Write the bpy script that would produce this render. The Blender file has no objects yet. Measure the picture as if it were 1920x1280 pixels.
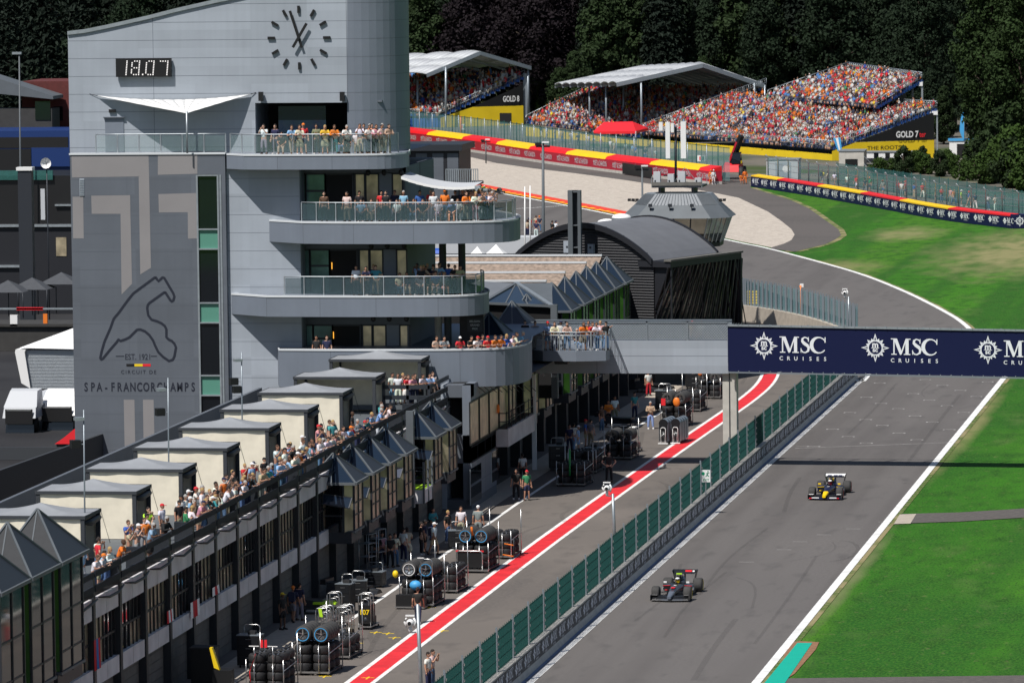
import bpy, bmesh, math, random
import numpy as np
from mathutils import Vector, Matrix
random.seed(7); rng = np.random.default_rng(7)
SC = bpy.context.scene
COL = SC.collection
R = math.radians
# ------------------------------------------------------------ camera, sky, sun, exposure
# world axes: X across the track (metres), Y along the pit straight, Z up; the track surface is z = 0
FPX, AZ, PITCH, ROLL = 10667.0, R(8.945), math.atan(835/10667.0), 0.012
CAM = Vector((39.2986, -418.1332, 35.5))
def _ax():
    f = Vector((0, math.cos(PITCH), -math.sin(PITCH))); r0 = Vector((1, 0, 0)); u0 = r0.cross(f)
    c, s = math.cos(ROLL), math.sin(ROLL)
    rz = Matrix.Rotation(AZ, 3, 'Z')
    return rz @ f, rz @ (c*r0 - s*u0), rz @ (s*r0 + c*u0)
FW, RT, UP = _ax()
cam = bpy.data.cameras.new('camera'); cam.lens = 200.0; cam.sensor_width = 36.0
cam.clip_start = 5; cam.clip_end = 6000
cam.dof.use_dof = True; cam.dof.focus_distance = 335; cam.dof.aperture_fstop = 3.2
co = bpy.data.objects.new('camera', cam); COL.objects.link(co)
m = Matrix.Identity(4)
for i in range(3):
    m[i][0] = RT[i]; m[i][1] = UP[i]; m[i][2] = -FW[i]; m[i][3] = CAM[i]
co.matrix_world = m; SC.camera = co
SUN_EL, SUN_PHI = R(57), R(28)
SD = Vector((-math.cos(SUN_EL)*math.sin(SUN_PHI), -math.cos(SUN_EL)*math.cos(SUN_PHI), math.sin(SUN_EL)))
W = bpy.data.worlds.new('World'); SC.world = W; W.use_nodes = True
nt = W.node_tree; sky = nt.nodes.new('ShaderNodeTexSky'); sky.sky_type = 'NISHITA'; sky.sun_disc = False
sky.sun_elevation = SUN_EL; sky.sun_rotation = math.atan2(SD.x, SD.y)
nt.links.new(sky.outputs[0], nt.nodes['Background'].inputs[0]); nt.nodes['Background'].inputs[1].default_value = 0.062
sl = bpy.data.lights.new('sun', 'SUN'); sl.energy = 4.9; sl.angle = R(0.5); sl.color = (1, 0.96, 0.9)
so = bpy.data.objects.new('sun', sl); COL.objects.link(so); so.rotation_euler = (-SD).to_track_quat('-Z', 'Y').to_euler()
SC.view_settings.view_transform = 'Standard'; SC.view_settings.look = 'None'
SC.view_settings.exposure = 0.0; SC.view_settings.gamma = 1
# ------------------------------------------------------------ surveying: photo point + one known plane -> world point
def _ray(px, py): return FW + RT*((px-960)/FPX) + UP*((640-py)/FPX)
def gz(px, py, z=0.0): d = _ray(px, py); return CAM + d*((z-CAM.z)/d.z)
def gy(px, py, Y): d = _ray(px, py); return CAM + d*((Y-CAM.y)/d.y)
def gx(px, py, X): d = _ray(px, py); return CAM + d*((X-CAM.x)/d.x)
def scl(p): return FPX/((Vector(p)-CAM).dot(FW))
# ------------------------------------------------------------ materials
MATS = {}
def mat(name, col=(.5, .5, .5), rough=.6, metal=0., var=.0, scale=2., spec=.5, kind=None, bump=0., emis=None, alpha=None, trans=0., streak=None, cell=None):
    if name in MATS: return MATS[name]
    m = bpy.data.materials.new(name); m.use_nodes = True; nt = m.node_tree; N = nt.nodes; L = nt.links
    b = N['Principled BSDF']; b.inputs['Roughness'].default_value = rough; b.inputs['Metallic'].default_value = metal
    b.inputs['Specular IOR Level'].default_value = spec
    src = None
    if kind == 'obj':
        oi = N.new('ShaderNodeObjectInfo'); src = oi.outputs['Color']
    elif kind == 'vcol':
        va = N.new('ShaderNodeVertexColor'); va.layer_name = 'Col'; src = va.outputs['Color']
    if var > 0:
        tc = N.new('ShaderNodeTexCoord'); nz = N.new('ShaderNodeTexNoise'); nz.inputs['Scale'].default_value = scale; nz.inputs['Detail'].default_value = 6
        if streak:
            mp = N.new('ShaderNodeMapping'); mp.inputs['Scale'].default_value = streak
            L.new(tc.outputs['Object'], mp.inputs[0]); L.new(mp.outputs[0], nz.inputs['Vector'])
        else: L.new(tc.outputs['Object'], nz.inputs['Vector'])
        mr = N.new('ShaderNodeMapRange'); mr.inputs[1].default_value = .3; mr.inputs[2].default_value = .7
        mr.inputs[3].default_value = 1-var; mr.inputs[4].default_value = 1+var
        L.new(nz.outputs[0], mr.inputs[0])
        mx = N.new('ShaderNodeVectorMath'); mx.operation = 'SCALE'
        if src: L.new(src, mx.inputs[0])
        else: mx.inputs[0].default_value = col[:3]
        L.new(mr.outputs[0], mx.inputs['Scale']); src = mx.outputs[0]
        if bump > 0:
            bp = N.new('ShaderNodeBump'); bp.inputs['Strength'].default_value = bump; L.new(nz.outputs[0], bp.inputs['Height']); L.new(bp.outputs[0], b.inputs['Normal'])
    if cell:   # tone shifts from cladding panel to panel, and faint rain streaks
        tc = N.new('ShaderNodeTexCoord'); sn = N.new('ShaderNodeVectorMath'); sn.operation = 'SNAP'; sn.inputs[1].default_value = cell; L.new(tc.outputs['Object'], sn.inputs[0])
        wn = N.new('ShaderNodeTexWhiteNoise'); L.new(sn.outputs[0], wn.inputs['Vector']); mp = N.new('ShaderNodeMapping'); mp.inputs['Scale'].default_value = (3.5, 3.5, .12); L.new(tc.outputs['Object'], mp.inputs[0])
        nz = N.new('ShaderNodeTexNoise'); nz.inputs['Scale'].default_value = 1; nz.inputs['Detail'].default_value = 5; L.new(mp.outputs[0], nz.inputs['Vector']); ad = N.new('ShaderNodeMath'); ad.operation = 'ADD'; L.new(wn.outputs[0], ad.inputs[0]); L.new(nz.outputs[0], ad.inputs[1])
        mr = N.new('ShaderNodeMapRange'); mr.inputs[1].default_value = .2; mr.inputs[2].default_value = 1.8; mr.inputs[3].default_value = .88; mr.inputs[4].default_value = 1.1; L.new(ad.outputs[0], mr.inputs[0]); mx = N.new('ShaderNodeVectorMath'); mx.operation = 'SCALE'; L.new(src, mx.inputs[0]); L.new(mr.outputs[0], mx.inputs['Scale']); src = mx.outputs[0]
    if src: L.new(src, b.inputs['Base Color'])
    else: b.inputs['Base Color'].default_value = (*col[:3], 1)
    if emis: b.inputs['Emission Color'].default_value = (*emis[:3], 1); b.inputs['Emission Strength'].default_value = emis[3]
    if alpha is not None: b.inputs['Alpha'].default_value = alpha
    if trans: b.inputs['Transmission Weight'].default_value = trans
    MATS[name] = m; return m
mat('steel_dark', (.035, .04, .05), .5, .3); mat('steel_black', (.012, .013, .018), .55); mat('steel_grey', (.28, .32, .36), .4, .5)
mat('galv', (.38, .42, .45), .45, .6, .12, 3); mat('white_paint', (.8, .8, .8), .5); mat('silver', (.55, .55, .55), .3, .9)
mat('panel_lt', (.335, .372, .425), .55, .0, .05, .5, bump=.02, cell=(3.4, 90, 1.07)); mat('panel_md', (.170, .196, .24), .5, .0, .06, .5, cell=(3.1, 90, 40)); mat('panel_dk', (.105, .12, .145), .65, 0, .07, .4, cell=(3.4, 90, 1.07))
mat('taupe', (.245, .235, .24), .7, 0, .05, .5); mat('navy_line', (.012, .016, .03), .6)
mat('seam', (.10, .115, .14), .7); mat('edge_white', (.6, .63, .66), .5)
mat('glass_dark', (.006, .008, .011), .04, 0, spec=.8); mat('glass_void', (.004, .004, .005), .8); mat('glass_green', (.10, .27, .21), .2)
mat('glass_blue', (.012, .022, .04), .12, 0, spec=.5); mat('glass_tan', (.62, .52, .36), .28, .6, .35, 1.2); mat('glass_mirror', (.6, .6, .6), .03, 1.0)
mat('concrete', (.34, .33, .31), .85, 0, .15, 1.5); mat('concrete_lt', (.5, .48, .44), .85, 0, .12, 1.5); mat('concrete_block', (.13, .125, .115), .85, 0, .15, 2.)
mat('spandrel', (.60, .58, .60), .7, 0, .15, .9); mat('tent_cream', (.76, .70, .57), .8, 0, .09, 1.3); mat('tent_grey', (.06, .065, .075), .8, 0, .08, 3); mat('tent_trim', (.035, .04, .048), .7)  # tent_grey lowered to imitate the dim left view edge
mat('tent_roof', (.26, .275, .30), .7, 0, .06, 2)
mat('white_canvas', (.82, .82, .82), .7); mat('canvas_grey', (.5, .52, .55), .7); mat('red', (.75, .02, .03), .5); mat('red_dark', (.4, .015, .03), .5); mat('yellow', (.85, .6, .01), .5)
mat('orange', (.8, .2, .02), .5); mat('green', (.02, .3, .08), .5); mat('lime', (.45, .75, .03), .5); mat('blue', (.02, .1, .5), .5); mat('sky_blue', (.06, .35, .7), .5)
mat('navy', (.006, .010, .050), .6, spec=.2); mat('black', (.008, .008, .009), .5); mat('rubber', (.018, .018, .02), .7, 0, .2, 6); mat('tyre_worn', (.045, .044, .044), .8, 0, .25, 5)
mat('carbon', (.014, .015, .018), .35); mat('chrome', (.7, .7, .7), .15, 1.)
mat('cloth', kind='obj', rough=.85, var=.06, scale=6); mat('skin', kind='obj', rough=.6); mat('paint', kind='obj', rough=.3)
mat('eye', (.01, .008, .006), .3); mat('mouth', (.3, .09, .08), .6); mat('crowd', kind='vcol', rough=.85)
mat('gravel_roof', (.26, .20, .16), .9, 0, .35, 4, bump=.3); mat('roof_seam', (.19, .205, .225), .5, .2, .08, 1)
mat('louver', (.035, .035, .038), .6); mat('barrel', (.16, .165, .18), .55, .1, .08, .8); mat('slate', (.11, .125, .14), .6, .1, .08, 1)
mat('mesh_green', (.03, .15, .135), .7, 0, .15, 2, alpha=.62); mat('mesh_teal', (.15, .31, .34), .6, alpha=.5); mat('mesh_thin', (.10, .26, .27), .6, alpha=.30); mat('mesh_grey', (.28, .32, .36), .5, alpha=.6); mat('net_black', (.01, .01, .012), .8, alpha=.85)
mat('glass_rail', (.30, .42, .42), .05, 0, alpha=.14, spec=.8); mat('glass_rail_dk', (.07, .11, .13), .08, 0, alpha=.45, spec=.8)
mat('bark', (.06, .045, .035), .9, 0, .3, 4)
# ------------------------------------------------------------ mesh collector
OFF = {}
class MB:
    def __init__(s): s.v = []; s.f = []; s.mi = []; s.ms = []; s.sm = []
    def mid(s, n):
        if n not in s.ms: s.ms.append(n)
        return s.ms.index(n)
    def add(s, vs, fs, mt, smooth=False):
        o = len(s.v); s.v += [tuple(p) for p in vs]; k = s.mid(mt)
        for f in fs: s.f.append(tuple(i+o for i in f)); s.mi.append(k); s.sm.append(smooth)
    def face(s, pts, mt): s.add(pts, [tuple(range(len(pts)))], mt)
    def box(s, x0, x1, y0, y1, z0, z1, mt):
        s.add([(x0,y0,z0),(x1,y0,z0),(x1,y1,z0),(x0,y1,z0),(x0,y0,z1),(x1,y0,z1),(x1,y1,z1),(x0,y1,z1)],
              [(0,3,2,1),(4,5,6,7),(0,1,5,4),(1,2,6,5),(2,3,7,6),(3,0,4,7)], mt)
    def cbox(s, c, sx, sy, sz, mt, rz=0.):
        c_, s_ = math.cos(rz), math.sin(rz); vs = []
        for dz in (-.5, .5):
            for dx, dy in ((-.5,-.5),(.5,-.5),(.5,.5),(-.5,.5)):
                x, y = dx*sx, dy*sy; vs.append((c[0]+x*c_-y*s_, c[1]+x*s_+y*c_, c[2]+dz*sz))
        s.add(vs, [(0,3,2,1),(4,5,6,7),(0,1,5,4),(1,2,6,5),(2,3,7,6),(3,0,4,7)], mt)
    def hexa(s, b, t, mt):   # 4 bottom, 4 top points
        s.add(list(b)+list(t), [(0,3,2,1),(4,5,6,7),(0,1,5,4),(1,2,6,5),(2,3,7,6),(3,0,4,7)], mt)
    def prism(s, pts, ext, mt, mt_cap=None):
        n = len(pts); e = Vector(ext); a = [Vector(p) for p in pts]; b = [p+e for p in a]
        s.add(a+b, [(i, (i+1) % n, (i+1) % n+n, i+n) for i in range(n)], mt)
        s.add(a, [tuple(range(n))[::-1]], mt_cap or mt); s.add(b, [tuple(range(n))], mt_cap or mt)
    def tube(s, pts, r, mt, n=6, smooth=True):
        P = [Vector(p) for p in pts]; rs = r if isinstance(r, (list, tuple)) else [r]*len(P); vs = []; fs = []
        up = Vector((0, 0, 1))
        for i, p in enumerate(P):
            d = (P[min(i+1, len(P)-1)]-P[max(i-1, 0)]).normalized()
            a = d.cross(up if abs(d.z) < .95 else Vector((1, 0, 0))).normalized(); b = d.cross(a)
            for k in range(n):
                t = 2*math.pi*k/n; vs.append(p+(a*math.cos(t)+b*math.sin(t))*rs[i])
        for i in range(len(P)-1):
            for k in range(n): fs.append((i*n+k, i*n+(k+1) % n, (i+1)*n+(k+1) % n, (i+1)*n+k))
        fs.append(tuple(range(n))[::-1]); fs.append(tuple((len(P)-1)*n+k for k in range(n)))
        s.add(vs, fs, mt, smooth)
    def bar(s, p0, p1, w, h, mt):   # rectangular bar, w across, h vertical-ish
        p0, p1 = Vector(p0), Vector(p1); d = (p1-p0).normalized()
        a = d.cross(Vector((0, 0, 1)) if abs(d.z) < .95 else Vector((0, 1, 0))).normalized()*w/2; b = a.cross(d).normalized()*h/2
        s.hexa([p0-a-b, p0+a-b, p1+a-b, p1-a-b], [p0-a+b, p0+a+b, p1+a+b, p1-a+b], mt)
    def lathe(s, prof, c, mt, axis='z', n=16, smooth=True):
        vs = []; fs = []
        for r, h in prof:
            for k in range(n):
                t = 2*math.pi*k/n; x, y = r*math.cos(t), r*math.sin(t)
                vs.append({'z': (c[0]+x, c[1]+y, c[2]+h), 'x': (c[0]+h, c[1]+x, c[2]+y), 'y': (c[0]+y, c[1]+h, c[2]+x)}[axis])
        for i in range(len(prof)-1):
            for k in range(n): fs.append((i*n+k, i*n+(k+1) % n, (i+1)*n+(k+1) % n, (i+1)*n+k))
        s.add(vs, fs, mt, smooth)
    def ball(s, c, rx, ry, rz, mt, n=8, m=6, z0=-1., z1=1.):
        prof = []
        vs = []; fs = []
        for i in range(m+1):
            a = math.asin(z0)+(math.asin(z1)-math.asin(z0))*i/m
            for k in range(n):
                t = 2*math.pi*k/n; vs.append((c[0]+rx*math.cos(a)*math.cos(t), c[1]+ry*math.cos(a)*math.sin(t), c[2]+rz*math.sin(a)))
        for i in range(m):
            for k in range(n): fs.append((i*n+k, i*n+(k+1) % n, (i+1)*n+(k+1) % n, (i+1)*n+k))
        s.add(vs, fs, mt, True)
    def ribbon(s, pts, ws, o, xd, yd, mt):   # flat stroke of varying width in plane (o, xd, yd)
        n = len(pts); L_ = []
        ws = ws if isinstance(ws, (list, tuple)) else [ws]*n
        for i in range(n):
            a = Vector(pts[max(i-1, 0)]); b = Vector(pts[min(i+1, n-1)]); d = (b-a); d = d/max(d.length, 1e-9); nn = Vector((-d.y, d.x))
            p = Vector(pts[i]); L_.append((p+nn*ws[i]/2, p-nn*ws[i]/2))
        vs = [o+xd*q.x+yd*q.y for pr in L_ for q in pr]
        s.add(vs, [(2*i, 2*i+1, 2*i+3, 2*i+2) for i in range(n-1)], mt)
    def poly2(s, pts, o, xd, yd, mt): s.face([o+xd*p[0]+yd*p[1] for p in pts], mt)
    def obj(s, name, parent=None, local=False, props=None, origin=None):
        me = bpy.data.meshes.new(name); off = Vector((0, 0, 0))
        if parent is not None and not local: off = OFF.get(parent.name, Vector((0, 0, 0)))
        if origin is not None: off = Vector(origin)
        V_ = np.array(s.v, dtype=np.float64).reshape(-1, 3) - np.array(off)
        me.from_pydata(V_.tolist(), [], s.f)
        for n in s.ms: me.materials.append(MATS[n])
        me.polygons.foreach_set('material_index', s.mi); me.polygons.foreach_set('use_smooth', s.sm); me.update()
        o = bpy.data.objects.new(name, me); COL.objects.link(o)
        if parent is not None:
            o.parent = parent; OFF[o.name] = OFF.get(parent.name, Vector((0, 0, 0))) if not local else Vector((0, 0, 0))
            if origin is not None:
                o.location = Vector(origin)-OFF.get(parent.name, Vector((0, 0, 0))); OFF[o.name] = Vector(origin)
        elif origin is not None: o.location = off; OFF[o.name] = off
        return o
def tag(o, label=None, cat=None, group=None, kind=None):
    if label: o['label'] = label
    if cat: o['category'] = cat
    if group: o['group'] = group
    if kind: o['kind'] = kind
    return o
def thing(name, label, cat, loc=(0, 0, 0), group=None, rz=0.):
    o = bpy.data.objects.new(name, None); COL.objects.link(o); o.location = loc; o.rotation_euler = (0, 0, rz); o.empty_display_size = .3
    OFF[o.name] = Vector(loc) if rz == 0 else Vector((0, 0, 0)); return tag(o, label, cat, group)
def copy_tree(o, parent=None):
    c = o.copy(); COL.objects.link(c)
    if parent: c.parent = parent
    for ch in o.children: copy_tree(ch, c)
    return c
_fc = {}
def text(mb, s, size, o, xd, yd, mt, align='LEFT', bold=0., sx=1., sp=1.):
    key = (s, align, bold, sp)
    if key not in _fc:
        cu = bpy.data.curves.new('t', 'FONT'); cu.body = s; cu.size = 1; cu.align_x = align; cu.offset = bold; cu.resolution_u = 3; cu.space_character = sp
        ob = bpy.data.objects.new('t', cu); COL.objects.link(ob); bpy.context.view_layer.update()
        me = bpy.data.meshes.new_from_object(ob.evaluated_get(bpy.context.evaluated_depsgraph_get()))
        _fc[key] = ([v.co.copy() for v in me.vertices], [tuple(p.vertices) for p in me.polygons])
        bpy.data.objects.remove(ob); bpy.data.curves.remove(cu); bpy.data.meshes.remove(me)
    vs, fs = _fc[key]
    mb.add([o+xd*(v.x*size*sx)+yd*(v.y*size) for v in vs], fs, mt)
X1, Y1, Z1 = Vector((1, 0, 0)), Vector((0, 1, 0)), Vector((0, 0, 1))
def msc(mb, o, xd, yd, h, mt, bg, full=True):
    # star with a ring and the letters M S C with CRUISES under them; o = left end at letter foot; h = letter height
    nrm = xd.cross(yd).normalized()*.004*max(h, .3)
    c = o+xd*(.78*h)+yd*(.40*h)
    for k in range(16 if full else 8):
        a = 2*math.pi*k/(16 if full else 8); L_ = (.88 if k % 4 == 0 else .70 if k % 2 == 0 else .62)*h; b = .16*h if full else .2*h
        u = xd*math.cos(a)+yd*math.sin(a); w = yd*math.cos(a)-xd*math.sin(a)
        mb.face([c+u*(.36*h)-w*b, c+u*L_, c+u*(.36*h)+w*b], mt)
        if full: mb.face([c+u*(.36*h)-w*b*.5+nrm, c+u*(L_-.17*h)+nrm, c+u*(.36*h)+w*b*.5+nrm], bg)
    def disc(r, k, mm): mb.face([c+nrm*k+xd*(r*math.cos(t))+yd*(r*math.sin(t)) for t in np.linspace(0, 2*math.pi, 25)[:-1]], mm)
    if full: disc(.47*h, 2, mt); disc(.40*h, 3, bg)
    else: disc(.36*h, 2, mt); disc(.14*h, 3, bg)
    if full:
        text(mb, 'm', .52*h, c+nrm*4+yd*(.03*h), xd, yd, mt, 'CENTER', .03); text(mb, 'sc', .40*h, c+nrm*4-yd*(.25*h), xd, yd, mt, 'CENTER', .03)
        mb.ribbon([(-.25*h, 0), (.25*h, 0)], .03*h, c+nrm*4-yd*(.005*h), xd, yd, mt)
    p = o+xd*(1.75*h)
    def q(pts, k=0): mb.poly2([(a*h, b*h) for a, b in pts], p+nrm*k, xd, yd, mt)
    q([(.15,.05),(.23,.05),(.23,.95),(.15,.95)]); q([(.02,0),(.36,0),(.36,.06),(.02,.06)], 1); q([(.0,.94),(.25,.94),(.25,1),(.0,1)], 1)
    q([(.15,1),(.38,1),(.70,.12),(.62,.0),(.56,0)], 2); q([(.60,.10),(.66,.02),(1.0,1),(.92,1)], 3)
    q([(.90,.05),(1.10,.05),(1.10,.95),(.90,.95)], 4); q([(.80,0),(1.2,0),(1.2,.06),(.80,.06)], 5); q([(.95,.94),(1.22,.94),(1.22,1),(.95,1)], 5)
    S = [(.52,.80),(.42,.93),(.27,.97),(.13,.88),(.12,.73),(.24,.60),(.42,.48),(.52,.34),(.48,.13),(.30,.03),(.14,.06),(.04,.22)]
    mb.ribbon([((a+1.30)*h, b*h) for a, b in S], [w*h for w in (.05,.08,.08,.13,.17,.20,.20,.17,.13,.08,.08,.05)], p+nrm, xd, yd, mt)
    q([(1.77,.70),(1.83,.70),(1.83,.99),(1.79,.99)], 2); q([(1.32,.02),(1.36,.02),(1.36,.30),(1.31,.30)], 2)
    cc = []; cw = []
    for t in np.linspace(R(38), R(322), 15):
        cc.append(((2.45+.46*math.cos(t))*h, (.5+.48*math.sin(t))*h)); cw.append((.07+.16*max(0, -math.cos(t)))*h)
    mb.ribbon(cc, cw, p+nrm, xd, yd, mt); q([(2.80,.66),(2.87,.66),(2.87,1.0),(2.82,1.0)], 2)
    if full:
        for i, ch in enumerate('CRUISES'): text(mb, ch, .34*h, p+xd*((.10+i*.455)*h)-yd*(.46*h), xd, yd, mt, 'CENTER', .012)
    else: text(mb, 'CRUISES', .30*h, p+xd*(0*h)-yd*(.38*h), xd, yd, mt, 'LEFT', .0, 1.6)
# ------------------------------------------------------------ ground, track, gravel
def noise_mix(name, layers, rough=.9, bump=0., spots=()):
    """layers: list of (colour, scale vector, lo, hi, detail); each later colour is mixed over the earlier by its own noise"""
    m = bpy.data.materials.new(name); m.use_nodes = True; nt = m.node_tree; N = nt.nodes; L = nt.links; b = N['Principled BSDF']; b.inputs['Roughness'].default_value = rough
    b.inputs['Specular IOR Level'].default_value = .2
    tc = N.new('ShaderNodeTexCoord'); prev = None
    for i, (c, sc_, lo, hi, det) in enumerate(layers):
        if prev is None:
            r = N.new('ShaderNodeRGB'); r.outputs[0].default_value = (*c, 1); prev = r.outputs[0]; continue
        mp = N.new('ShaderNodeMapping'); mp.inputs['Scale'].default_value = sc_; mp.inputs['Location'].default_value = (i*13.7, i*5.1, 0)
        nz = N.new('ShaderNodeTexNoise'); nz.inputs['Scale'].default_value = 1; nz.inputs['Detail'].default_value = det
        L.new(tc.outputs['Object'], mp.inputs[0]); L.new(mp.outputs[0], nz.inputs['Vector'])
        mr = N.new('ShaderNodeMapRange'); mr.inputs[1].default_value = lo; mr.inputs[2].default_value = hi; L.new(nz.outputs[0], mr.inputs[0])
        mx = N.new('ShaderNodeMix'); mx.data_type = 'RGBA'; L.new(mr.outputs[0], mx.inputs[0]); L.new(prev, mx.inputs[6]); mx.inputs[7].default_value = (*c, 1); prev = mx.outputs[2]
        last = nz
    for c, ctr, sc_ in spots:   # dry areas of the lawn, each a soft ellipse broken up by noise
        mp = N.new('ShaderNodeMapping'); mp.inputs['Scale'].default_value = sc_; mp.inputs['Location'].default_value = [-a*k for a, k in zip(ctr, sc_)]; gr = N.new('ShaderNodeTexGradient'); gr.gradient_type = 'SPHERICAL'
        L.new(tc.outputs['Object'], mp.inputs[0]); L.new(mp.outputs[0], gr.inputs[0]); m2 = N.new('ShaderNodeMapping'); m2.inputs['Scale'].default_value = (.55, .16, 1); n2 = N.new('ShaderNodeTexNoise'); n2.inputs['Scale'].default_value = 1; n2.inputs['Detail'].default_value = 9
        L.new(tc.outputs['Object'], m2.inputs[0]); L.new(m2.outputs[0], n2.inputs['Vector']); ml = N.new('ShaderNodeMath'); ml.operation = 'MULTIPLY'; L.new(gr.outputs[1], ml.inputs[0]); L.new(n2.outputs[0], ml.inputs[1])
        mr = N.new('ShaderNodeMapRange'); mr.inputs[1].default_value = .10; mr.inputs[2].default_value = .46; mr.inputs[4].default_value = .75; L.new(ml.outputs[0], mr.inputs[0]); mx = N.new('ShaderNodeMix'); mx.data_type = 'RGBA'
        L.new(mr.outputs[0], mx.inputs[0]); L.new(prev, mx.inputs[6]); mx.inputs[7].default_value = (*c, 1); prev = mx.outputs[2]
    L.new(prev, b.inputs['Base Color'])
    if bump: bp = N.new('ShaderNodeBump'); bp.inputs['Strength'].default_value = bump; L.new(last.outputs[0], bp.inputs['Height']); L.new(bp.outputs[0], b.inputs['Normal'])
    MATS[name] = m
noise_mix('grass', [((.034, .165, .006), 0, 0, 0, 0), ((.016, .095, .008), (.055, .016, .1), .44, .58, 4), ((.056, .205, .008), (.05, .02, .1), .5, .64, 4),
                    ((.020, .100, .008), (.17, .004, .1), .50, .56, 1), ((.060, .185, .009), (.13, .005, .1), .54, .62, 1), ((.10, .145, .045), (.30, .09, .5), .56, .78, 7), ((.015, .068, .006), (.9, .30, 2), .46, .70, 7), ((.14, .155, .06), (2.2, .8, 1), .60, .82, 6), ((.042, .14, .012), (7, 3, 3), .42, .66, 3), ((.010, .045, .005), (9, 4, 3), .52, .72, 3)], .95, .25,
          spots=[((.30, .26, .13), (2, 142, 0), (.075, .017, 1)), ((.25, .23, .11), (-12, 172, 0), (.16, .05, 1)), ((.24, .22, .10), (-14, 118, 0), (.14, .05, 1)), ((.28, .25, .13), (17, 40, 0), (.11, .02, 1)), ((.24, .22, .10), (10.9, -40, 0), (.8, .02, 1)), ((.17, .18, .08), (23, -135, 0), (.5, .035, 1)), ((.18, .19, .09), (11.0, -125, 0), (1.3, .03, 1))])
noise_mix('asphalt', [((.135, .126, .123), 0, 0, 0, 0), ((.102, .094, .092), (.45, .010, .1), .46, .66, 3), ((.160, .149, .143), (.06, .03, .1), .45, .7, 4), ((.125, .116, .112), (6, 6, 6), .4, .7, 4), ((.10, .094, .092), (.9, .25, .3), .55, .75, 6)], .8)
noise_mix('asphalt_pit', [((.155, .138, .124), 0, 0, 0, 0), ((.108, .098, .092), (.3, .05, .1), .45, .68, 4), ((.185, .163, .146), (.1, .1, .1), .5, .7, 4), ((.155, .138, .127), (5, 5, 5), .4, .7, 4), ((.12, .108, .10), (.8, .4, .3), .55, .72, 6)], .85)
noise_mix('asphalt_dark', [((.035, .035, .038), 0, 0, 0, 0), ((.022, .022, .025), (.1, .1, .1), .4, .7, 4)], .85)  # paddock asphalt darkened to stand for the dim left view edge
noise_mix('asphalt_service', [((.115, .104, .10), 0, 0, 0, 0), ((.09, .083, .08), (.05, .1, .1), .4, .7, 4), ((.13, .118, .11), (3, 3, 3), .45, .7, 3)], .85)
noise_mix('gravel', [((.50, .445, .385), 0, 0, 0, 0), ((.40, .35, .305), (.7, 1.2, 1), .45, .62, 5), ((.58, .53, .47), (1.8, 2.8, 1), .5, .66, 4), ((.33, .29, .25), (4, 5, 4), .55, .7, 4)], .95, .3)
noise_mix('dry_verge', [((.27, .23, .12), 0, 0, 0, 0), ((.08, .13, .03), (.35, .2, .6), .40, .56, 6), ((.33, .28, .17), (2, 2, 2), .5, .8, 4)], .95)
mat('line_white', (.78, .78, .77), .7, 0, .16, 1.2); mat('line_worn', (.27, .26, .255), .8, 0, .3, 2); mat('stripe_red', (.70, .024, .032), .6, 0, .16, .9)
mat('paint_green', (.0, .42, .30), .5, 0, .05, 2); mat('skid', (.045, .042, .043), .8, alpha=.11); mat('wall_shade_blue', (.16, .22, .36), .7, 0, .25, 2); mat('earth', (.25, .13, .07), .95, 0, .2, 3)
mat('slab', (.42, .37, .31), .85, 0, .12, 2)
noise_mix('forest_floor', [((.02, .022, .012), 0, 0, 0, 0), ((.035, .045, .015), (.2, .2, .2), .45, .7, 4)], .95)
noise_mix('dirt', [((.16, .145, .12), 0, 0, 0, 0), ((.10, .10, .085), (.1, .1, .1), .45, .6, 4), ((.06, .085, .03), (.06, .05, .1), .52, .62, 4)], .95)
def sheet(name, pts, z, mt, kind='structure'):
    b = MB(); b.face([(p[0], p[1], z) for p in pts], mt); o = b.obj(name); tag(o, kind=kind); return o
def offs(pts, d):
    P = [Vector((p[0], p[1])) for p in pts]; out = []
    for i, p in enumerate(P):
        t = (P[min(i+1, len(P)-1)]-P[max(i-1, 0)]).normalized(); out.append(p+Vector((t.y, -t.x))*d)
    return out
def strip(mb, pts, d0, d1, z, mt):
    a, b = offs(pts, d0), offs(pts, d1)
    for i in range(len(pts)-1): mb.face([(a[i].x, a[i].y, z), (b[i].x, b[i].y, z), (b[i+1].x, b[i+1].y, z), (a[i+1].x, a[i+1].y, z)], mt)
def smooth(pts, k=2):
    P = [Vector((p[0], p[1])) for p in pts]
    for _ in range(k):
        Q = [P[0]]
        for a, b in zip(P, P[1:]): Q += [a*.75+b*.25, a*.25+b*.75]
        P = Q+[P[-1]]
    return P
sheet('ground', [(-2500, -900), (2500, -900), (2500, 3500), (-2500, 3500)], -.03, 'grass')
g = lambda *l: [gz(x, y) for x, y in l]
edgeR = [Vector((10.6, -260)), Vector((10.6, -60)), Vector((10.6, -2))]+[Vector((p.x, p.y)) for p in g((1850, 648), (1815, 606), (1765, 577), (1700, 545), (1620, 513), (1530, 488), (1440, 464), (1390, 455), (1165, 405), (1050, 382), (945, 363), (870, 348), (760, 326), (600, 300))]
edgeR = edgeR[:2]+smooth(edgeR[2:], 2)
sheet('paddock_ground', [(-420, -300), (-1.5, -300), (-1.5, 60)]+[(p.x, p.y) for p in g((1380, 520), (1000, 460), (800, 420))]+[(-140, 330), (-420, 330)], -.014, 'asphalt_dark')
sheet('track', [(-1.4, -260)]+[(p.x, p.y) for p in edgeR]+[(p.x, p.y) for p in g((400, 330), (760, 400), (1000, 470), (1300, 515), (1385, 517), (1441, 545), (1520, 575), (1603, 605), (1604, 690))]+[(-1.4, -6)], 0, 'asphalt')
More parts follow.
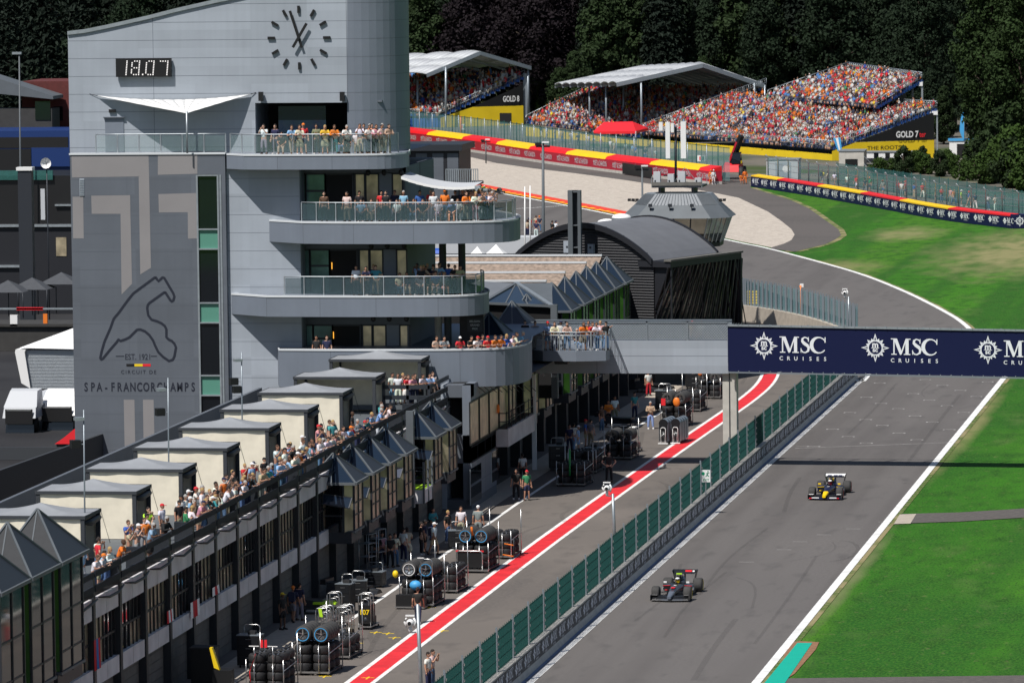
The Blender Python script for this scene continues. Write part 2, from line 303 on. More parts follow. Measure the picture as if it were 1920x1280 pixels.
sheet('pit_lane', [(-40, -260), (-1.4, -260), (-1.4, -6)]+[(p.x, p.y) for p in g((1604, 690), (1600, 612), (1385, 560))]+[(-40, 75)], .004, 'asphalt_pit')
gtop = g((866, 291), (930, 306), (1000, 316), (1085, 326), (1165, 337), (1225, 346), (1290, 353), (1340, 362), (1385, 371), (1440, 397), (1467, 416), (1484, 430), (1490, 440), (1484, 450), (1470, 457), (1446, 464))
gbot = g((1390, 453), (1165, 402.5), (1050, 380), (945, 361), (866, 345))
sheet('gravel_trap', [(p.x, p.y) for p in gtop]+[(p.x, p.y) for p in gbot], .010, 'gravel')
so_ = g((1446, 466.5), (1490, 472), (1547, 458), (1566, 449), (1577, 441), (1572, 430), (1552, 416), (1517, 391), (1482, 375), (1440, 362), (1408, 352), (1400, 330), (1330, 322), (1220, 330), (1085, 314), (1000, 302), (930, 292), (860, 277))
sheet('service_road', [(p.x, p.y) for p in so_]+[(p.x, p.y) for p in gtop], .006, 'asphalt_service')
b = MB(); strip(b, [(p.x, p.y) for p in so_[1:11]], -1.2, 0.6, -.004, 'dry_verge'); tag(b.obj('verge'), kind='structure')
b = MB(); strip(b, edgeR, 0, -.42, .006, 'line_white')
eL = [(0, -260), (0, -10), (0, -4)]+[(p.x, p.y) for p in g((1612, 717), (1623, 705), (1630, 692))]
eL = smooth(eL, 2)
strip(b, eL, 0.34, .0, .009, 'line_white')
wl = [(-12.1, -260), (-12.1, -90), (-11.9, -60), (-11.4, -40), (-10.8, -14), (-10.6, 20)]
strip(b, wl, -.1, .12, .010, 'line_white')
rs = smooth([(-8.15, -260), (-8.15, -120), (-7.9, -90), (-7.5, -55), (-7.1, -32), (-6.95, -20), (-7.1, -9), (-7.8, 1.3), (-9.2, 14), (-10.5, 24)], 2)
strip(b, rs, -.12, .12, .010, 'line_white'); strip(b, rs, .12, 1.08, .011, 'stripe_red'); strip(b, rs, 1.08, 1.3, .010, 'line_white')
tag(b.obj('painted_lines'), kind='structure')
b = MB(); strip(b, [(-14.1, -260), (-14.1, -90), (-13.9, -60), (-13.2, -10)], -.9, .9, .009, 'slab'); tag(b.obj('garage_apron'), kind='structure')
# start-grid ticks, finish line
b = MB()
def tick(px, py, w=.85):
    p = gz(px, py); b.box(p.x-w/2, p.x+w/2, p.y-.07, p.y+.07, .001, .0075, 'line_worn'); b.box(p.x-w/2, p.x-w/2+.12, p.y-.5, p.y+.05, .002, .0085, 'line_worn'); b.box(p.x+w/2-.12, p.x+w/2, p.y-.5, p.y+.05, .002, .0085, 'line_worn')
for zx, zy in [(1650,302),(1565,411),(1470,530),(1362,659),(1445,365),(1345,480),(1235,602),(1120,735),(1310,328),(1212,438),(1105,557),(985,685),(1182,285),(1092,390),(980,503),(860,628),(740,760),(850,463),(735,584),(605,711),(740,417),(617,531),(488,655),(345,784),(840,310),(1510,262)]:
    tick(1440+zx/4, 640+zy/4)
for (x, y) in [(1505, 836), (1660, 978), (1545, 1002), (1500, 1015), (1600, 991), (1470, 1030), (1400,1053)]:
    p = gz(x, y); b.box(p.x-.4, p.x+.4, p.y-.05, p.y+.05, .001, .0075, 'line_worn')
p0, p1 = gz(1491, 840), gz(1786, 829); b.bar((p0.x, p0.y, .004), (p1.x, p1.y, .004), .13, .008, 'line_worn')
p0, p1 = gz(960, 392), gz(1130, 381); b.bar((p0.x, p0.y, .004), (p1.x, p1.y, .004), .2, .008, 'line_white')
tag(b.obj('grid_markings'), kind='structure')
# rubber marks
b = MB()
def skid(pts, w, z=.0125):
    P = smooth([(p.x, p.y) for p in g(*pts)], 3); strip(b, P, -w/2, w/2, z, 'skid')
skid([(1555, 1053), (1595, 1046), (1612, 1028), (1600, 1016), (1575, 1013)], .22); skid([(1480, 1052), (1545, 1040), (1570, 1028), (1560, 1015)], .12)
skid([(1410, 1140), (1418, 1110), (1412, 1092), (1380, 1082)], .14); skid([(1300, 1275), (1340, 1210), (1380, 1160)], .3, .0127); skid([(1470, 960), (1480, 925), (1500, 895)], .25)
skid([(1690, 905), (1715, 907), (1740, 910)], .12); skid([(1745, 720), (1725, 736), (1735, 745)], .12); skid([(1700, 870), (1760, 790), (1800, 740)], .25, .0127)
for k in range(5):
    x0 = random.uniform(1.5, 9); y0 = random.uniform(-160, 20); L_ = random.uniform(12, 40); P = [(x0, y0), (x0+random.uniform(-.6, .6), y0+L_/2), (x0+random.uniform(-1, 1), y0+L_)]
    strip(b, smooth(P, 2), -.09, .09, .0130+k*.0003, 'skid')
for pts in [[(690, 1225), (720, 1170), (770, 1120)], [(700, 1205), (690, 1190), (720, 1160)], [(945, 1045), (970, 1000), (1020, 985)], [(760, 1115), (800, 1120), (830, 1110)], [(860, 1075), (930, 1040), (960, 1000)], [(1235, 902), (1255, 910), (1250, 925)], [(1160, 880), (1200, 840), (1205, 810)],
            [(930, 1060), (905, 1085), (890, 1092)], [(1330, 735), (1350, 715), (1345, 705)], [(1070, 955), (1050, 965), (1060, 978)], [(1390, 720), (1400, 705), (1410, 700)]]: skid(pts, .28)
tag(b.obj('tyre_marks'), kind='structure')
b = MB()
for (x, y) in [(690, 1270), (728, 1187), (740, 1195), (670, 1205), (610, 1267), (705, 1185), (830, 1182), (806, 1138)]:
    p = gz(x, y); b.box(p.x-.3, p.x+.3, p.y-.04, p.y+.04, .005, .014, 'yellow'); b.box(p.x-.04, p.x+.04, p.y-.5, p.y+.3, .0055, .0145, 'yellow')
tag(b.obj('pit_box_markings'), kind='structure')
# the pit wall's bluish shade painted on the ground, green strip and paths on the right
b = MB(); strip(b, [(-.13, -260), (-.13, -8)], -.08, .08, .007, 'wall_shade_blue'); strip(b, [(-.28, -260), (-.28, -8)], -.10, .07, .0065, 'concrete'); tag(b.obj('wall_foot'), kind='structure')
q = g((1495, 1205), (1523, 1205), (1465, 1290), (1425, 1290)); sheet('green_runoff', [(p.x, p.y) for p in q], .02, 'paint_green')
q = g((1500, 1201), (1536, 1203), (1530, 1216), (1490, 1262), (1470, 1275), (1470, 1205)); sheet('bare_soil', [(p.x, p.y) for p in q], .004, 'earth')
q = g((1690, 963), (1800, 960), (2500, 918), (2500, 935), (1800, 977), (1683, 981)); sheet('path', [(p.x, p.y) for p in q], .004, 'asphalt_service')
q = g((1687, 964), (1718, 963), (1707, 981), (1676, 982)); sheet('path_slab', [(p.x, p.y) for p in q], .008, 'slab')
q = g((1466, 1271), (1700, 1268), (2500, 1258), (2500, 1293), (1440, 1300)); sheet('path', [(p.x, p.y) for p in q], .004, 'asphalt_service')
b = MB(); strip(b, edgeR[:30], .02, .28, -.006, 'dry_verge'); tag(b.obj('verge'), kind='structure')
q = g((1897, 424), (1770, 412), (1631, 385), (1500, 361), (1405, 348), (1331, 340), (1165, 318), (1000, 296), (873, 275), (560, 235)); sheet('concourse', [(p.x, p.y) for p in q]+[(-160, 470), (60, 470), (60, 300), (40, 215)], -.010, 'dirt')
# red and yellow kerb at the chicane
b = MB(); P = smooth([(p.x, p.y) for p in g((866, 347), (945, 362.5), (1050, 382), (1168, 405.5))], 3)
a0, a1 = offs(P, -.3), offs(P, -2.4)
mat('kerb_red', (.75, .05, .02), .6); mat('kerb_yellow', (.85, .55, .01), .6)
for i in range(len(P)-1):
    for k in range(2):
        u0, u1 = k/2, (k+1)/2; q0, q1 = a0[i].lerp(a0[i+1], u0), a0[i].lerp(a0[i+1], u1); r0, r1 = a1[i].lerp(a1[i+1], u0), a1[i].lerp(a1[i+1], u1)
        b.face([(q0.x, q0.y, .03), (q1.x, q1.y, .03), (r1.x, r1.y, .09), (r0.x, r0.y, .09)], 'kerb_yellow' if k else 'kerb_red')
        b.face([(q0.x*.6+r0.x*.4, q0.y*.6+r0.y*.4, .058), (q1.x*.6+r1.x*.4, q1.y*.6+r1.y*.4, .058), (r1.x, r1.y, .095), (r0.x, r0.y, .095)], 'kerb_red')
tag(b.obj('kerb'), kind='structure')
# wooded slope behind the stands
b = MB(); nx, ny = 30, 8
for i in range(nx+1):
    for j in range(ny+1): b.v.append((-420+i*28, 470+j*45+20*math.sin(i*.7), -.1+(j*45)*.13+2*math.sin(i*1.3+j)*(j > 0)))
k = b.mid('forest_floor')
for i in range(nx):
    for j in range(ny): a = i*(ny+1)+j; b.f.append((a, a+ny+1, a+ny+2, a+1)); b.mi.append(k); b.sm.append(True)
tag(b.obj('hill'), kind='structure')
# ------------------------------------------------------------ pit wall with mesh fence
mat('green_post', (.013, .070, .064), .6, spec=.2)
pw = thing('pit_wall', 'long grey concrete pit wall with repeated sponsor banner, between pit lane and track', 'wall', (-1.5, -170, 0))
b = MB(); b.box(-.80, -.36, -200, -4, 0, 1.06, 'concrete'); b.box(-.86, -.30, -200, -4, 1.06, 1.12, 'concrete_lt'); b.hexa([(-.36, -200, 0), (-.22, -200, 0), (-.22, -4, 0), (-.36, -4, 0)], [(-.36, -200, .30), (-.34, -200, .30), (-.34, -4, .30), (-.36, -4, .30)], 'concrete_lt'); b.obj('wall_body', pw)
mat('banner_grey', (.07, .066, .075), .7, 0, .12, 1.5); mat('letter_grey', (.78, .79, .86), .7)
b = MB(); b.box(-.36, -.335, -200, -4.5, .26, 1.04, 'banner_grey'); bn = b.obj('banner', pw)
b = MB(); y = -199.
while y < -8: msc(b, Vector((-.328, y, .50)), Y1, Z1, .47, 'letter_grey', 'banner_grey', False); y += 2.7
b.obj('lettering', bn)
fn = thing('debris_fence', 'green mesh debris fence standing on top of the pit wall', 'fence', (-.58, -170, 1.1))
y = -198.
while y < -6:
    b = MB(); k = y+.2; n_ = 0
    while k < y+4.46:
        w_ = .014 if n_ % 6 == 0 else .0075; x_ = -.592; h_ = 2.98 if n_ % 6 == 0 else 2.92
        b.add([(x_-w_, k-w_, 1.12), (x_+w_, k-w_, 1.12), (x_+w_, k+w_, 1.12), (x_-w_, k+w_, 1.12), (x_-w_, k-w_, h_), (x_+w_, k-w_, h_), (x_+w_, k+w_, h_), (x_-w_, k+w_, h_)], [(0, 1, 5, 4), (1, 2, 6, 5), (2, 3, 7, 6), (3, 0, 4, 7), (4, 5, 6, 7)], 'green_post'); k += .09; n_ += 1
    for z in (1.2, 1.63, 2.06, 2.49, 2.9): b.box(-.6, -.585, y+.2, y+4.45, z-.006, z+.006, 'green_post')
    b.obj('mesh_panel', fn)
    b = MB(); b.box(-.63, -.55, y-.11, y-.05, 1.1, 3.12, 'steel_grey'); b.box(-.62, -.56, y+.10, y+.15, 1.1, 3.0, 'steel_grey')
    for z in (1.3, 1.6, 1.95, 2.3, 2.65): b.box(-.67, -.50, y-.04, y+.10, z, z+.1, 'concrete_lt')
    b.obj('post', fn); y += 4.65
# ------------------------------------------------------------ control tower with balconies
YF = -90.0; YU = YF+1.6; YL = YF+.3
tw = thing('race_tower', 'tall grey panelled race tower with clock, logo wall and rounded glass-railed balconies', 'tower', (-28, -85, 0))
def fp(px, py, Y=YF): p = gy(px, py, Y); return p.x, p.z
def wallpoly(b, pts, Y, th, mt):   # outline in photo points on plane Y, thickness going back
    P = [gy(x, y, Y) for x, y in pts]; b.prism([(p.x, Y, p.z) for p in P], (0, th, 0), mt)
xL = fp(135, 500)[0]; xM = fp(425, 500)[0]
zF1 = fp(300, 290)[1]
# logo wing: wall block
b = MB(); x0, x1 = xL, fp(370.5, 500)[0]
b.box(x0, x1, YF, YF+16, 0, zF1, 'panel_dk'); x2 = fp(412, 500)[0]; b.box(x2, xM, YF, YF+16, 0, zF1, 'panel_dk'); b.box(x1, x2, YF+1.2, YF+16, 0, zF1, 'glass_void'); b.box(x1, x2, YF, YF+1.2, fp(390, 327)[1], zF1, 'panel_dk')
b.obj('logo_wall', tw)
b = MB()   # top ledge
b.box(x0-.05, xM+.02, YF-.06, YF+.5, zF1, zF1+.10, 'edge_white'); b.obj('ledge', tw)
# painted blocks of the logo wall
b = MB(); d = -.006
def fpoly(pts, mt, dd=d): b.face([Vector((gy(x, y, YF).x, YF+dd, gy(x, y, YF).z)) for x, y in pts[::-1]], mt)
fpoly([(134,293),(278.5,291),(279.5,329),(260,330),(262,331),(135,333)], 'taupe'); fpoly([(260,330),(279.5,329),(283,502),(263,514.5)], 'taupe')
fpoly([(296,291),(370,291),(370,326),(296,328)], 'taupe'); fpoly([(136,369),(156,369),(157,447),(137,447)], 'taupe')
fpoly([(171,367),(244,366),(244.5,400),(226,401),(172,401)], 'taupe'); fpoly([(226,401),(244.5,400),(247.5,532),(228,552)], 'taupe')
fpoly([(297,364),(370,362),(370,397),(352,398),(298,398.5)], 'taupe'); fpoly([(352,398),(370,397),(370.5,447),(352.5,447.5)], 'taupe')
fpoly([(232,749),(252,749),(255,905),(235,905)], 'taupe'); fpoly([(268,749),(288,749),(291,880),(270,880)], 'taupe'); b.obj('painted_pattern', tw)
b = MB()
TR = [(196,640),(207,615),(213,598),(216,594),(222,587),(241,561),(250,550),(262,541),(277,530),(289,521),(292,520),(297,527),(305,520),(308,521),(325,550),(327,556),(325,563),(322,565),(319,562),(310,548),(308,548),(280,568),(277,572),(276,578),(278,591),(284,599),(294,602),(303,606),(309,611),(312,617),(312,632),(316,636),(322,639),(327,644),(330,651),(327,668),(324,674),(317,676.5),(306,669),(297,660),(291,648),(287,638),(280,628),(272,621),(263,617.5),(257,618),(243,632),(235,636),(226,639),(222,636),(219,641),(206,656),(193,672),(190,674),(188,671),(191,657),(196,640)]
P = [Vector(fp(x, y)) for x, y in TR]; Q = []
for i in range(len(P)-1): Q += [P[i], P[i].lerp(P[i+1], .5)]
b.ribbon([(p.x, p.y) for p in Q+[P[0]]], .15, Vector((0, YF-.012, 0)), X1, Z1, 'navy_line')
def ftext(s, px, py, hpx, mt='navy_line', bold=.02, sx=1., sp=1.):
    x, z = fp(px, py); text(b, s, hpx/32.3/.70, Vector((x, YF-.012, z)), X1, Z1, mt, 'CENTER', bold, sx, sp)
ftext('EST. 1921', 259, 674, 11, bold=.005, sx=.80, sp=1.02); ftext('CIRCUIT DE', 260, 700.5, 7, bold=.003, sx=1., sp=1.35)
for i, ch in enumerate('SPA-FRANCORCHAMPS'):
    ftext(ch, 161.5+i*12.55, 733, 16.5, bold=.025, sx=.66)
for xa, xb in ((217, 233), (283, 294)):
    p, q = fp(xa, 667.5), fp(xb, 667.5); b.ribbon([p, q], .05, Vector((0, YF-.012, 0)), X1, Z1, 'navy_line')
for k, mt in enumerate(('black', 'yellow', 'red')):
    p, q = fp(237+k*15.2, 684.3), fp(237+(k+1)*15.2, 684.3); b.ribbon([p, q], .15, Vector((0, YF-.013, 0)), X1, Z1, mt)
b.obj('circuit_logo', tw)
# panel seams of the logo wing
b = MB(); zz = .9
while zz < zF1: b.box(x0, x1, YF-.004, YF, zz, zz+.018, 'seam'); zz += 1.07
xs = fp(240, 500)[0]; b.box(xs, xs+.018, YF-.0045, YF, 0, zF1, 'seam')
b.box(fp(149, 340)[0], fp(158, 340)[0], YF-.02, YF, fp(153, 368)[1], fp(153, 335)[1], 'panel_lt')
for k in range(10): z = fp(153, 337+k*3.2)[1]; b.box(fp(149.5, 340)[0], fp(157.5, 340)[0], YF-.05, YF-.02, z-.04, z, 'galv')
b.obj('panel_seams', tw)
# glazed stair strip
for (ya, yb, mt) in ((330,429,0),(431,466,1),(468,567,0),(569,604,1),(606,703,0),(705,740,1),(742,862,0)):
    b = MB(); z1, z0 = fp(391, ya)[1], fp(391, yb)[1]
    b.box(x1+.08, x2-.08, YF+.10, YF+.13, z0, z1, 'glass_green' if mt else 'glass_dark')
    if not mt: b.box(x1+.12, x1+.42, YF+.15, YF+.2, z0, z1, 'glass_green')
    b.obj('window', tw)
b = MB()
for y in (329, 430, 467, 568, 605, 704, 741): z = fp(391, y)[1]; b.box(x1, x2, YF-.03, YF+.14, z-.04, z+.04, 'galv')
for x in (x1+.04, x2-.04, x2+.12): b.box(x-.05, x+.05, YF-.035, YF+.14, 0, fp(391, 328)[1], 'galv')
b.obj('window_frame', tw)
# light wall right of the strip, and its returns
xG = fp(562, 500)[0]
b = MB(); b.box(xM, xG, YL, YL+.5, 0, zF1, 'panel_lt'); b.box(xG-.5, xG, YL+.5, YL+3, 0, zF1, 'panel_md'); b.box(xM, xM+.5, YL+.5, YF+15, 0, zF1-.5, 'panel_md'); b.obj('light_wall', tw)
b = MB(); zz = .9
while zz < zF1: b.box(xM, xG, YL-.004, YL, zz, zz+.018, 'seam'); zz += 1.07
b.obj('panel_seams', tw)
# upper block with the clock
b = MB(); xe = gy(651, 200, YU).x
top = [(127,62),(160,58),(200,50),(240,41),(280,32),(330,19),(370,10),(405,2),(500,-18),(600,-34),(651,-40)]
ptsU = [gy(x, y, YU) for x, y in top]; xa = ptsU[0].x
oL, oR = gy(480, 300, YU).x, xe; oT = gy(560, 193, YU).z
poly = [Vector((xa, YU, zF1-.3)), Vector((oL, YU, zF1-.3)), Vector((oL, YU, oT)), Vector((oR, YU, oT))]+ptsU[::-1]
b.prism(poly, (0, .5, 0), 'panel_lt')
b.box(xa, xa+.4, YU+.5, YU+6, zF1-.3, ptsU[0].z, 'panel_md'); b.obj('clock_wall', tw)
b = MB()
for p, q in zip(ptsU, ptsU[1:]): b.prism([(p.x, YU-.12, p.z-.12), (q.x, YU-.12, q.z-.12), (q.x, YU-.12, q.z+.1), (p.x, YU-.12, p.z+.1)], (0, 6, 0), 'panel_md' if 0 else 'galv')
b.obj('roof', tw)
cy, cr = YU+3.15, 3.15; b = MB(); ztop = ptsU[-1].z
arc = [(xe+cr*math.sin(t), cy-cr*math.cos(t)) for t in np.linspace(0, math.pi*1.05, 24)]
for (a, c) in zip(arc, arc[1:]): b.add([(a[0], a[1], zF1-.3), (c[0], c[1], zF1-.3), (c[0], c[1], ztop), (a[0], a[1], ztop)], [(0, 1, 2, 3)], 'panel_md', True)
b.obj('rounded_corner', tw)
b = MB(); zz = zF1+.35
while zz < ztop-.2:
    # outline left end clipped by the sloping roof
    xl = xa
    for p, q in zip(ptsU, ptsU[1:]):
        if p.z <= zz < q.z: xl = p.x+(q.x-p.x)*(zz-p.z)/(q.z-p.z)
    if zz < oT: b.box(xl, oL, YU-.004, YU, zz, zz+.02, 'seam')
    else: b.box(xl, xe, YU-.004, YU, zz, zz+.02, 'seam')
    for (a, c) in zip(arc[:18], arc[1:]):
        ca = Vector((xe, cy)); f1 = [ca+(Vector(q)-ca)*1.0013 for q in (a, c)]
        b.face([(f1[0].x, f1[0].y, zz), (f1[1].x, f1[1].y, zz), (f1[1].x, f1[1].y, zz+.02), (f1[0].x, f1[0].y, zz+.02)], 'seam')
    zz += 1.055
for px_ in (288, 651): x = gy(px_, 150, YU).x; b.box(x-.012, x+.012, YU-.0045, YU, zF1 if px_ == 288 else oT, gy(px_, 31, YU).z if px_ == 288 else ztop, 'seam')
b.obj('panel_seams', tw)
# doorway in the upper block
b = MB(); b.box(oL-.2, oR+1, YU+4, YU+4.2, zF1-.3, oT+.3, 'glass_void'); b.box(oL-.2, oR+2, YU+.5, YU+4, oT, oT+.1, 'panel_dk'); b.box(oL-.3, oL, YU+.5, YU+4, zF1, oT, 'panel_md'); b.obj('doorway', tw)
b = MB(); xa_, xb_ = gy(522, 220, YU+.6).x, gy(611, 220, YU+.6).x; b.box(xa_, xb_, YU+.6, YU+.64, zF1, gy(560, 199, YU+.6).z, 'glass_blue'); b.obj('window', tw)
b = MB(); p = gy(211, 208, YU); b.box(p.x-.2, p.x+.2, YU-.14, YU, p.z-.09, p.z+.09, 'black'); b.obj('wall_lamp', tw)
b = MB(); p = gy(197, 221, YU); q = gy(233, 284, YU); b.box(p.x, q.x, YU-.05, YU, zF1, p.z, 'panel_md'); b.box(p.x-.08, q.x+.1, YU-.2, YU, p.z, p.z+.05, 'seam'); b.obj('door', tw)
# clock: twelve marks and two hands standing off the wall
ck = gy(561, 71, YU); sc_ = scl(ck)
cl = thing('wall_clock', 'large black wall clock of twelve bars and two hands high on the grey tower', 'clock', (ck.x, YU, ck.z))
def rbar(a, r0, r1, w, y0, y1, nm):
    u = Vector((math.sin(a), 0, math.cos(a))); v = Vector((u.z, 0, -u.x)); b = MB(); c = Vector((ck.x, 0, ck.z))
    base = [c+u*r0-v*w/2, c+u*r0+v*w/2, c+u*r1+v*w/2, c+u*r1-v*w/2]
    b.prism([(p.x, YU-y1, p.z) for p in base], (0, y1-y0, 0), 'black'); return b.obj(nm, cl)
for k in range(12): rbar(k*math.pi/6, 48/sc_*.96, 61/sc_*.98, .15, .03, .13, 'hour_mark')
rbar(R(-17.5), -.62, 1.66, .15, .16, .22, 'minute_hand'); rbar(R(31), -.66, .98, .16, .24, .30, 'hour_hand')
# digital display
dp = gy(269, 127, YU); db = thing('digital_display', 'black rectangular display with white dot numerals 18.07 on the tower wall', 'display', (dp.x, YU, dp.z))
b = MB(); x0_, x1_, z0_, z1_ = gy(217, 127, YU-.35).x, gy(320.5, 127, YU-.35).x, gy(269, 144.5, YU-.35).z, gy(269, 109.5, YU-.35).z
b.box(x0_, x1_, YU-.35, YU-.1, z0_, z1_, 'black'); b.box(x0_+.3, x1_-.3, YU-.1, YU, z0_+.2, z1_-.2, 'steel_dark'); b.obj('case', db)
mat('led', (.7, .68, .66), .5, emis=(.9, .85, .85, .5)); b = MB()
G_ = {'1': ['0010','0010','0010','0010','0010','0010','0010','0010','0010'], '8': ['0111','1001','1001','1001','0111','1001','1001','1001','0111'], '0': ['0111','1001','1001','1001','1001','1001','1001','1001','0111'], '7': ['1111','0001','0001','0001','0001','0001','0001','0001','0001']}
for ch, pxs in (('1', 229), ('8', 248), ('0', 275), ('7', 301)):
    for r_, row in enumerate(G_[ch]):
        for c_, v in enumerate(row):
            if v == '1': p = gy(pxs+c_*4.6-(r_*.25), 115+r_*3.15, YU-.36); b.cbox((p.x, YU-.357, p.z), .068, .012, .068, 'led')
p = gy(267.5, 140, YU-.36); b.cbox((p.x, YU-.357, p.z), .08, .012, .08, 'led'); b.obj('digits', db)
for i, px_ in enumerate((489.5, 642)):
    p = gy(px_, 181, YU-.2); s_ = MB(); s_.box(p.x-.13, p.x+.13, YU-.38, YU-.12, p.z-.27, p.z+.27, 'black'); s_.box(p.x-.05, p.x+.05, YU-.12, YU, p.z+.1, p.z+.2, 'galv')
    tag(s_.obj('loudspeaker', origin=(p.x, YU, p.z)), ('black loudspeaker on the tower wall left of the top doorway', 'black loudspeaker on the tower wall right of the top doorway')[i], 'loudspeaker', 'loudspeakers over the top balcony')
# shade sail with its mast
sa, sb_, sc2 = gy(183, 180, YU-.1), gy(470, 177, YU-.1), gy(354, 212, YF+.1)
ss = thing('shade_sail', 'white triangular shade sail stretched over the top balcony', 'shade sail', (sc2.x, YF+.1, zF1))
b = MB(); N_ = 14; low = gy(335, 236, YU-.05)
def sailpt(u, v):  # u across from sa to sb_, v from the wall edge to the mast tip
    e = sa.lerp(sb_, u); sag = 4*u*(1-u)*(1-v)*.95
    p = e.lerp(sc2+Vector((0, -.6, 0)), v); return p-Vector((0, 0, sag*.30))+Vector((0, -.25*math.sin(math.pi*v), 0))
for i in range(N_):
    for j in range(6):
        b.add([sailpt(i/N_, j/6), sailpt((i+1)/N_, j/6), sailpt((i+1)/N_, (j+1)/6), sailpt(i/N_, (j+1)/6)], [(0, 1, 2, 3)], 'white_canvas', True)
so1 = b.obj('sail', ss); md = so1.modifiers.new('s', 'SOLIDIFY'); md.thickness = .02
b = MB(); tip = sc2+Vector((0, -.6, 0)); b.tube([(tip.x, tip.y, zF1+.1), (tip.x, tip.y, tip.z+.12)], .06, 'galv', 8); b.obj('mast', ss)
b = MB(); b.tube([sa, sa+Vector((-.5, .08, .12))], .015, 'steel_dark', 4); b.tube([sb_, sb_+Vector((.3, .08, .1))], .02, 'steel_dark', 4); b.obj('cable', ss)
# ---- balcony slabs
def plan_px(pts, py):   # (photo x, outward distance) -> plan points, x taken on the wall plane
    return [Vector((gy(x, py, YL-d).x, YL-d)) for x, d in pts]
def slab(name, plan, zt, zb, back, mt='panel_md', rim=True):
    b = MB(); n = len(plan); P = smooth(plan[:2], 0)+smooth(plan[2:], 2) if len(plan) > 4 else plan
    out = list(P)
    for i in range(len(out)-1):
        a, c = out[i], out[i+1]; b.add([(a.x, a.y, zb), (c.x, c.y, zb), (c.x, c.y, zt), (a.x, a.y, zt)], [(0, 1, 2, 3)], mt, i > 2)
    full = [(p.x, p.y) for p in out]+back
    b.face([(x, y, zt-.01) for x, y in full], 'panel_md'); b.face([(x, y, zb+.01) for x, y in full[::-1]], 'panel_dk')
    if rim:
        o2 = [p for p in out]
        for i in range(len(out)-1):
            a, c = out[i], out[i+1]; b.hexa([(a.x, a.y-.04, zt-.05), (c.x, c.y-.04, zt-.05), (c.x, c.y+.3, zt-.05), (a.x, a.y+.3, zt-.05)], [(a.x, a.y-.04, zt+.05), (c.x, c.y-.04, zt+.05), (c.x, c.y+.3, zt+.05), (a.x, a.y+.3, zt+.05)], 'edge_white')
    acc = 0
    for i in range(1, len(out)-1):
        acc += (out[i]-out[i-1]).length
        if acc > 3.1: acc = 0; a = out[i]; t = (out[i+1]-out[i-1]).normalized(); nn = Vector((t.y, -t.x))*.004; b.hexa([(a.x+nn.x-t.x*.012, a.y+nn.y-t.y*.012, zb), (a.x+nn.x+t.x*.012, a.y+nn.y+t.y*.012, zb), (a.x+t.x*.012, a.y+t.y*.012, zb), (a.x-t.x*.012, a.y-t.y*.012, zb)], [(a.x+nn.x-t.x*.012, a.y+nn.y-t.y*.012, zt-.06), (a.x+nn.x+t.x*.012, a.y+nn.y+t.y*.012, zt-.06), (a.x+t.x*.012, a.y+t.y*.012, zt-.06), (a.x-t.x*.012, a.y-t.y*.012, zt-.06)], 'seam')
    b.obj(name, tw); return out
yb = YF+13
zz1 = (zF1, fp(600, 318, YF-1.5)[1]); pl1 = plan_px([(425, .3), (457, 1.5), (520, 1.8), (640, 1.9), (720, 1.6), (755, .4), (768, -1.6), (767, -4)], 300)
o1 = slab('balcony', pl1, zz1[0], zz1[1], [(pl1[-1].x, yb), (xM, yb), (xM, YL)])
zz2 = (fp(700, 417, YF-2)[1], fp(700, 457, YF-2)[1]); pl2 = plan_px([(505, 0), (568, 2.1), (640, 2.5), (760, 2.7), (880, 2.4), (955, 1.2), (978, -1.5), (972, -5), (930, -9)], 430)
o2 = slab('balcony', pl2, zz2[0], zz2[1], [(pl2[-1].x, yb), (xM+2, yb), (xM+2, YL)])
zz3 = (fp(700, 556, YF-2)[1], fp(700, 594, YF-2)[1]); pl3 = plan_px([(434, 0), (500, 2.1), (600, 2.3), (720, 2.4), (840, 2.1), (900, 1.0), (919, -1.2), (914, -4), (880, -8)], 575)
o3 = slab('balcony', pl3, zz3[0], zz3[1], [(pl3[-1].x, yb), (xM+.5, yb), (xM+.5, YL)])
zz4 = (fp(700, 657, YF-2)[1], fp(760, 727, YF-2)[1]); pl4 = plan_px([(521, 0), (523, 1.8), (620, 2.0), (760, 2.0), (880, 1.7), (960, .6), (996, -3), (998, -8)], 690)
o4 = slab('balcony', pl4, zz4[0], zz4[1], [(pl4[-1].x, yb+6), (xM+2.8, yb+6), (xM+2.8, YL)])
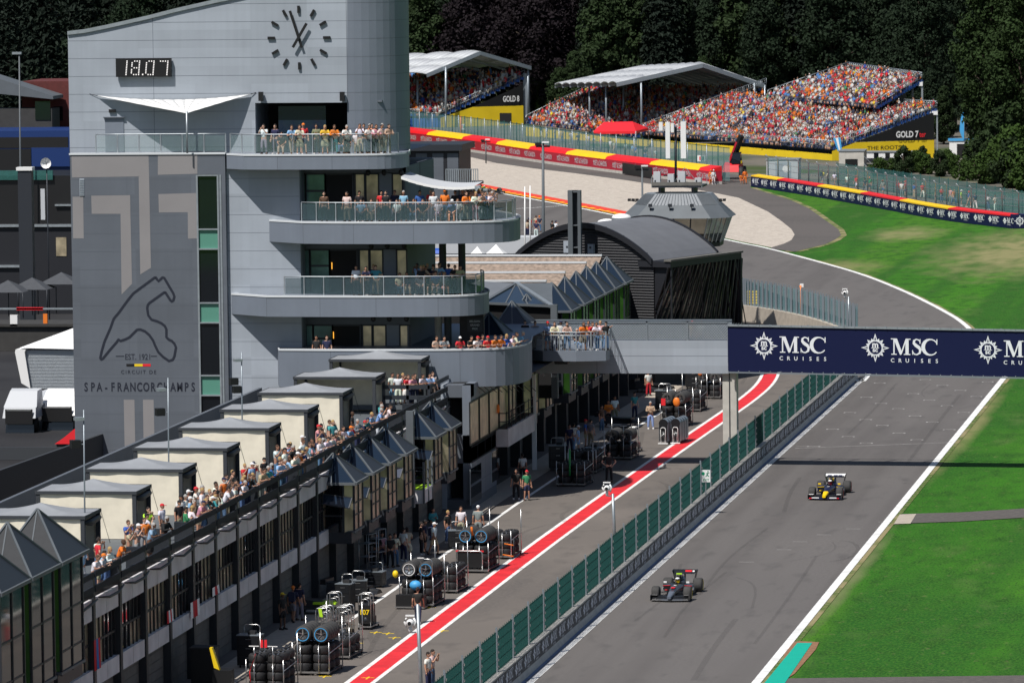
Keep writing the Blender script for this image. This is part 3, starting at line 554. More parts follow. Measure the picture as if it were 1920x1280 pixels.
def balustrade(outline, z, s0, s1, gm, step=1.15, h=1.15, inset=.28):
    # outline walked by length between fractions s0..s1
    P = [Vector(p) for p in outline]; Ls = [0]
    for a, c in zip(P, P[1:]): Ls.append(Ls[-1]+(c-a).length)
    T_ = Ls[-1]
    def at(s):
        s = max(0, min(T_, s))
        for i in range(len(P)-1):
            if s <= Ls[i+1]+1e-9:
                a, c = P[i], P[i+1]; t = (c-a).normalized(); return a.lerp(c, (s-Ls[i])/max(Ls[i+1]-Ls[i], 1e-9))+Vector((-t.y, t.x))*inset
        return P[-1]
    n = max(2, int((s1-s0)*T_/step)); pts = [at(s0*T_+(s1-s0)*T_*k/n) for k in range(n+1)]
    g_ = MB(); r_ = MB()
    for a, c in zip(pts, pts[1:]):
        d = (c-a); t = d.normalized()*.06; a2, c2 = a+t, c-t
        g_.hexa([(a2.x, a2.y, z+.12), (c2.x, c2.y, z+.12), (c2.x, c2.y+.02, z+.12), (a2.x, a2.y+.02, z+.12)], [(a2.x, a2.y, z+h-.08), (c2.x, c2.y, z+h-.08), (c2.x, c2.y+.02, z+h-.08), (a2.x, a2.y+.02, z+h-.08)], gm)
    r_.tube([(p.x, p.y, z+h) for p in pts], .035, 'galv', 6)
    ob = g_.obj('glass_rail', tw); r_.obj('handrail', tw)
    for p in pts: q = MB(); q.box(p.x-.03, p.x+.03, p.y-.03, p.y+.03, z, z+h, 'galv'); q.obj('rail_post', tw)
    return pts
r0 = [Vector((gy(178, 285, YF).x, YF)), Vector((xM, YF))]
balustrade(r0, zF1+.05, 0, 1, 'glass_rail')
rail1 = balustrade(o1, zF1+.05, .0, .74, 'glass_rail')
rail2 = balustrade(o2, zz2[0], .105, .80, 'glass_rail_dk'); rail3 = balustrade(o3, zz3[0], .17, .83, 'glass_rail_dk')
# ---- recessed glazing under the balconies
def glazing(ztop, zbot, Y, items):
    for x0p, x1p, mt in items:
        xa_, xb_ = gy(x0p, 500, Y).x, gy(x1p, 500, Y).x; b = MB(); b.box(xa_+.04, xb_-.04, Y, Y+.04, zbot, ztop, mt); w = b.obj('window', tw)
        b = MB()
        for x in (xa_, xb_): b.box(x-.045, x+.045, Y-.05, Y+.06, zbot, ztop, 'steel_dark')
        b.box(xa_, xb_, Y-.05, Y+.06, ztop-.06, ztop+.04, 'steel_dark')
        if x1p-x0p > 25 and mt != 'glass_void': z = zbot+(ztop-zbot)*.62; b.box(xa_, xb_, Y-.045, Y+.06, z-.06, z+.06, 'steel_dark')
        b.obj('frame', w)
Yg = YL+1.4
mat('glass_room', (.13, .24, .23), .12, .2, .35, .8)
for (zt_, zb_, pyT) in ((zz1[1], zz2[0], 326), (zz2[1], zz3[0], 468), (zz3[1], zz4[0]-.9, 609)):
    ztop_ = gy(600, pyT, Yg).z
    off = {326: 0, 468: 6, 609: 10}[pyT]
    glazing(ztop_, zb_, Yg, [(562+off, 575+off, 'glass_room'), (576+off, 612+off, 'glass_room'), (612+off, 664+off, 'glass_void'), (668+off, 686+off, 'glass_tan'), (688+off, 712+off, 'glass_tan'), (738+off, 757+off, 'glass_tan')])
    b = MB(); xa_ = xG; xr = gy(762, 500, Yg).x; b.box(xa_, xr, Yg-.02, Yg+.3, ztop_+.04, zt_, 'panel_dk'); b.box(gy(712+off, 500, Yg).x, gy(738+off, 500, Yg).x, Yg-.02, Yg+.3, zb_, ztop_, 'panel_md'); b.box(gy(757+off, 500, Yg).x, xr, Yg-.02, Yg+10, zb_, zt_, 'panel_dk')
    b.box(xa_, xr, Yg+5, Yg+5.2, zb_, zt_, 'glass_void'); b.obj('rear_wall', tw)
    for dx in (690, 720, 752):
        b = MB(); p = gy(dx+off, pyT-2, Yg-1.0); b.ball((p.x, p.y, zt_-.3), .16, .16, .2, 'black', 7, 5); b.tube([(p.x, p.y, zt_), (p.x, p.y, zt_-.2)], .03, 'black', 5)
        b.obj('ceiling_speaker', tw)
mat('lamp_warm', (.9, .5, .1), .5, emis=(1, .45, .05, 1.5))
for (px_, py_) in ((623, 498), (626, 628)):
    p = gy(px_, py_, Yg+.0); b = MB(); b.tube([(p.x, Yg-.12, p.z-.2), (p.x, Yg-.12, p.z+.2)], .025, 'lamp_warm', 6); b.obj('wall_lamp', tw)
# columns under the second and third balconies, right of the glazing
for px_, pyt, (za, zb_) in ((830, 480, (zz3[0], zz2[1])), (866, 480, (zz3[0], zz2[1])), (822, 620, (zz4[0]-.8, zz3[1])), (840, 620, (zz4[0]-.8, zz3[1]))):
    p = gy(px_, pyt, YF+2.5); b = MB(); b.lathe([(.22, za), (.22, zb_)], (p.x, p.y, 0), 'concrete' if px_ == 822 else 'steel_dark', n=12); b.obj('column', tw)
# dark stair core and screen behind the lower levels, right
b = MB(); xa_, xb_ = gy(862, 620, YF+3).x, gy(907, 620, YF+3).x; b.box(xa_, xb_, YF+3, YF+3.3, zz4[0]-.5, zz3[1], 'steel_black'); b.obj('stair_core', tw)
b = MB(); p, q = gy(876, 596, YF+2.9), gy(905, 622, YF+2.9); b.box(p.x, q.x, YF+2.88, YF+2.92, q.z, p.z, 'steel_dark')
for k, s_ in enumerate(('BELGIAN', 'GRAND', 'PRIX')): text(b, s_, .16, Vector(((p.x+q.x)/2, YF+2.86, p.z-.25-k*.22)), X1, Z1, 'edge_white', 'CENTER', .01)
b.obj('notice', tw)
# wing below the lowest balcony, beside the pit lane
xw = -14.25; yw0, yw1 = -93.6, -84.5; xc = gy(838, 900, yw0).x
b = MB(); zt_ = zz4[1]+.3
b.box(xc, xw, yw0, yw1, 0, .55, 'panel_dk'); zc0, zc1 = gy(858, 868, yw0).z, gy(858, 816, yw0).z
b.box(xc, xw, yw0, yw1, zc0, zc1, 'panel_dk'); b.box(xc+.1, xw-.5, yw0+1.2, yw1, .55, zt_, 'glass_void'); b.box(xw-.5, xw, yw0+.0, yw1, .55, zc0, 'panel_md'); b.box(xw-.5, xw, yw0, yw1, zc0, zt_, 'panel_md')
b.box(xc, xw, yw0+.01, yw0+1.2, gy(858, 745, yw0).z, zt_, 'panel_dk'); b.box(xc-.3, xc, yw0, yw1, 0, zt_, 'panel_lt'); b.obj('pit_wing', tw)
for k in range(4):
    ya = gx(880+k*18.5, 770, xw).y; yb_ = gx(880+k*18.5+16, 770, xw).y; z0_, z1_ = 3.85, 6.2
    b = MB(); b.box(xw-.02, xw+.03, ya, yb_, z0_, z1_, 'glass_tan'); w = b.obj('window', tw)
    b = MB(); b.box(xw, xw+.06, ya-.12, ya, z0_-.1, z1_+.1, 'black'); b.box(xw, xw+.06, yb_, yb_+.1, z0_-.1, z1_+.1, 'black'); b.box(xw, xw+.055, ya, yb_, z1_, z1_+.1, 'black'); b.box(xw, xw+.055, ya, yb_, z0_-.1, z0_, 'black'); b.obj('frame', w)
b = MB(); y_ = gx(932, 780, xw).y; b.ball((xw+.08, y_, 5.0), .1, .18, .28, 'orange', 8, 6); b.obj('warning_light', tw)
for y0p, y1p, z0_, z1_ in ((881, 902, .3, 2.4), (921, 936, .8, 2.6)):
    ya, yb_ = gx(y0p, 900, xw).y, gx(y1p, 900, xw).y; b = MB(); b.box(xw-.01, xw+.025, ya, yb_, z0_, z1_, 'glass_dark'); b.box(xw, xw+.05, ya-.08, ya, z0_, z1_, 'galv'); b.obj('door', tw)
b = MB()
for z in (1.4, 2.75, 3.6): b.box(xw, xw+.004, yw0, yw1, z, z+.02, 'seam')
for y_ in (-91.3, -88.6, -86.2): b.box(xw, xw+.0045, y_, y_+.02, 0, 3.8, 'seam')
b.obj('panel_seams', tw)
# canopy louvres under the lowest balcony
b = MB()
for k in range(16): x = gy(835+k*10, 728, YF-1.6).x; b.bar((x, YF-1.8+k*.12, zz4[1]-.02), (x+.25, YF-1.0+k*.12, zz4[1]-.42), .05, .02, 'steel_dark')
b.obj('louvre', tw)
# striped awning from the second level, right
a1, a2 = gy(752, 331, YF-1), gy(890, 349, YF-1.5)
b = MB(); n = 10
for i in range(n):
    u, v = i/n, (i+1)/n
    def q(t, k): p = a1.lerp(a2, t); return Vector((p.x, p.y+k*3.0, p.z-.55*4*t*(1-t)*.5+k*.12))
    b.add([q(u, 0), q(v, 0), q(v, 1), q(u, 1)], [(0, 1, 2, 3)], 'canvas_grey', True); b.add([q(u, 0), q(v, 0), q(v, 0)-Vector((0, 0, .14)), q(u, 0)-Vector((0, 0, .16))], [(0, 1, 2, 3)], 'white_canvas', True)
aw = b.obj('shade_sail', origin=(a1.x, a1.y, zz2[0])); tag(aw, 'narrow grey shade sail sloping over the second balcony of the tower', 'shade sail')
# ------------------------------------------------------------ pit building, terrace side
XF = -16.0
pb = thing('pit_building', 'long dark pit building with garages, white spandrels and a roof terrace of tents', 'building', (-20, -150, 0))
PY0, PY1, BAY = -230.0, -95.0, 5.0
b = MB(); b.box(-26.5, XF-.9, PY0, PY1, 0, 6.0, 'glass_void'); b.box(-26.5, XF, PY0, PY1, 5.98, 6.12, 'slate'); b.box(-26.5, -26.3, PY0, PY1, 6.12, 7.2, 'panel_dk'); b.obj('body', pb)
ys = [-180.2+BAY*k for k in range(-9, 17)]
mat('win_tan_reflect', (.42, .36, .26), .3, .6, .5, .9); mat('post_dark', (.014, .018, .024), .5)  # tan of the reflected sunlit ground put into the pane colour
mat('rail_dark', (.016, .020, .028), .7, spec=.2)
for i, y in enumerate(ys):
    if y > -99: break
    b = MB(); b.box(XF-.2, XF+.66, y-.2, y+.2, 0, 7.2, 'post_dark'); b.obj('post', pb)
    mid = y+BAY/2
    b = MB(); b.box(XF-.3, XF+.30, y+1.5, y+BAY-.2, 0, 2.45, 'concrete_block')
    for k in range(1, 6): b.box(XF+.30, XF+.306, y+1.5, y+BAY-.2, k*.42, k*.42+.025, 'black')
    b.obj('pillar', pb)
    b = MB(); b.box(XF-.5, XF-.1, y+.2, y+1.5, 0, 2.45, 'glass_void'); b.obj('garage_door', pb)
    if y > -190 or True:
        for (za, zb, nm) in ((2.4, 3.15, 'spandrel'), (5.25, 6.15, 'terrace_panel')):
            b = MB()
            for (u0, u1) in ((.26, BAY/2-.03), (BAY/2+.03, BAY-.26)): b.box(XF-.1, XF+.60, y+u0, y+u1, za, zb, 'spandrel')
            b.box(XF-.1, XF+.55, y+.2, y+BAY-.2, za+.02, zb-.02, 'black'); b.obj(nm, pb)
        b = MB(); b.box(XF+.2, XF+.40, y+.2, y+BAY*.48, 3.15, 5.25, 'win_tan_reflect' if i % 3 else 'glass_dark'); b.box(XF+.2, XF+.40, y+BAY*.52, y+BAY-.2, 3.15, 4.1 if i % 4 == 1 else 5.25, 'glass_dark' if i % 3 == 2 else 'win_tan_reflect'); b.box(XF+.1, XF+.2, y+.2, y+BAY-.2, 3.15, 5.25, 'glass_void'); w = b.obj('window', pb)
        b = MB()
        for k in range(7): yy = y+.25+k*(BAY-.5)/6; b.box(XF+.39, XF+.46, yy-.03, yy+.03, 3.15, 5.25, 'steel_black')
        b.box(XF+.39, XF+.45, y+.25, y+BAY-.25, 4.15, 4.25, 'steel_black'); b.obj('frame', w)
    b = MB()
    for z in (6.45, 7.05): b.box(XF+.62, XF+.70, y+.1, y+BAY-.1, z, z+.26, 'rail_dark')
    b.box(XF+.66, XF+.67, y+.2, y+BAY-.2, 6.25, 6.5, 'net_black')
    b.tube([(XF+.8, y+.2, 6.2), (XF+.85, y+BAY*.4, 6.0), (XF+.8, y+BAY*.8, 5.95+.2*random.random()), (XF+.8, y+BAY, 6.15)], [.03, .06, .07, .04], 'black', 5); b.obj('terrace_rail', pb)
# glass bays with pyramid roofs
def bay(parent, y, z0, ze, za, dx=1.9, roof='glass_blue', side='glass_tan', wid=3.0, back=None, lattice=True):
    xa, xb = XF-.05, XF+dx; ya, yb = y-wid/2, y+wid/2
    b = MB(); cx, cy = (xa+xb)/2-.3, y
    apex = Vector((xa+.35*dx, y, za)) if back is None else Vector((xa+.3*dx, y, za))
    c = [Vector((xa-.4, ya-.25, ze)), Vector((xb+.2, ya-.25, ze)), Vector((xb+.2, yb+.25, ze)), Vector((xa-.4, yb+.25, ze))]
    for i in range(3): b.face([c[i], c[i+1], apex], roof if i == 0 else ('steel_dark' if i == 1 else roof))
    b.face([c[3], c[0], apex], roof); b.face(c[::-1], 'steel_black'); r_ = b.obj('bay_roof', parent)
    b = MB()
    for q in c: b.bar(q+Vector((0, 0, .01)), apex+Vector((0, 0, .03)), .09, .07, 'slate')
    for i in range(3): b.bar(c[i]+Vector((0, 0, -.03)), c[i+1]+Vector((0, 0, -.03)), .12, .14, 'slate')
    b.bar((c[0]+c[1])/2, apex, .05, .05, 'slate'); b.obj('roof_frame', r_)
    b = MB()
    b.box(xa, xb-.5, ya, ya+.04, z0+.1, ze, 'glass_dark'); b.box(xb-.04, xb, ya+.3, yb-.3, z0+.1, ze, side); b.box(xa, xb-.5, yb-.04, yb, z0+.1, ze, 'glass_dark')
    b.hexa([(xb-.5, ya, z0+.1), (xb-.46, ya+.03, z0+.1), (xb-.02, ya+.33, z0+.1), (xb, ya+.3, z0+.1)], [(xb-.5, ya, ze), (xb-.46, ya+.03, ze), (xb-.02, ya+.33, ze), (xb, ya+.3, ze)], side); w = b.obj('bay_window', parent)
    b = MB(); b.box(xa, xb-.1, ya+.05, yb-.05, z0-.5, z0+.12, 'steel_dark'); b.box(xa, xb+.06, ya+.1, yb-.1, z0+.05, z0+.16, 'slate')
    for (x, yy) in ((xa+.05, ya), (xb-.5, ya), (xb, ya+.3), (xb, yb-.3), (xb, y)): b.box(x-.05, x+.05, yy-.05, yy+.05, z0, ze, 'steel_dark')
    if lattice:
        for z in (z0+.9, (z0+ze)/2+.2): b.box(xa, xb-.45, ya-.02, ya+.0, z, z+.08, 'steel_dark'); b.box(xb-.01, xb+.03, ya+.3, yb-.3, z, z+.08, 'steel_dark')
    b.obj('bay_frame', w); return w
def flap(parent, y, z, dx=1.5, mt='glass_blue'):
    b = MB(); p = [Vector((XF+.3, y-2.2, z)), Vector((XF+.3+dx, y-2.1, z-.25)), Vector((XF+1.9, y-1.7, z+.25)), Vector((XF+.3, y-1.7, z+.45))]
    b.face(p, mt); 
    for i in range(4): b.bar(p[i], p[(i+1) % 4], .06, .06, 'steel_dark')
    o = b.obj('open_window', parent); return o
for k, y in enumerate((-130.6, -125.6, -120.6, -115.6, -106, -100.9)):
    bay(pb, y, 2.9, 5.55, 6.9 if k != 0 else 6.9, side='win_tan_reflect'); 
    if k not in (5,): flap(pb, y, 4.55, mt='glass_blue' if k != 3 else 'glass_mirror')
# steel blue post between the bays and the small corner balcony by the wing
b = MB(); p = gx(772, 900, XF+1.6); b.box(XF+1.35, XF+1.75, p.y-.2, p.y+.2, 2.2, 7.5, 'slate'); b.obj('post', pb)
b = MB(); b.box(XF, XF+2.1, -111.9, -109.2, 2.3, 3.05, 'spandrel'); b.box(XF, XF+2.05, -111.8, -109.3, 3.05, 3.1, 'lime'); b.obj('corner_balcony', pb)
b = MB()
for z in (3.6, 4.1): b.tube([(XF+.2, -111.9, z), (XF+2.1, -111.9, z), (XF+2.1, -109.2, z)], .03, 'steel_dark', 5)
for y in (-111.9, -110.5, -109.2): b.box(XF+2.05, XF+2.15, y-.06, y+.06, 2.3, 4.6, 'slate')
b.obj('balcony_rail', pb)
# taller bays at the near end of the terrace building
mat('roof_membrane', (.026, .028, .032), .7, 0, .1, 3)
for y in (-205, -200, -195): bay(pb, y, 4.5, 9.1, 11.0, dx=2.0, roof='roof_membrane', side='glass_dark', wid=4.4)
b = MB(); b.box(-26, XF-.2, -208, -192.5, 6.1, 9.0, 'glass_void'); b.prism([(-26, -208, 9.0), (-26, -192.5, 9.0), (-26, -200, 11.2)], (9.5, 0, 0), 'roof_membrane'); b.obj('upper_storey', pb)
# flags and cloths hung in the first-floor windows
mat('flag_red', (.55, .02, .03), .8); mat('flag_blue', (.03, .16, .45), .8)
def hung(px, py, w, h, cols, label, vertical=True):
    p = gx(px, py, XF+.66); b = MB(); n = len(cols)
    for i, cmt in enumerate(cols):
        for k in range(4):
            y0 = p.y+(i+k/4)/n*w; y1 = p.y+(i+(k+1)/4)/n*w; o0 = .04*math.sin(k*1.7+i); o1 = .04*math.sin((k+1)*1.7+i)
            b.face([(XF+.67+o0, y0, p.z-h), (XF+.67+o1, y1, p.z-h), (XF+.67, y1, p.z), (XF+.67, y0, p.z)], cmt)
    o = b.obj('flag', origin=(XF+.67, p.y, p.z)); md = o.modifiers.new('s', 'SOLIDIFY'); md.thickness = .01
    tag(o, label, 'flag', 'cloths hung from the pit building windows')
hung(176, 1200, 1.1, 1.3, ['flag_red', 'flag_blue', 'flag_red'], 'crumpled red and blue flag hung from the nearest pit building window')
hung(313, 1146, 1.2, .55, ['flag_red', 'white_canvas', 'flag_red', 'white_canvas'], 'red and white flag hung over a spandrel left of its taller twin')
hung(357, 1130, 1.9, .75, ['white_canvas', 'flag_red', 'flag_red', 'white_canvas'], 'taller red and white flag hung over the middle pit building spandrel')
hung(398, 1102, 1.5, .4, ['white_canvas', 'flag_red', 'white_canvas'], 'low crumpled white and red cloth hung at the pit building window')
hung(697, 975, .9, .5, ['white_canvas', 'flag_red'], 'small white and red flag below the glass bays')
b = MB(); p = gx(492.5, 1127, XF+.2); b.box(XF+.19, XF+.21, p.y-.25, p.y+.25, p.z-.2, p.z+.2, 'flag_red'); text(b, '11', .3, Vector((XF+.215, p.y-.02, p.z-.1)), Y1, Z1, 'white_paint', 'CENTER', .01); b.obj('garage_number', pb)
# ------------------------------------------------------------ terrace tents
TX = -18.5
def tent(loc, w=4.75, d=3.2, h=2.35, open_front=False, label=''):
    t = thing('terrace_tent', label, 'tent', loc, 'grey-roofed tents along the pit terrace'); x, y, z = loc
    ze = z+h; xa, xb, ya, yb = x-w, x, y, y+d; ap = Vector(((xa+xb)/2, (ya+yb)/2, ze+.44))
    b = MB(); n = 10; ring = []
    edge = [Vector((xa+(xb-xa)*k/n, ya, ze)) for k in range(n)]+[Vector((xb, ya+(yb-ya)*k/n, ze)) for k in range(n)]+[Vector((xb-(xb-xa)*k/n, yb, ze)) for k in range(n)]+[Vector((xa, yb-(yb-ya)*k/n, ze)) for k in range(n)]
    lv = 6; N_ = len(edge); vs = []; fs = []
    for j in range(lv+1):
        u = j/lv
        for p in edge: q = p.lerp(ap, u); q.z = ze+(ap.z-ze)*(u**1.75)+.06; vs.append(q)
    for j in range(lv):
        for k in range(N_): fs.append((j*N_+k, j*N_+(k+1) % N_, (j+1)*N_+(k+1) % N_, (j+1)*N_+k))
    b.add(vs, fs, 'tent_roof', True); b.obj('roof', t)
    b = MB(); e = .03
    b.box(xa-e, xb+e, ya-e, ya, ze-.07, ze+.08, 'tent_trim'); b.box(xb, xb+e, ya, yb+e, ze-.07, ze+.08, 'tent_trim'); b.box(xa-e, xa, ya, yb+e, ze-.07, ze+.08, 'tent_trim'); b.box(xa, xb, yb, yb+e, ze-.07, ze+.08, 'tent_trim'); b.obj('valance', t)
    for (px_, py_) in ((xa+.1, ya+.1), (xb-.1, ya+.1), (xb-.1, yb-.1), (xa+.1, yb-.1)):
        b = MB(); b.box(px_-.09, px_+.09, py_-.09, py_+.09, z, ze-.05, 'tent_trim'); b.obj('leg', t)
    b = MB(); mt = 'tent_cream'
    def cloth(p, q, nrm):
        k = 14
        for i in range(k):
            u, v = i/k, (i+1)/k
            for j in range(4):
                z0, z1 = z+.02+(ze-.1-z)*j/4, z+.02+(ze-.1-z)*(j+1)/4
                f = lambda u_, zz: (Vector(p).lerp(Vector(q), u_)+Vector(nrm)*(.018*math.sin(u_*17+zz*1.3+x)+.012*math.sin(u_*7-zz*2.2))).to_tuple()[:2]+(zz,)
                b.add([f(u, z0), f(v, z0), f(v, z1), f(u, z1)], [(0, 1, 2, 3)], mt, True)
    if not open_front: cloth((xa+.05, ya+.06, 0), (xb-.2, ya+.06, 0), (0, 1, 0))
    cloth((xb-.1, yb-.05, 0), (xa+.05, yb-.05, 0), (0, 1, 0)); cloth((xa+.06, yb, 0), (xa+.06, ya, 0), (1, 0, 0)); b.obj('side_wall', t)
    b = MB(); b.tube([(xb-.02, ya+.2, ze-.25), (xb-.0, ya+d*.35, ze-.33), (xb, ya+d*.7, ze-.28), (xb-.02, yb-.2, ze-.3)], [.10, .17, .15, .12], 'black', 6); b.obj('rolled_curtain', t)
    b = MB(); b.tube([(xb+.02, yb-.05, ze-.05), (xb+.35, yb+.25, ze-1.5)], .012, 'black', 4); b.obj('guy_rope', t)
    return t
ordn = ['nearest', 'second nearest', 'third nearest', 'fourth nearest', 'fifth nearest', 'sixth nearest', 'seventh nearest', 'second farthest']
tys = [-173.4, -163.0, -152.9, -142.5, -131.9, -121.4, -111.2, -101.0]
for k, y in enumerate(tys):
    tent((TX, y, 6.12), h=2.15, open_front=(k == 7), label='grey-roofed cream terrace tent, %s of the row%s' % (ordn[k], ' and open at the front' if k == 7 else ''))
p = gy(789, 676, -94.9); tent((p.x, -94.9, p.z-2.3), w=5.4, d=2.9, h=2.3, open_front=True, label='wider grey-roofed tent on the high corner platform, farthest of the row'); PLT = p
b = MB(); zp = p.z-2.3
b.box(p.x-6, p.x+.9, -98.2, -91.5, zp-.25, zp, 'slate'); b.box(p.x-6, p.x+.8, -97.8, -91.6, 6.1, zp-.25, 'panel_dk'); b.obj('corner_platform', pb)
b = MB()
for z in (zp+.35, zp+.95): b.box(p.x-1.6, p.x+1.1, -98.35, -98.27, z, z+.24, 'steel_dark'); b.box(p.x+1.0, p.x+1.08, -98.3, -91.6, z, z+.24, 'steel_dark')
for x in (p.x-1.6, p.x-.2, p.x+1.05): b.box(x-.08, x+.08, -98.35, -98.2, zp-1.2, zp+1.2, 'steel_dark')
b.tube([(p.x-1, -98.4, zp-.3), (p.x+.4, -98.4, zp-.5), (p.x+1.2, -96, zp-.35), (p.x+1.3, -93, zp-.1)], [.06, .14, .14, .06], 'black', 5); b.obj('terrace_rail', pb)
# ------------------------------------------------------------ pit building beyond the tower: bays, gravel roofs
pb2 = thing('pit_building', 'pit building beyond the tower with ridged tan gravel roofs over tall glass bays', 'building', (-20, -30, 0))
b = MB(); b.box(-38, XF-.4, -84, 10, 0, 8.3, 'glass_void'); b.box(-38, XF+.05, -84, 10, 2.5, 3.0, 'panel_dk'); b.obj('body', pb2)
for i in range(19):
    y = -84+5*i; b = MB(); b.box(XF-.1, XF+.8, y-.2, y+.2, 0, 3.2, 'post_dark'); b.obj('post', pb2)
    b = MB(); b.box(XF-.3, XF+.2, y+1.4, y+4.7, 0, 2.6, 'concrete_block')
    for k in range(1, 6): b.box(XF+.2, XF+.206, y+1.4, y+4.7, k*.42, k*.42+.025, 'black')
    b.obj('pillar', pb2)
    if i in (6, 7, 8, 10, 11): b = MB(); b.box(XF-.1, XF+1.0, y+.3, y+4.7, 2.5, 3.5, 'spandrel'); b.box(XF+1.0, XF+1.01, y+.7, y+4.2, 2.65, 3.3, 'flag_red' if i in (6, 11) else 'spandrel'); b.obj('spandrel', pb2)
b = MB(); p, q = gx(953, 800, -13.6), gx(1003, 800, -13.6); b.box(XF, -13.6, p.y, q.y, 2.7, 3.75, 'spandrel'); b.box(XF, -13.75, p.y+.1, q.y-.1, 3.75, 3.8, 'steel_black'); b.obj('corner_balcony', pb2); b = MB()
for z in (4.2, 4.7): b.tube([(XF, p.y+.1, z), (-13.7, p.y+.1, z), (-13.7, q.y-.1, z)], .03, 'steel_black', 5)
for k in range(7): y = p.y+.1+(q.y-p.y-.2)*k/6; b.tube([(-13.7, y, 3.7), (-13.7, y, 4.8)], .03, 'steel_black', 5)
b.obj('balcony_rail', pb2)
mat('glass_greenry', (.035, .10, .018), .15, .3, .6, .6)
for k, y in enumerate((-79, -70, -64, -53.3, -47.5, -42.3, -37.4, -32.6, -27.4)):
    bay(pb2, y, 3.2, 8.7, 10.4, dx=1.9, roof='glass_blue', side='glass_greenry' if y > -56 else 'win_tan_reflect', wid=3.3, back=True)
for k, (y, w_) in enumerate(((-53.3, 4.6), (-44.9, 7.6), (-35, 7.4), (-27.4, 4.4))):
    b = MB(); A = Vector((XF-.3, y-w_/2, 8.7)); B = Vector((XF-.3, y+w_/2, 8.7)); Rg = Vector((XF+.2, y, 10.5)); Lv = Vector((-13, 0, 0))
    b.face([A+Lv, A, Rg, Rg+Lv], 'gravel_roof'); b.face([B, B+Lv, Rg+Lv, Rg], 'gravel_roof'); b.face([A+Lv, Rg+Lv, B+Lv], 'slate'); b.bar(Rg+Vector((0, 0, .04)), Rg+Lv+Vector((0, 0, .04)), .28, .12, 'edge_white'); b.obj('roof', pb2)
# glass hip end in front of the ridged roofs
b = MB(); c = [gx(883, 576, -20.5), None]; ya = -66.0
P0, P1, P2, P3 = gy(905, 568, ya), gy(1034, 574, ya), gy(1036, 530, ya+7), gy(968, 531, ya+7)
b.face([P0, P1, P2*.15+P3*.85], 'glass_blue'); b.face([P1, P2, P3], 'slate'); b.face([P0, P3, P3+Vector((-6, 2, .2)), P0+Vector((-8, 0, 0))], 'roof_seam')
b.bar(P3, P1, .3, .2, 'galv'); b.bar(P3, P0, .25, .15, 'slate'); b.bar(P0, P1, .15, .15, 'slate')
for u in (.33, .66): b.bar(P0.lerp(P1, u), P3, .08, .08, 'slate')
b.obj('roof', pb2)
b = MB(); b.box(P0.x-6, P1.x+.3, ya+.2, ya+.5, 4, P0.z-.1, 'glass_void'); b.box(P0.x-6, P1.x+.3, ya+.15, ya+.2, P0.z-1.6, P0.z-1.45, 'steel_grey'); b.box(P1.x-.05, P1.x+.35, ya-.1, ya+.3, 4, P1.z+.1, 'slate'); b.obj('glazed_front', pb2)
# ------------------------------------------------------------ footbridge with banner
YB = -70.0
br = thing('footbridge', 'grey footbridge across pit lane and track carrying a navy sponsor banner', 'bridge', (-2, YB, 0))
xl, xm_ = gy(985, 660, YB).x, gy(1366, 650, YB).x; xr = 26.0
zt_, zb_ = gy(1250, 638, YB).z, gy(1250, 700, YB).z; zr = gy(1250, 603, YB).z
b = MB(); b.box(xl, xm_, YB, YB+2.0, zb_, zt_, 'panel_lt'); b.box(xl, xm_, YB-.004, YB, (zb_+zt_)/2+.05, (zb_+zt_)/2+.07, 'seam'); x = gy(1119, 690, YB).x; b.box(x, x+.02, YB-.005, YB, zb_, zt_, 'seam'); b.obj('deck_side', br)
b = MB(); b.box(xl, xm_, YB+.06, YB+.07, zt_+.05, zr-.05, 'mesh_grey'); b.box(xl, xm_, YB+1.9, YB+1.91, zt_+.05, zr-.05, 'mesh_grey')
x = xl
while x < xm_:
    for s_ in (-1, 1): b.bar((x, YB+.05, zt_+.05), (x+s_*.9, YB+.05, zr-.08), .018, .018, 'galv')
    x += .16
b.obj('mesh_panel', br)
for x in np.linspace(xl, xm_, 6): b = MB(); b.box(x-.05, x+.05, YB, YB+.1, zt_, zr, 'steel_grey'); b.obj('post', br)
b = MB(); b.box(xl, xm_, YB, YB+.1, zr-.08, zr, 'steel_grey'); b.box(xl, xm_, YB+1.85, YB+1.95, zr-.08, zr, 'steel_grey'); b.obj('handrail', br)
# banner half, dropping slightly to the right
BL, BR_ = Vector((xm_, YB-.35, 0)), Vector((xr, YB-2.0, 0)); bd = (BR_-BL); L_ = bd.length; bd.normalize(); drop = -.013
def bp(s, z): return BL+bd*s+Vector((0, 0, z+drop*s))
zT, zB = gy(1367, 611, YB).z, gy(1367, 695, YB).z
b = MB(); b.hexa([bp(0, zB), bp(L_, zB), bp(L_, zB)+Vector((0, .06, 0)), bp(0, zB)+Vector((0, .06, 0))], [bp(0, zT), bp(L_, zT), bp(L_, zT)+Vector((0, .06, 0)), bp(0, zT)+Vector((0, .06, 0))], 'navy'); bn = b.obj('banner', br)
b = MB(); bx = (bd+Vector((0, 0, drop))).normalized(); mat('banner_white', (.78, .8, .84), .5)
for px_ in (1411, 1621, 1832, 2043):
    s = (px_-1366)/30.35; msc(b, bp(s, zB+1.22)+Vector((0, -.012, 0)), bx, Z1, 1.0, 'banner_white', 'navy')
b.obj('lettering', bn)
b = MB(); b.bar(bp(0, zT+.07)+Vector((0, -.02, 0)), bp(L_, zT+.07)+Vector((0, -.02, 0)), .12, .12, 'galv'); b.bar(bp(0, zB-.06), bp(L_, zB-.06), .1, .08, 'steel_grey')
k = 0.
while k < L_: b.cbox(bp(k, zB+.03)+Vector((0, -.01, 0)), .05, .03, .05, 'galv'); b.cbox(bp(k, zT+.07)+Vector((0, -.08, 0)), .04, .05, .14, 'steel_grey'); k += .66
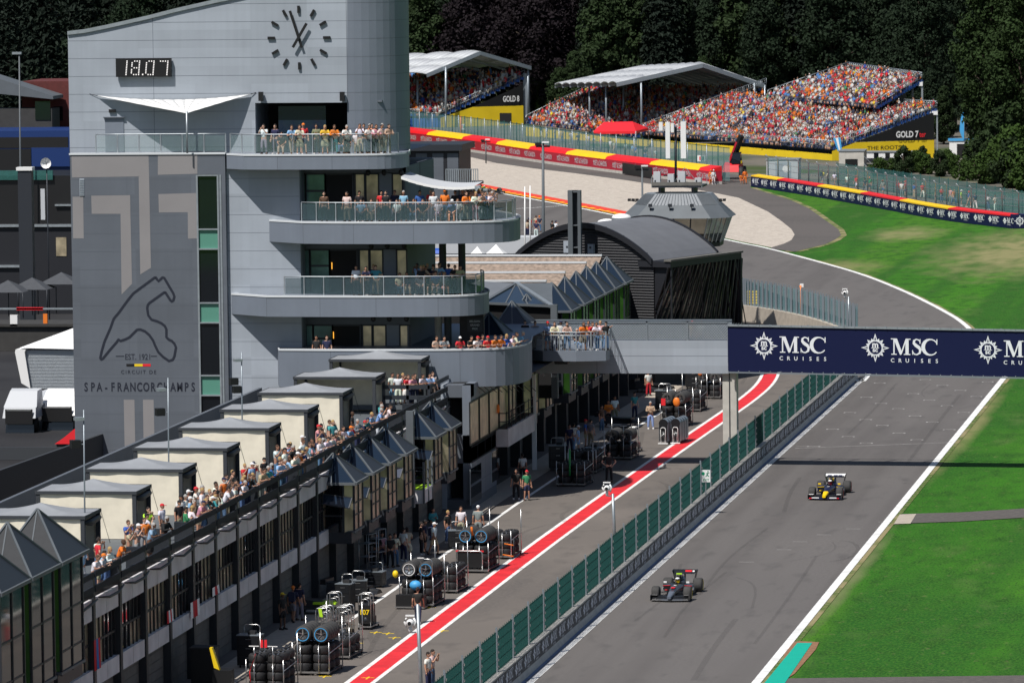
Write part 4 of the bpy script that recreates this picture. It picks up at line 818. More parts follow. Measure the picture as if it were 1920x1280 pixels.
b.obj('banner_frame', br)
b = MB(); b.hexa([bp(0, zB+.05)+Vector((0, .3, 0)), bp(L_, zB+.05)+Vector((0, .3, 0)), bp(L_, zB+.05)+Vector((0, 2.2, 0)), bp(0, zB+.05)+Vector((0, 2.2, 0))], [bp(0, zB+.5)+Vector((0, .3, 0)), bp(L_, zB+.5)+Vector((0, .3, 0)), bp(L_, zB+.5)+Vector((0, 2.2, 0)), bp(0, zB+.5)+Vector((0, 2.2, 0))], 'steel_grey')
for s in np.arange(0, L_, 2.4):
    for y in (.3, 2.1): b.bar(bp(s, zB+.5)+Vector((0, y, 0)), bp(s, zT)+Vector((0, y, 0)), .1, .1, 'steel_grey')
for y in (.3, 2.1): b.bar(bp(0, zT-.1)+Vector((0, y, 0)), bp(L_, zT-.1)+Vector((0, y, 0)), .1, .1, 'steel_grey')
b.obj('truss', br)
x0_, x1_ = gy(1354, 760, YB).x, gy(1380, 760, YB).x
b = MB(); b.box(x0_, x1_, YB+.3, YB+1.3, 0, zb_, 'concrete_lt'); b.box((x0_+x1_)/2-.03, (x0_+x1_)/2+.03, YB+.26, YB+.3, 0, zb_, 'steel_dark'); b.obj('column', br)
b = MB(); b.box(18, 18.8, YB-.8, YB+.2, 0, zB+.1, 'concrete_lt'); b.obj('column', br)
# rounded viewing platform in front of the bridge
pl = [gy(996, 668, -74.5), gy(1018, 668, -75.5), gy(1080, 668, -75.8), gy(1136, 668, -75.3), gy(1143, 668, -74.3), gy(1143, 668, YB)]
zpt, zpb = gy(1080, 658, -75.6).z, gy(1080, 677, -75.6).z
b = MB(); pts = [Vector((p.x, p.y)) for p in pl]
b.prism([(p.x, p.y, zpb) for p in pts]+[(pts[0].x, YB, zpb)], (0, 0, zpt-zpb), 'panel_md'); b.obj('viewing_platform', br)
b = MB(); q = MB()
for z in (zpt+1.15, zpt+.95): b.tube([(p.x, p.y+.1, z) for p in pts], .03, 'galv', 5)
for i in range(len(pts)-1):
    n = max(1, int((pts[i+1]-pts[i]).length/.13))
    for k in range(n): p = pts[i].lerp(pts[i+1], k/n); b.box(p.x-.012, p.x+.012, p.y+.09, p.y+.11, zpt, zpt+.95, 'steel_grey')
for p in [pts[0], pts[1], pts[1].lerp(pts[2], .5), pts[2], pts[2].lerp(pts[3], .5), pts[3], pts[4]]: b.box(p.x-.04, p.x+.04, p.y+.06, p.y+.14, zpt, zpt+1.15, 'galv')
b.obj('platform_rail', br)
p = gy(1050, 681, -75.6); b = MB(); b.prism([(p.x-.45, -75.2, zpb), (p.x-.38, -75.2, zpb-.22), (p.x+.38, -75.2, zpb-.22), (p.x+.45, -75.2, zpb)], (0, .8, 0), 'black'); b.obj('floodlight', br)
p, q_ = gy(998, 683, YB-.6), gy(1020, 705, YB-.6); b = MB(); b.bar((p.x, YB-.4, p.z), (q_.x, YB-.4, q_.z), .12, .12, 'panel_lt'); b.box(gy(996, 700, YB-1).x, gy(999, 700, YB-1).x+.15, YB-1, YB-.7, 0, zb_, 'white_paint'); b.obj('brace', br)
PLATZ, PLATY = zpt, -74.6
# ------------------------------------------------------------ black hall with the barrel roof, turned about 30 degrees
mat('glass_hall', (.46, .45, .40), .25, .7, .6, .7)  # reflected gravel and track tone put into the glazing colour
hc = Vector((-19.6, -9.9, 0)); HA = R(-21.6)   # local y = axis of the barrel
hall = thing('barrel_hall', 'black hall with barrel roof, louvred arched gable and slanted glazing', 'building', hc, rz=HA)
HW, HL, HE, HP = 5.8, 9.6, 9.15, 11.7
def arch(u): return HE+(HP-HE)*math.cos(u*math.pi/2*.999)**.85
us = np.linspace(-1, 1, 25)
b = MB(); pts = [Vector((u*HW, 0, arch(u))) for u in us]
b.face([Vector((-HW, .02, 0)), Vector((HW, .02, 0))]+[p+Vector((0, .02, 0)) for p in pts[::-1]], 'louver')
zz = 3.
while zz < HP:
    hw = HW if zz < HE else HW*max([abs(u) for u in us if arch(u) >= zz]+[0]); b.hexa([(-hw, -.05, zz), (hw, -.05, zz), (hw, .02, zz+.1), (-hw, .02, zz+.1)], [(-hw, -.05, zz+.04), (hw, -.05, zz+.04), (hw, .02, zz+.14), (-hw, .02, zz+.14)], 'louver' if 0 else 'steel_black'); zz += .2
b.obj('gable', hall, local=True)
b = MB()
for i in range(24): b.add([pts[i]+Vector((0, -.3, 0)), pts[i+1]+Vector((0, -.3, 0)), pts[i+1]+Vector((0, HL, 0)), pts[i]+Vector((0, HL, 0))], [(0, 1, 2, 3)], 'barrel', True)
ro = b.obj('roof', hall, local=True)
for y0 in (-.35, HL):
    b = MB()
    for i in range(24): b.hexa([pts[i]*1+Vector((0, y0, -.28)), pts[i+1]+Vector((0, y0, -.28)), pts[i+1]+Vector((0, y0+.22, -.28)), pts[i]+Vector((0, y0+.22, -.28))], [pts[i]+Vector((0, y0, .12)), pts[i+1]+Vector((0, y0, .12)), pts[i+1]+Vector((0, y0+.22, .12)), pts[i]+Vector((0, y0+.22, .12))], 'steel_black')
    b.obj('roof_edge', hall, local=True)
b = MB()
for (x, y, h_) in ((-2.6, HL-1.6, .30), (-1.0, HL-2.2, .30)): b.lathe([(.75, arch(x/HW)-.1), (.75, arch(x/HW)+.12)], (x, y, 0), 'galv', n=14); b.ball((x, y, arch(x/HW)+.12), .72, .72, h_, 'white_canvas', 14, 5, 0, 1)
b.obj('roof_light', ro, local=True)
b = MB(); b.box(-HW, HW-1.2, .05, HL, 0, HE, 'steel_black'); b.box(-HW, HW+1.6, -.1, HL+.8, 3.2, 3.7, 'steel_black'); b.box(0, HW+1.5, HL+.9, HL+1.1, 3.2, HE-.4, 'steel_black'); b.prism([(HW-1.3, .1, 3.7), (HW-.75, .1, 3.7), (HW+1.2, .1, HE-.45), (HW-1.3, .1, HE-.45)], (0, .15, 0), 'steel_black'); b.hexa([(HW-1.2, .3, 3.7), (HW-.75, .3, 3.7), (HW+.8, HL, 3.7), (HW-1.2, HL, 3.7)], [(HW-1.2, .3, HE-.45), (HW+1.1, .3, HE-.45), (HW+1.2, HL, HE-.45), (HW-1.2, HL, HE-.45)], 'steel_black'); b.obj('body', hall, local=True)
b = MB(); b.box(HW-1.2, HW+1.5, -.2, HL+1, HE-.45, HE-.02, 'steel_black'); b.box(HW+1.0, HW+1.6, -.3, HL+1.1, HE-.02, HE+.12, 'concrete_block'); b.obj('eaves', hall, local=True)
b = MB()
for k in range(18):
    y = .2+k*.57; b.face([(HW-.6+y*.17, y, 4.6), (HW-.6+y*.17, y+.36, 4.6), (HW+1.3, y+.36+.5, HE-.5), (HW+1.3, y+.5, HE-.5)], 'glass_hall' if k % 5 else 'glass_dark')
b.obj('glazing', hall, local=True)
b = MB()
for k in range(19):
    y = .1+k*.57; b.bar((HW-.5+y*.17, y, 3.7), (HW+1.4, y+.5, HE-.45), .10, .12, 'steel_black'); 
    if k % 3 == 0: b.bar((HW-.45+y*.17, y+1.2, 3.7), (HW+1.42, y-.6, HE-.45), .06, .07, 'steel_dark')
for y in (0, HL+.9): b.bar((HW+1.45, y, 3.3), (HW+1.45, y, HE-.4), .12, .12, 'steel_black')
b.bar((HW+.1, 0, 5.5), (HW+.1, HL+.9, 5.5), .05, .05, 'steel_dark'); b.obj('glazing_frame', hall, local=True)
for (px_, py_, s) in ((1060, 463, .9), (1108, 461, .7)):
    b = MB(); lx = -1.2 if px_ == 1060 else .75; b.box(lx-s*.33, lx+s*.33, -.35, -.08, 9.6, 9.6+s*.95, 'panel_lt'); b.box(lx-.08, lx+.08, -.36, -.34, 9.95, 10.1, 'steel_dark'); b.obj('service_box', hall, local=True)
p = gy(1078, 470, -12.); pz0, pz1 = p.z-1.2, gy(1078, 357, -12.).z; x0_, x1_ = gy(1065.5, 420, -12).x, gy(1089.5, 420, -12).x
pm = thing('steel_mast', 'tall dark grey steel column rising in front of the barrel roof', 'column', (p.x, -12, 0))
b = MB(); b.box(x0_, x0_+.34, -12.2, -11.6, 0, pz1, 'slate'); b.box(x1_-.22, x1_, -12.2, -11.6, 0, pz1, 'slate'); b.box(x0_+.34, x1_-.22, -11.7, -11.6, 0, pz1, 'steel_dark'); b.obj('shaft', pm)
b = MB()
for z in (pz0+1.4, pz0+3., pz1-.15): b.box(x0_+.34, x1_-.22, -12.1, -11.7, z, z+.08, 'slate')
b.obj('crossbar', pm)
# ------------------------------------------------------------ race control cabin on its shaft
YC = 36.0; c0 = gy(1262, 410, YC); s_ = 1/scl(c0)
rc = thing('observation_cabin', 'slate-roofed observation cabin with slanted windows on a shaft beyond the barrel hall', 'tower', (c0.x, YC+3, 0))
zE, zM, zT2, zW = gy(1268, 410, YC).z, gy(1268, 385, YC+1).z, gy(1268, 364, YC+2).z, gy(1268, 458, YC+1).z
def ring(hw, y0, y1, ch, z): x = c0.x; return [Vector((x-hw+ch, y0, z)), Vector((x+hw-ch, y0, z)), Vector((x+hw, y0+ch, z)), Vector((x+hw, y1-ch, z)), Vector((x+hw-ch, y1, z)), Vector((x-hw+ch, y1, z)), Vector((x-hw, y1-ch, z)), Vector((x-hw, y0+ch, z))]
def loft(b, A, B, mt):
    for i in range(8): b.face([A[i], A[(i+1) % 8], B[(i+1) % 8], B[i]], mt)
r1_, r2_, r3_ = ring(104*s_, YC, YC+7, 1.4, zE), ring(80*s_, YC+1.0, YC+6.2, 1.2, zM), ring(62*s_, YC+1.8, YC+5.8, 1.0, zT2)
b = MB(); loft(b, r1_, r2_, 'slate'); loft(b, r2_, r3_, 'roof_seam'); b.face(r3_, 'galv'); b.face(r1_[::-1], 'steel_black')
for i in range(8):
    for k in range(1, 16):
        if i in (0, 1, 7): b.bar(r2_[i].lerp(r2_[(i+1) % 8], k/16), r3_[i].lerp(r3_[(i+1) % 8], k/16), .05, .06, 'slate')
b.obj('roof', rc)
mat('glass_cab', (.45, .43, .36), .08, .85, .4, .5)
w0, w1 = ring(97*s_, YC+.4, YC+6.6, 1.4, zE-.02), ring(80*s_, YC+1.2, YC+6., 1.2, zW)
b = MB(); loft(b, w1, [p.lerp(q, .4) for p, q in zip(w1, w0)], 'glass_dark'); loft(b, [p.lerp(q, .4) for p, q in zip(w1, w0)], w0, 'glass_cab'); b.face(w1[::-1], 'steel_black'); b.obj('windows', rc)
b = MB()
for i in range(8):
    for k in range(4): b.bar(w1[i].lerp(w1[(i+1) % 8], k/4), w0[i].lerp(w0[(i+1) % 8], k/4), .10, .10, 'steel_dark' if i in (0,) else 'galv')
loft(b, ring(81*s_, YC+1.1, YC+6.1, 1.2, zW-.25), ring(82*s_, YC+1.08, YC+6.12, 1.2, zW+.1), 'steel_black'); b.obj('window_frame', rc)
b = MB(); b.face([w1[0].lerp(w0[0], .42)+Vector((.1, -.05, 0)), w1[1].lerp(w0[1], .42)+Vector((-.1, -.05, 0)), w1[1].lerp(w0[1], .95)+Vector((-.1, -.05, 0)), w1[0].lerp(w0[0], .95)+Vector((.1, -.05, 0))], 'glass_tan') if 0 else None
b.box(c0.x-2.2, c0.x+2.2, YC+2, YC+5.5, 0, zW-.1, 'panel_dk'); b.obj('shaft', rc)
for k, px_ in enumerate((1220, 1257, 1298)):
    p = gy(px_, 392, YC+.7); b = MB(); b.tube([(p.x, p.y, p.z-.3), (p.x-.05, p.y-.2, p.z+.25)], .035, 'steel_dark', 5); b.cbox((p.x, p.y-.2, p.z+.3), .3, .2, .25, 'steel_dark'); b.obj('floodlight', rc)
b = MB()
for px_, d_ in ((1180, -1), (1358, 1)):
    p = gy(px_, 376, YC+4); b.bar(p, (c0.x+d_*70*s_, YC+4, p.z-.2), .05, .05, 'steel_dark')
    for k in range(3): b.cbox((p.x+k*.35*-d_*.9, p.y, p.z+.05), .25, .25, .2, 'black')
b.obj('lamp_arm', rc)
# equipment platform on top
pt = thing('equipment_platform', 'small rooftop equipment platform with white boxes on the observation cabin', 'platform', (c0.x, YC+4.5, zT2))
z0 = gy(1270, 352, YC+3.).z; x0_, x1_ = gy(1222, 350, YC+3.).x, gy(1316, 350, YC+3.).x
b = MB(); b.box(x0_, x1_, YC+3, YC+6.4, z0, z0+.16, 'steel_dark'); b.box(x0_, x1_, YC+2.95, YC+3, z0+.16, z0+.45, 'concrete_block'); b.obj('deck', pt)
b = MB()
for x in (x0_+.5, x1_-.9): b.box(x, x+.2, YC+3.3, YC+6, zT2-.05, z0, 'steel_black')
b.obj('support', pt)
for k, (px_, py_, w_, h_) in enumerate(((1232, 330, .55, .7), (1258, 332, .5, .5), (1278, 330, .6, .75), (1309, 340, .5, .55))):
    p = gy(px_, py_, YC+3.6); b = MB(); b.box(p.x-w_/2, p.x+w_/2, YC+3.4, YC+3.9, z0+.16, max(p.z+h_/2, z0+.7), 'canvas_grey'); b.box(p.x-w_/2+.08, p.x-w_/2+.2, YC+3.39, YC+3.4, z0+.3, z0+.6, 'steel_dark'); b.obj('equipment_box', pt)
b = MB()
for (x, y) in ((x0_, 3), (x1_, 3), (x0_, 6.4), (x1_, 6.4)): b.bar((x, YC+y, z0), (x, YC+y, z0+.9), .05, .05, 'galv')
b.bar((x0_+1.6, YC+3.5, z0+.2), (x0_+2.6, YC+4.2, z0+1.6), .04, .04, 'galv'); b.bar((x1_-.3, YC+3.5, z0+.2), (x1_-1.4, YC+4.2, z0+1.5), .04, .04, 'galv'); b.obj('frame', pt)
am = thing('antenna_mast', 'mast with tall white antenna panels standing on the observation cabin', 'antenna', (c0.x, YC+4.6, z0+.16))
b = MB(); p0, p1 = gy(1267, 345, YC+4.6), gy(1267, 238, YC+4.6); b.tube([(p0.x, p0.y, z0+.1), p1], .10, 'steel_dark', 8); b.bar((p0.x-1, p0.y, z0+.9), (p0.x+1, p0.y, z0+.9), .1, .1, 'steel_dark'); b.bar((p0.x-.9, p0.y, p1.z-.4), (p0.x+.9, p0.y, p1.z-.4), .1, .1, 'steel_dark'); b.obj('pole', am)
for xa_, ya_, xb_, yb_ in ((1248, 229, 1257, 297), (1276.5, 228, 1287, 297), (1258, 231, 1264, 248), (1236, 229, 1243, 245)):
    p, q_ = gy(xa_, ya_, YC+4.3), gy(xb_, yb_, YC+4.3); b = MB(); b.box(p.x, q_.x, YC+4.1, YC+4.35, q_.z, p.z, 'white_paint'); b.obj('antenna_panel', am)
# ------------------------------------------------------------ grandstands and their crowd
SEATS = []
def bil(c, u, v):   # corners FN, FF, BN, BF ; u near->far, v front->back
    return (c[0]*(1-u)+c[1]*u)*(1-v)+(c[2]*(1-u)+c[3]*u)*v
def stand(t, c, rows, fill=.93, zg=0., gap=(), sz=1.1):
    b = MB(); n = rows
    for r in range(n):
        v0, v1 = r/n, (r+1)/n; a0, a1, d0, d1 = bil(c, 0, v0), bil(c, 1, v0), bil(c, 0, v1), bil(c, 1, v1)
        z0, z1 = a0.z, a1.z
        b.add([(a0.x, a0.y, z0), (a1.x, a1.y, z1), (d1.x, d1.y, z1), (d0.x, d0.y, z0)], [(0, 1, 2, 3)], 'galv')
        b.add([(d0.x, d0.y, z0), (d1.x, d1.y, z1), (d1.x, d1.y, d1.z), (d0.x, d0.y, d0.z)], [(0, 1, 2, 3)], 'steel_grey')
        L_ = (a1-a0).length; k = int(L_/.5*.9); fd = -(d0-a0); ang = math.atan2(fd.y, fd.x)
        for i in range(k):
            u = (i+.5)/k
            if any(abs(u-g_) < .012 for g_ in gap): continue
            p = bil(c, u, v0+.3/n)
            if random.random() < fill: SEATS.append((p.x+random.uniform(-.1, .1), p.y+random.uniform(-.1, .1), (z0*(1-u)+z1*u), ang, sz))
    b.obj('seating_deck', t)
    b = MB()   # blue seat rows
    for r in range(0, n):
        v0 = (r+.45)/n; a0, a1 = bil(c, 0, v0), bil(c, 1, v0); zz = bil(c, 0, r/n).z+.02; z2 = bil(c, 1, r/n).z+.05
        b.hexa([(a0.x, a0.y, zz), (a1.x, a1.y, z2), (a1.x+.3, a1.y+.3, z2), (a0.x+.3, a0.y+.3, zz)], [(a0.x, a0.y, zz+.4), (a1.x, a1.y, z2+.4), (a1.x+.3, a1.y+.3, z2+.4), (a0.x+.3, a0.y+.3, zz+.4)], 'seat_blue')
    b.obj('seats', t)
def online(p, q, px, py):   # point on the upright plane through p and q
    best = min((p.lerp(q, k/200) for k in range(-100, 301)), key=lambda v: abs(960+FPX*(v-CAM).dot(RT)/(v-CAM).dot(FW)-px)); return gy(px, py, best.y-.35)
mat('mesh_teal_dark', (.03, .12, .12), .6, alpha=.65); mat('seat_blue', (.02, .09, .35), .5)
def railing(t, p, q, h=1.2, step=.9, mt='galv', infill=True):
    b = MB(); p, q = Vector(p), Vector(q); n = max(1, int((q-p).length/step)); Z = Vector((0, 0, h))
    b.tube([p+Z, q+Z], .05, mt, 4); b.tube([p+Z*.5, q+Z*.5], .03, mt, 4)
    for k in range(n+1): s = p.lerp(q, k/n); b.tube([s, s+Z], .035, mt, 4)
    if infill:
        for k in range(n*3): s = p.lerp(q, k/(n*3)); b.tube([s, s+Z], .015, mt, 3)
    b.obj('railing', t)
def sidepanel(t, p, q, zlo_p, zlo_q, mt, off, name='side_panel', ztop=0.):
    b = MB(); o = Vector(off); b.prism([Vector((p.x, p.y, zlo_p))+o, Vector((q.x, q.y, zlo_q))+o, q+o+Vector((0, 0, ztop)), p+o+Vector((0, 0, ztop))], (0, .25, 0), mt); return b.obj(name, t)
# -- uncovered stand on the right, lower tier
YA = 333.0
A = [gy(1560, 281, YA), None, gy(1757, 207, YA+7), None]; fd = Vector((gy(1195, 252, YA+48)-A[0])); A[1] = A[0]+fd; A[3] = A[2]+fd
A[1].z = gy(1195, 252, YA+48).z; A[3].z = A[2].z+(A[1].z-A[0].z)
mat('seven_yellow', (.80, .57, .015), .5, 0, .08, .4)
s7 = thing('grandstand', 'uncovered grandstand packed with spectators, tiered, its end marked GOLD 7 ter', 'grandstand', (A[0].x, A[0].y, 0))
stand(s7, A, 28, .91, gap=(.2, .42, .63, .83), sz=.95)
Bc = [gy(1643, 204, YA+11), None, gy(1729, 153, YA+16.5), None]; fb = Vector((gy(1440, 185, YA+44)-Bc[0])); Bc[1] = Bc[0]+fb; Bc[3] = gy(1590, 133, YA+49)
stand(s7, Bc, 18, .93, gap=(.33, .66), sz=.95)
railing(s7, A[0], A[2]); railing(s7, A[0], A[1]); railing(s7, Bc[0], Bc[2]); railing(s7, Bc[2], Bc[3]); railing(s7, Bc[1], Bc[3], infill=False)
railing(s7, A[2], A[2]+(A[3]-A[2])*.25)
railing(s7, A[1], A[1].lerp(A[3], 1.3))
# dark end triangle and yellow skirt under the near side
zsplit = gy(1650, 262, YA+5).z
P0 = A[0].lerp(A[2], max(0.05, (zsplit-A[0].z)/(A[2].z-A[0].z))); P1 = A[0].lerp(A[2], .97)
b = MB(); e = Vector((0, -.06, -.15)); lo0 = Vector((P0.x, P0.y, min(P0.z, zsplit))); lo1 = Vector((P1.x, P1.y, zsplit))
b.prism([lo0+e, lo1+e, P1+e], (0, .2, 0), 'black'); sp = b.obj('side_panel', s7)
b = MB(); d_ = (P1-P0); d_.z = 0; dl = d_.length; d_ = d_/dl; q0 = online(P0, P1, 1680, 258); text(b, 'GOLD 7', 1.15, q0, d_, Z1, 'white_paint', bold=.03, sx=.78); q1 = online(P0, P1, 1724, 257); text(b, 'ter', 1.0, q1, d_, Z1, 'red', bold=.02, sx=.75); b.obj('lettering', sp)
b = MB(); Q0 = A[0]+Vector((0, -.05, -.2)); Q1 = Vector((P1.x, P1.y-.05, zsplit-.14)); M0 = Vector((P0.x, P0.y-.05, min(P0.z-.2, zsplit-.14)))
b.prism([Vector((Q0.x, Q0.y, .0)), Vector((Q1.x, Q1.y, gy(1745, 297, Q1.y).z)), Q1, M0, Q0], (0, .2, 0), 'seven_yellow'); yb_ = b.obj('side_skirt', s7)
b = MB(); q0 = online(Q0, Q1, 1626, 281.5); text(b, 'THE ROOTS', .72, q0, d_, Z1, 'black', bold=.015, sx=1.25); b.obj('lettering', yb_)
b = MB()
F0, F1 = A[0], A[1]
b.prism([Vector((F0.x, F0.y, 0)), Vector((F1.x, F1.y, 0)), Vector((F1.x, F1.y, F1.z-.6)), Vector((F0.x, F0.y, F0.z-.6))], (.3, .2, 0), 'seven_yellow'); b.obj('front_skirt', s7)
e0, e1 = Bc[0].lerp(Bc[2], .35), Bc[2]; b = MB(); b.prism([e0+Vector((0, -.1, -.2)), Vector((e1.x-2.2, e1.y-.1, e0.z-.6)), Vector((e1.x-2.2, e1.y-.1, 3)), Vector((e1.x-2.2, e1.y-.1, e1.z-1.4))][:2]+[Vector((e1.x-2.2, e1.y-.1, e1.z-1.5))], (0, .3, 0), 'black')
b.obj('side_panel', s7)
b = MB()
for u in np.linspace(0, 1, 9):
    p = bil(A, u, 1.); b.bar((p.x, p.y, 0), p, .2, .2, 'galv'); p = bil(Bc, u, 1.); b.bar((p.x, p.y, 0), p, .25, .25, 'galv')
for k in range(2): p = (A[2] if k == 0 else Bc[2]); b.box(p.x-1, p.x+.1, p.y-.3, p.y+.1, p.z-.6, p.z-.1, 'white_paint')
b.obj('support', s7)
# -- covered stand in the middle
Cc = [gy(1192, 258, YA+52), gy(986, 232, YA+82), gy(1428, 168, YA+60), gy(1112, 171, YA+93)]
s7c = thing('grandstand', 'crowded grandstand under a long white corrugated canopy, left of the open stand', 'grandstand', (Cc[0].x, Cc[0].y, 0))
stand(s7c, Cc, 27, .92, gap=(.25, .5, .75), sz=.95)
railing(s7c, Cc[0], Cc[2]); railing(s7c, Cc[1], Cc[3], infill=False); railing(s7c, Cc[3], Cc[3].lerp(Cc[2], .55), infill=False)
b = MB(); 
for p, q in ((Cc[0], Cc[1]),): b.prism([Vector((p.x, p.y, 0)), Vector((q.x, q.y, 0)), Vector((q.x, q.y, q.z-.5)), Vector((p.x, p.y, p.z-.5))], (.3, .2, 0), 'seven_yellow')
b.obj('front_skirt', s7c)
E0, E1 = gy(1156, 157, YA+50), gy(1040, 160, YA+86); R0, R1 = gy(1318, 121, YA+53), gy(1200, 127, YA+90); K0, K1 = gy(1434, 160, YA+58), gy(1320, 165, YA+94)
def canopy(t, E0, E1, R0, R1, K0, K1, ribs):
    b = MB(); n = ribs*6
    def pt(a, c, u): p = a.lerp(c, u); w = abs(math.sin(u*ribs*math.pi))**.7; return p+Vector((0, 0, .28*w))
    for i in range(n):
        u, v = i/n, (i+1)/n
        for (a0, a1, c0_, c1) in ((E0, E1, R0, R1), (R0, R1, K0, K1)):
            for j in range(3): b.add([pt(a0, a1, u).lerp(pt(c0_, c1, u), j/3), pt(a0, a1, v).lerp(pt(c0_, c1, v), j/3), pt(a0, a1, v).lerp(pt(c0_, c1, v), (j+1)/3), pt(a0, a1, u).lerp(pt(c0_, c1, u), (j+1)/3)], [(0, 1, 2, 3)], 'canopy', True)
    o = b.obj('roof', t); md = o.modifiers.new('s', 'SOLIDIFY'); md.thickness = .12
    b = MB()
    for i in range(ribs+1):
        u = i/ribs; p, q, r_ = E0.lerp(E1, u), R0.lerp(R1, u), K0.lerp(K1, u); d = Vector((0, 0, -.3)); b.bar(p+d, q+d, .2, .3, 'steel_grey'); b.bar(q+d, r_+d, .2, .3, 'steel_grey')
    b.bar(E0, R0, .12, .3, 'steel_grey'); b.bar(R0, K0, .12, .3, 'steel_grey'); b.obj('roof_truss', t)
mat('canopy', (.52, .54, .57), .6, .1, .05, .5)
canopy(s7c, E0, E1, R0, R1, K0, K1, 8)
for p, z1 in ((gy(1203, 240, YA+51), gy(1203, 148, YA+51).z), (gy(1415, 200, YA+57), gy(1415, 156, YA+57).z), (K0, K0.z), (gy(1137, 240, YA+60), gy(1137, 157, YA+60).z), (gy(1170, 240, YA+70), gy(1170, 150, YA+70).z), (gy(1106, 240, YA+70), gy(1106, 158, YA+70).z)):
    b = MB(); b.tube([(p.x, p.y, 0), (p.x, p.y, z1)], .16, 'steel_grey', 6); b.obj('post', s7c)
# -- stand at left with its name board
YD = 448.0
D = [gy(826, 219, YD), gy(640, 219, YD+6), gy(984, 146, YD+8), gy(700, 150, YD+16)]
s8 = thing('grandstand', 'shaded covered grandstand beside the tower, its end marked GOLD 8', 'grandstand', (D[0].x, D[0].y, 0))
stand(s8, D, 17, .9, gap=(.4, .7), sz=1.3); railing(s8, D[0], D[2]); railing(s8, D[0], D[1])
b = MB(); zs = gy(950, 197, YD+5).z; P0 = D[0].lerp(D[2], .38); P1 = Vector((gy(981, 170, YD+7.6).x, YD+7.6, D[2].z-.8)); e = Vector((0, -.1, -.2))
b.prism([Vector((P0.x, P0.y, zs))+e, Vector((P1.x, P1.y, zs))+e, P1+e], (0, .2, 0), 'black'); sp = b.obj('side_panel', s8)
b = MB(); d_ = Vector((P1.x-P0.x, P1.y-P0.y, 0)).normalized(); text(b, 'GOLD 8', 1.25, online(P0, P1, 943, 191), d_, Z1, 'white_paint', bold=.03, sx=.62); b.obj('lettering', sp)
b = MB(); b.prism([Vector((D[0].x, D[0].y-.1, 0)), Vector((P1.x, P1.y-.1, 0)), Vector((P1.x, P1.y-.1, zs-.2)), Vector((P0.x, P0.y-.1, zs-.2)), D[0]+e], (0, .2, 0), 'seven_yellow'); b.obj('side_skirt', s8)
b = MB(); p, q = gy(938, 212, YD+3.5), gy(960, 232, YD+3.5); b.box(p.x, q.x, YD+2.8, YD+3.2, q.z, p.z, 'glass_void'); b.obj('door', s8)
b = MB(); b.prism([Vector((D[0].x, D[0].y, 0)), Vector((D[1].x, D[1].y, 0)), D[1]+Vector((0, 0, -.2)), D[0]+Vector((0, 0, -.2))], (0, .2, 0), 'seat_blue'); b.obj('front_skirt', s8)
E0, E1 = gy(800, 140, YD-2), gy(590, 141, YD+4); R0, R1 = gy(900, 98, YD+2), gy(700, 108, YD+8); K0, K1 = gy(996, 126, YD+8), gy(800, 130, YD+14)
canopy(s8, E0, E1, R0, R1, K0, K1, 4)
for x, y, yb_, Y in ((836, 126, 260, YD-1), (783, 150, 225, YD+3), (990, 126, 212, YD+8)):
    p, q = gy(x, y, Y), gy(x, yb_, Y); b = MB(); b.tube([(q.x, q.y, 0), p], .18, 'steel_grey', 6); b.obj('post', s8)
b = MB(); p, q = gy(981, 138, YD+8.1), gy(993, 212, YD+8.1); b.box(p.x, q.x, YD+8, YD+8.6, q.z-4, p.z, 'steel_grey'); b.obj('stair_tower', s8)
# ---------- crowd: one mesh of seated and standing figures
tv, tf, tp = [], [], []
def th(b4, t4, part):
    o = len(tv); tv.extend(b4+t4); tf.extend([(o, o+3, o+2, o+1), (o+4, o+5, o+6, o+7), (o, o+1, o+5, o+4), (o+1, o+2, o+6, o+5), (o+2, o+3, o+7, o+6), (o+3, o, o+4, o+7)]); tp.extend([part]*6)
def bx(x0, x1, y0, y1, z0, z1, part, sh=0.): th([(x0, y0, z0), (x1, y0, z0), (x1, y1, z0), (x0, y1, z0)], [(x0+sh, y0, z1), (x1+sh, y0, z1), (x1+sh, y1, z1), (x0+sh, y1, z1)], part)
th([(-.12, -.15, .42), (.12, -.15, .42), (.12, .15, .42), (-.12, .15, .42)], [(-.10, -.23, .92), (.08, -.23, .92), (.08, .23, .92), (-.10, .23, .92)], 0)
th([(-.10, -.23, .92), (.08, -.23, .92), (.08, .23, .92), (-.10, .23, .92)], [(-.05, -.06, 1.02), (.05, -.06, 1.02), (.05, .06, 1.02), (-.05, .06, 1.02)], 0)
o = len(tv); ico = [(0, 0, -.13), (.09, 0, -.06), (.03, .09, -.06), (-.08, .055, -.06), (-.08, -.055, -.06), (.03, -.09, -.06), (.10, 0, .05), (.03, .095, .05), (-.08, .06, .05), (-.08, -.06, .05), (.03, -.095, .05), (0, 0, .14)]
tv.extend([(x+.02, y, z+1.13) for x, y, z in ico])
for i in range(5): a, c = 1+i, 1+(i+1) % 5; tf += [(o, o+c, o+a), (o+a, o+c, o+a+5), (o+c, o+c+5, o+a+5), (o+a+5, o+c+5, o+11)]; back = i in (1, 2, 3); tp += [1, 2 if i == 2 else 1, 2 if back else 1, 2]
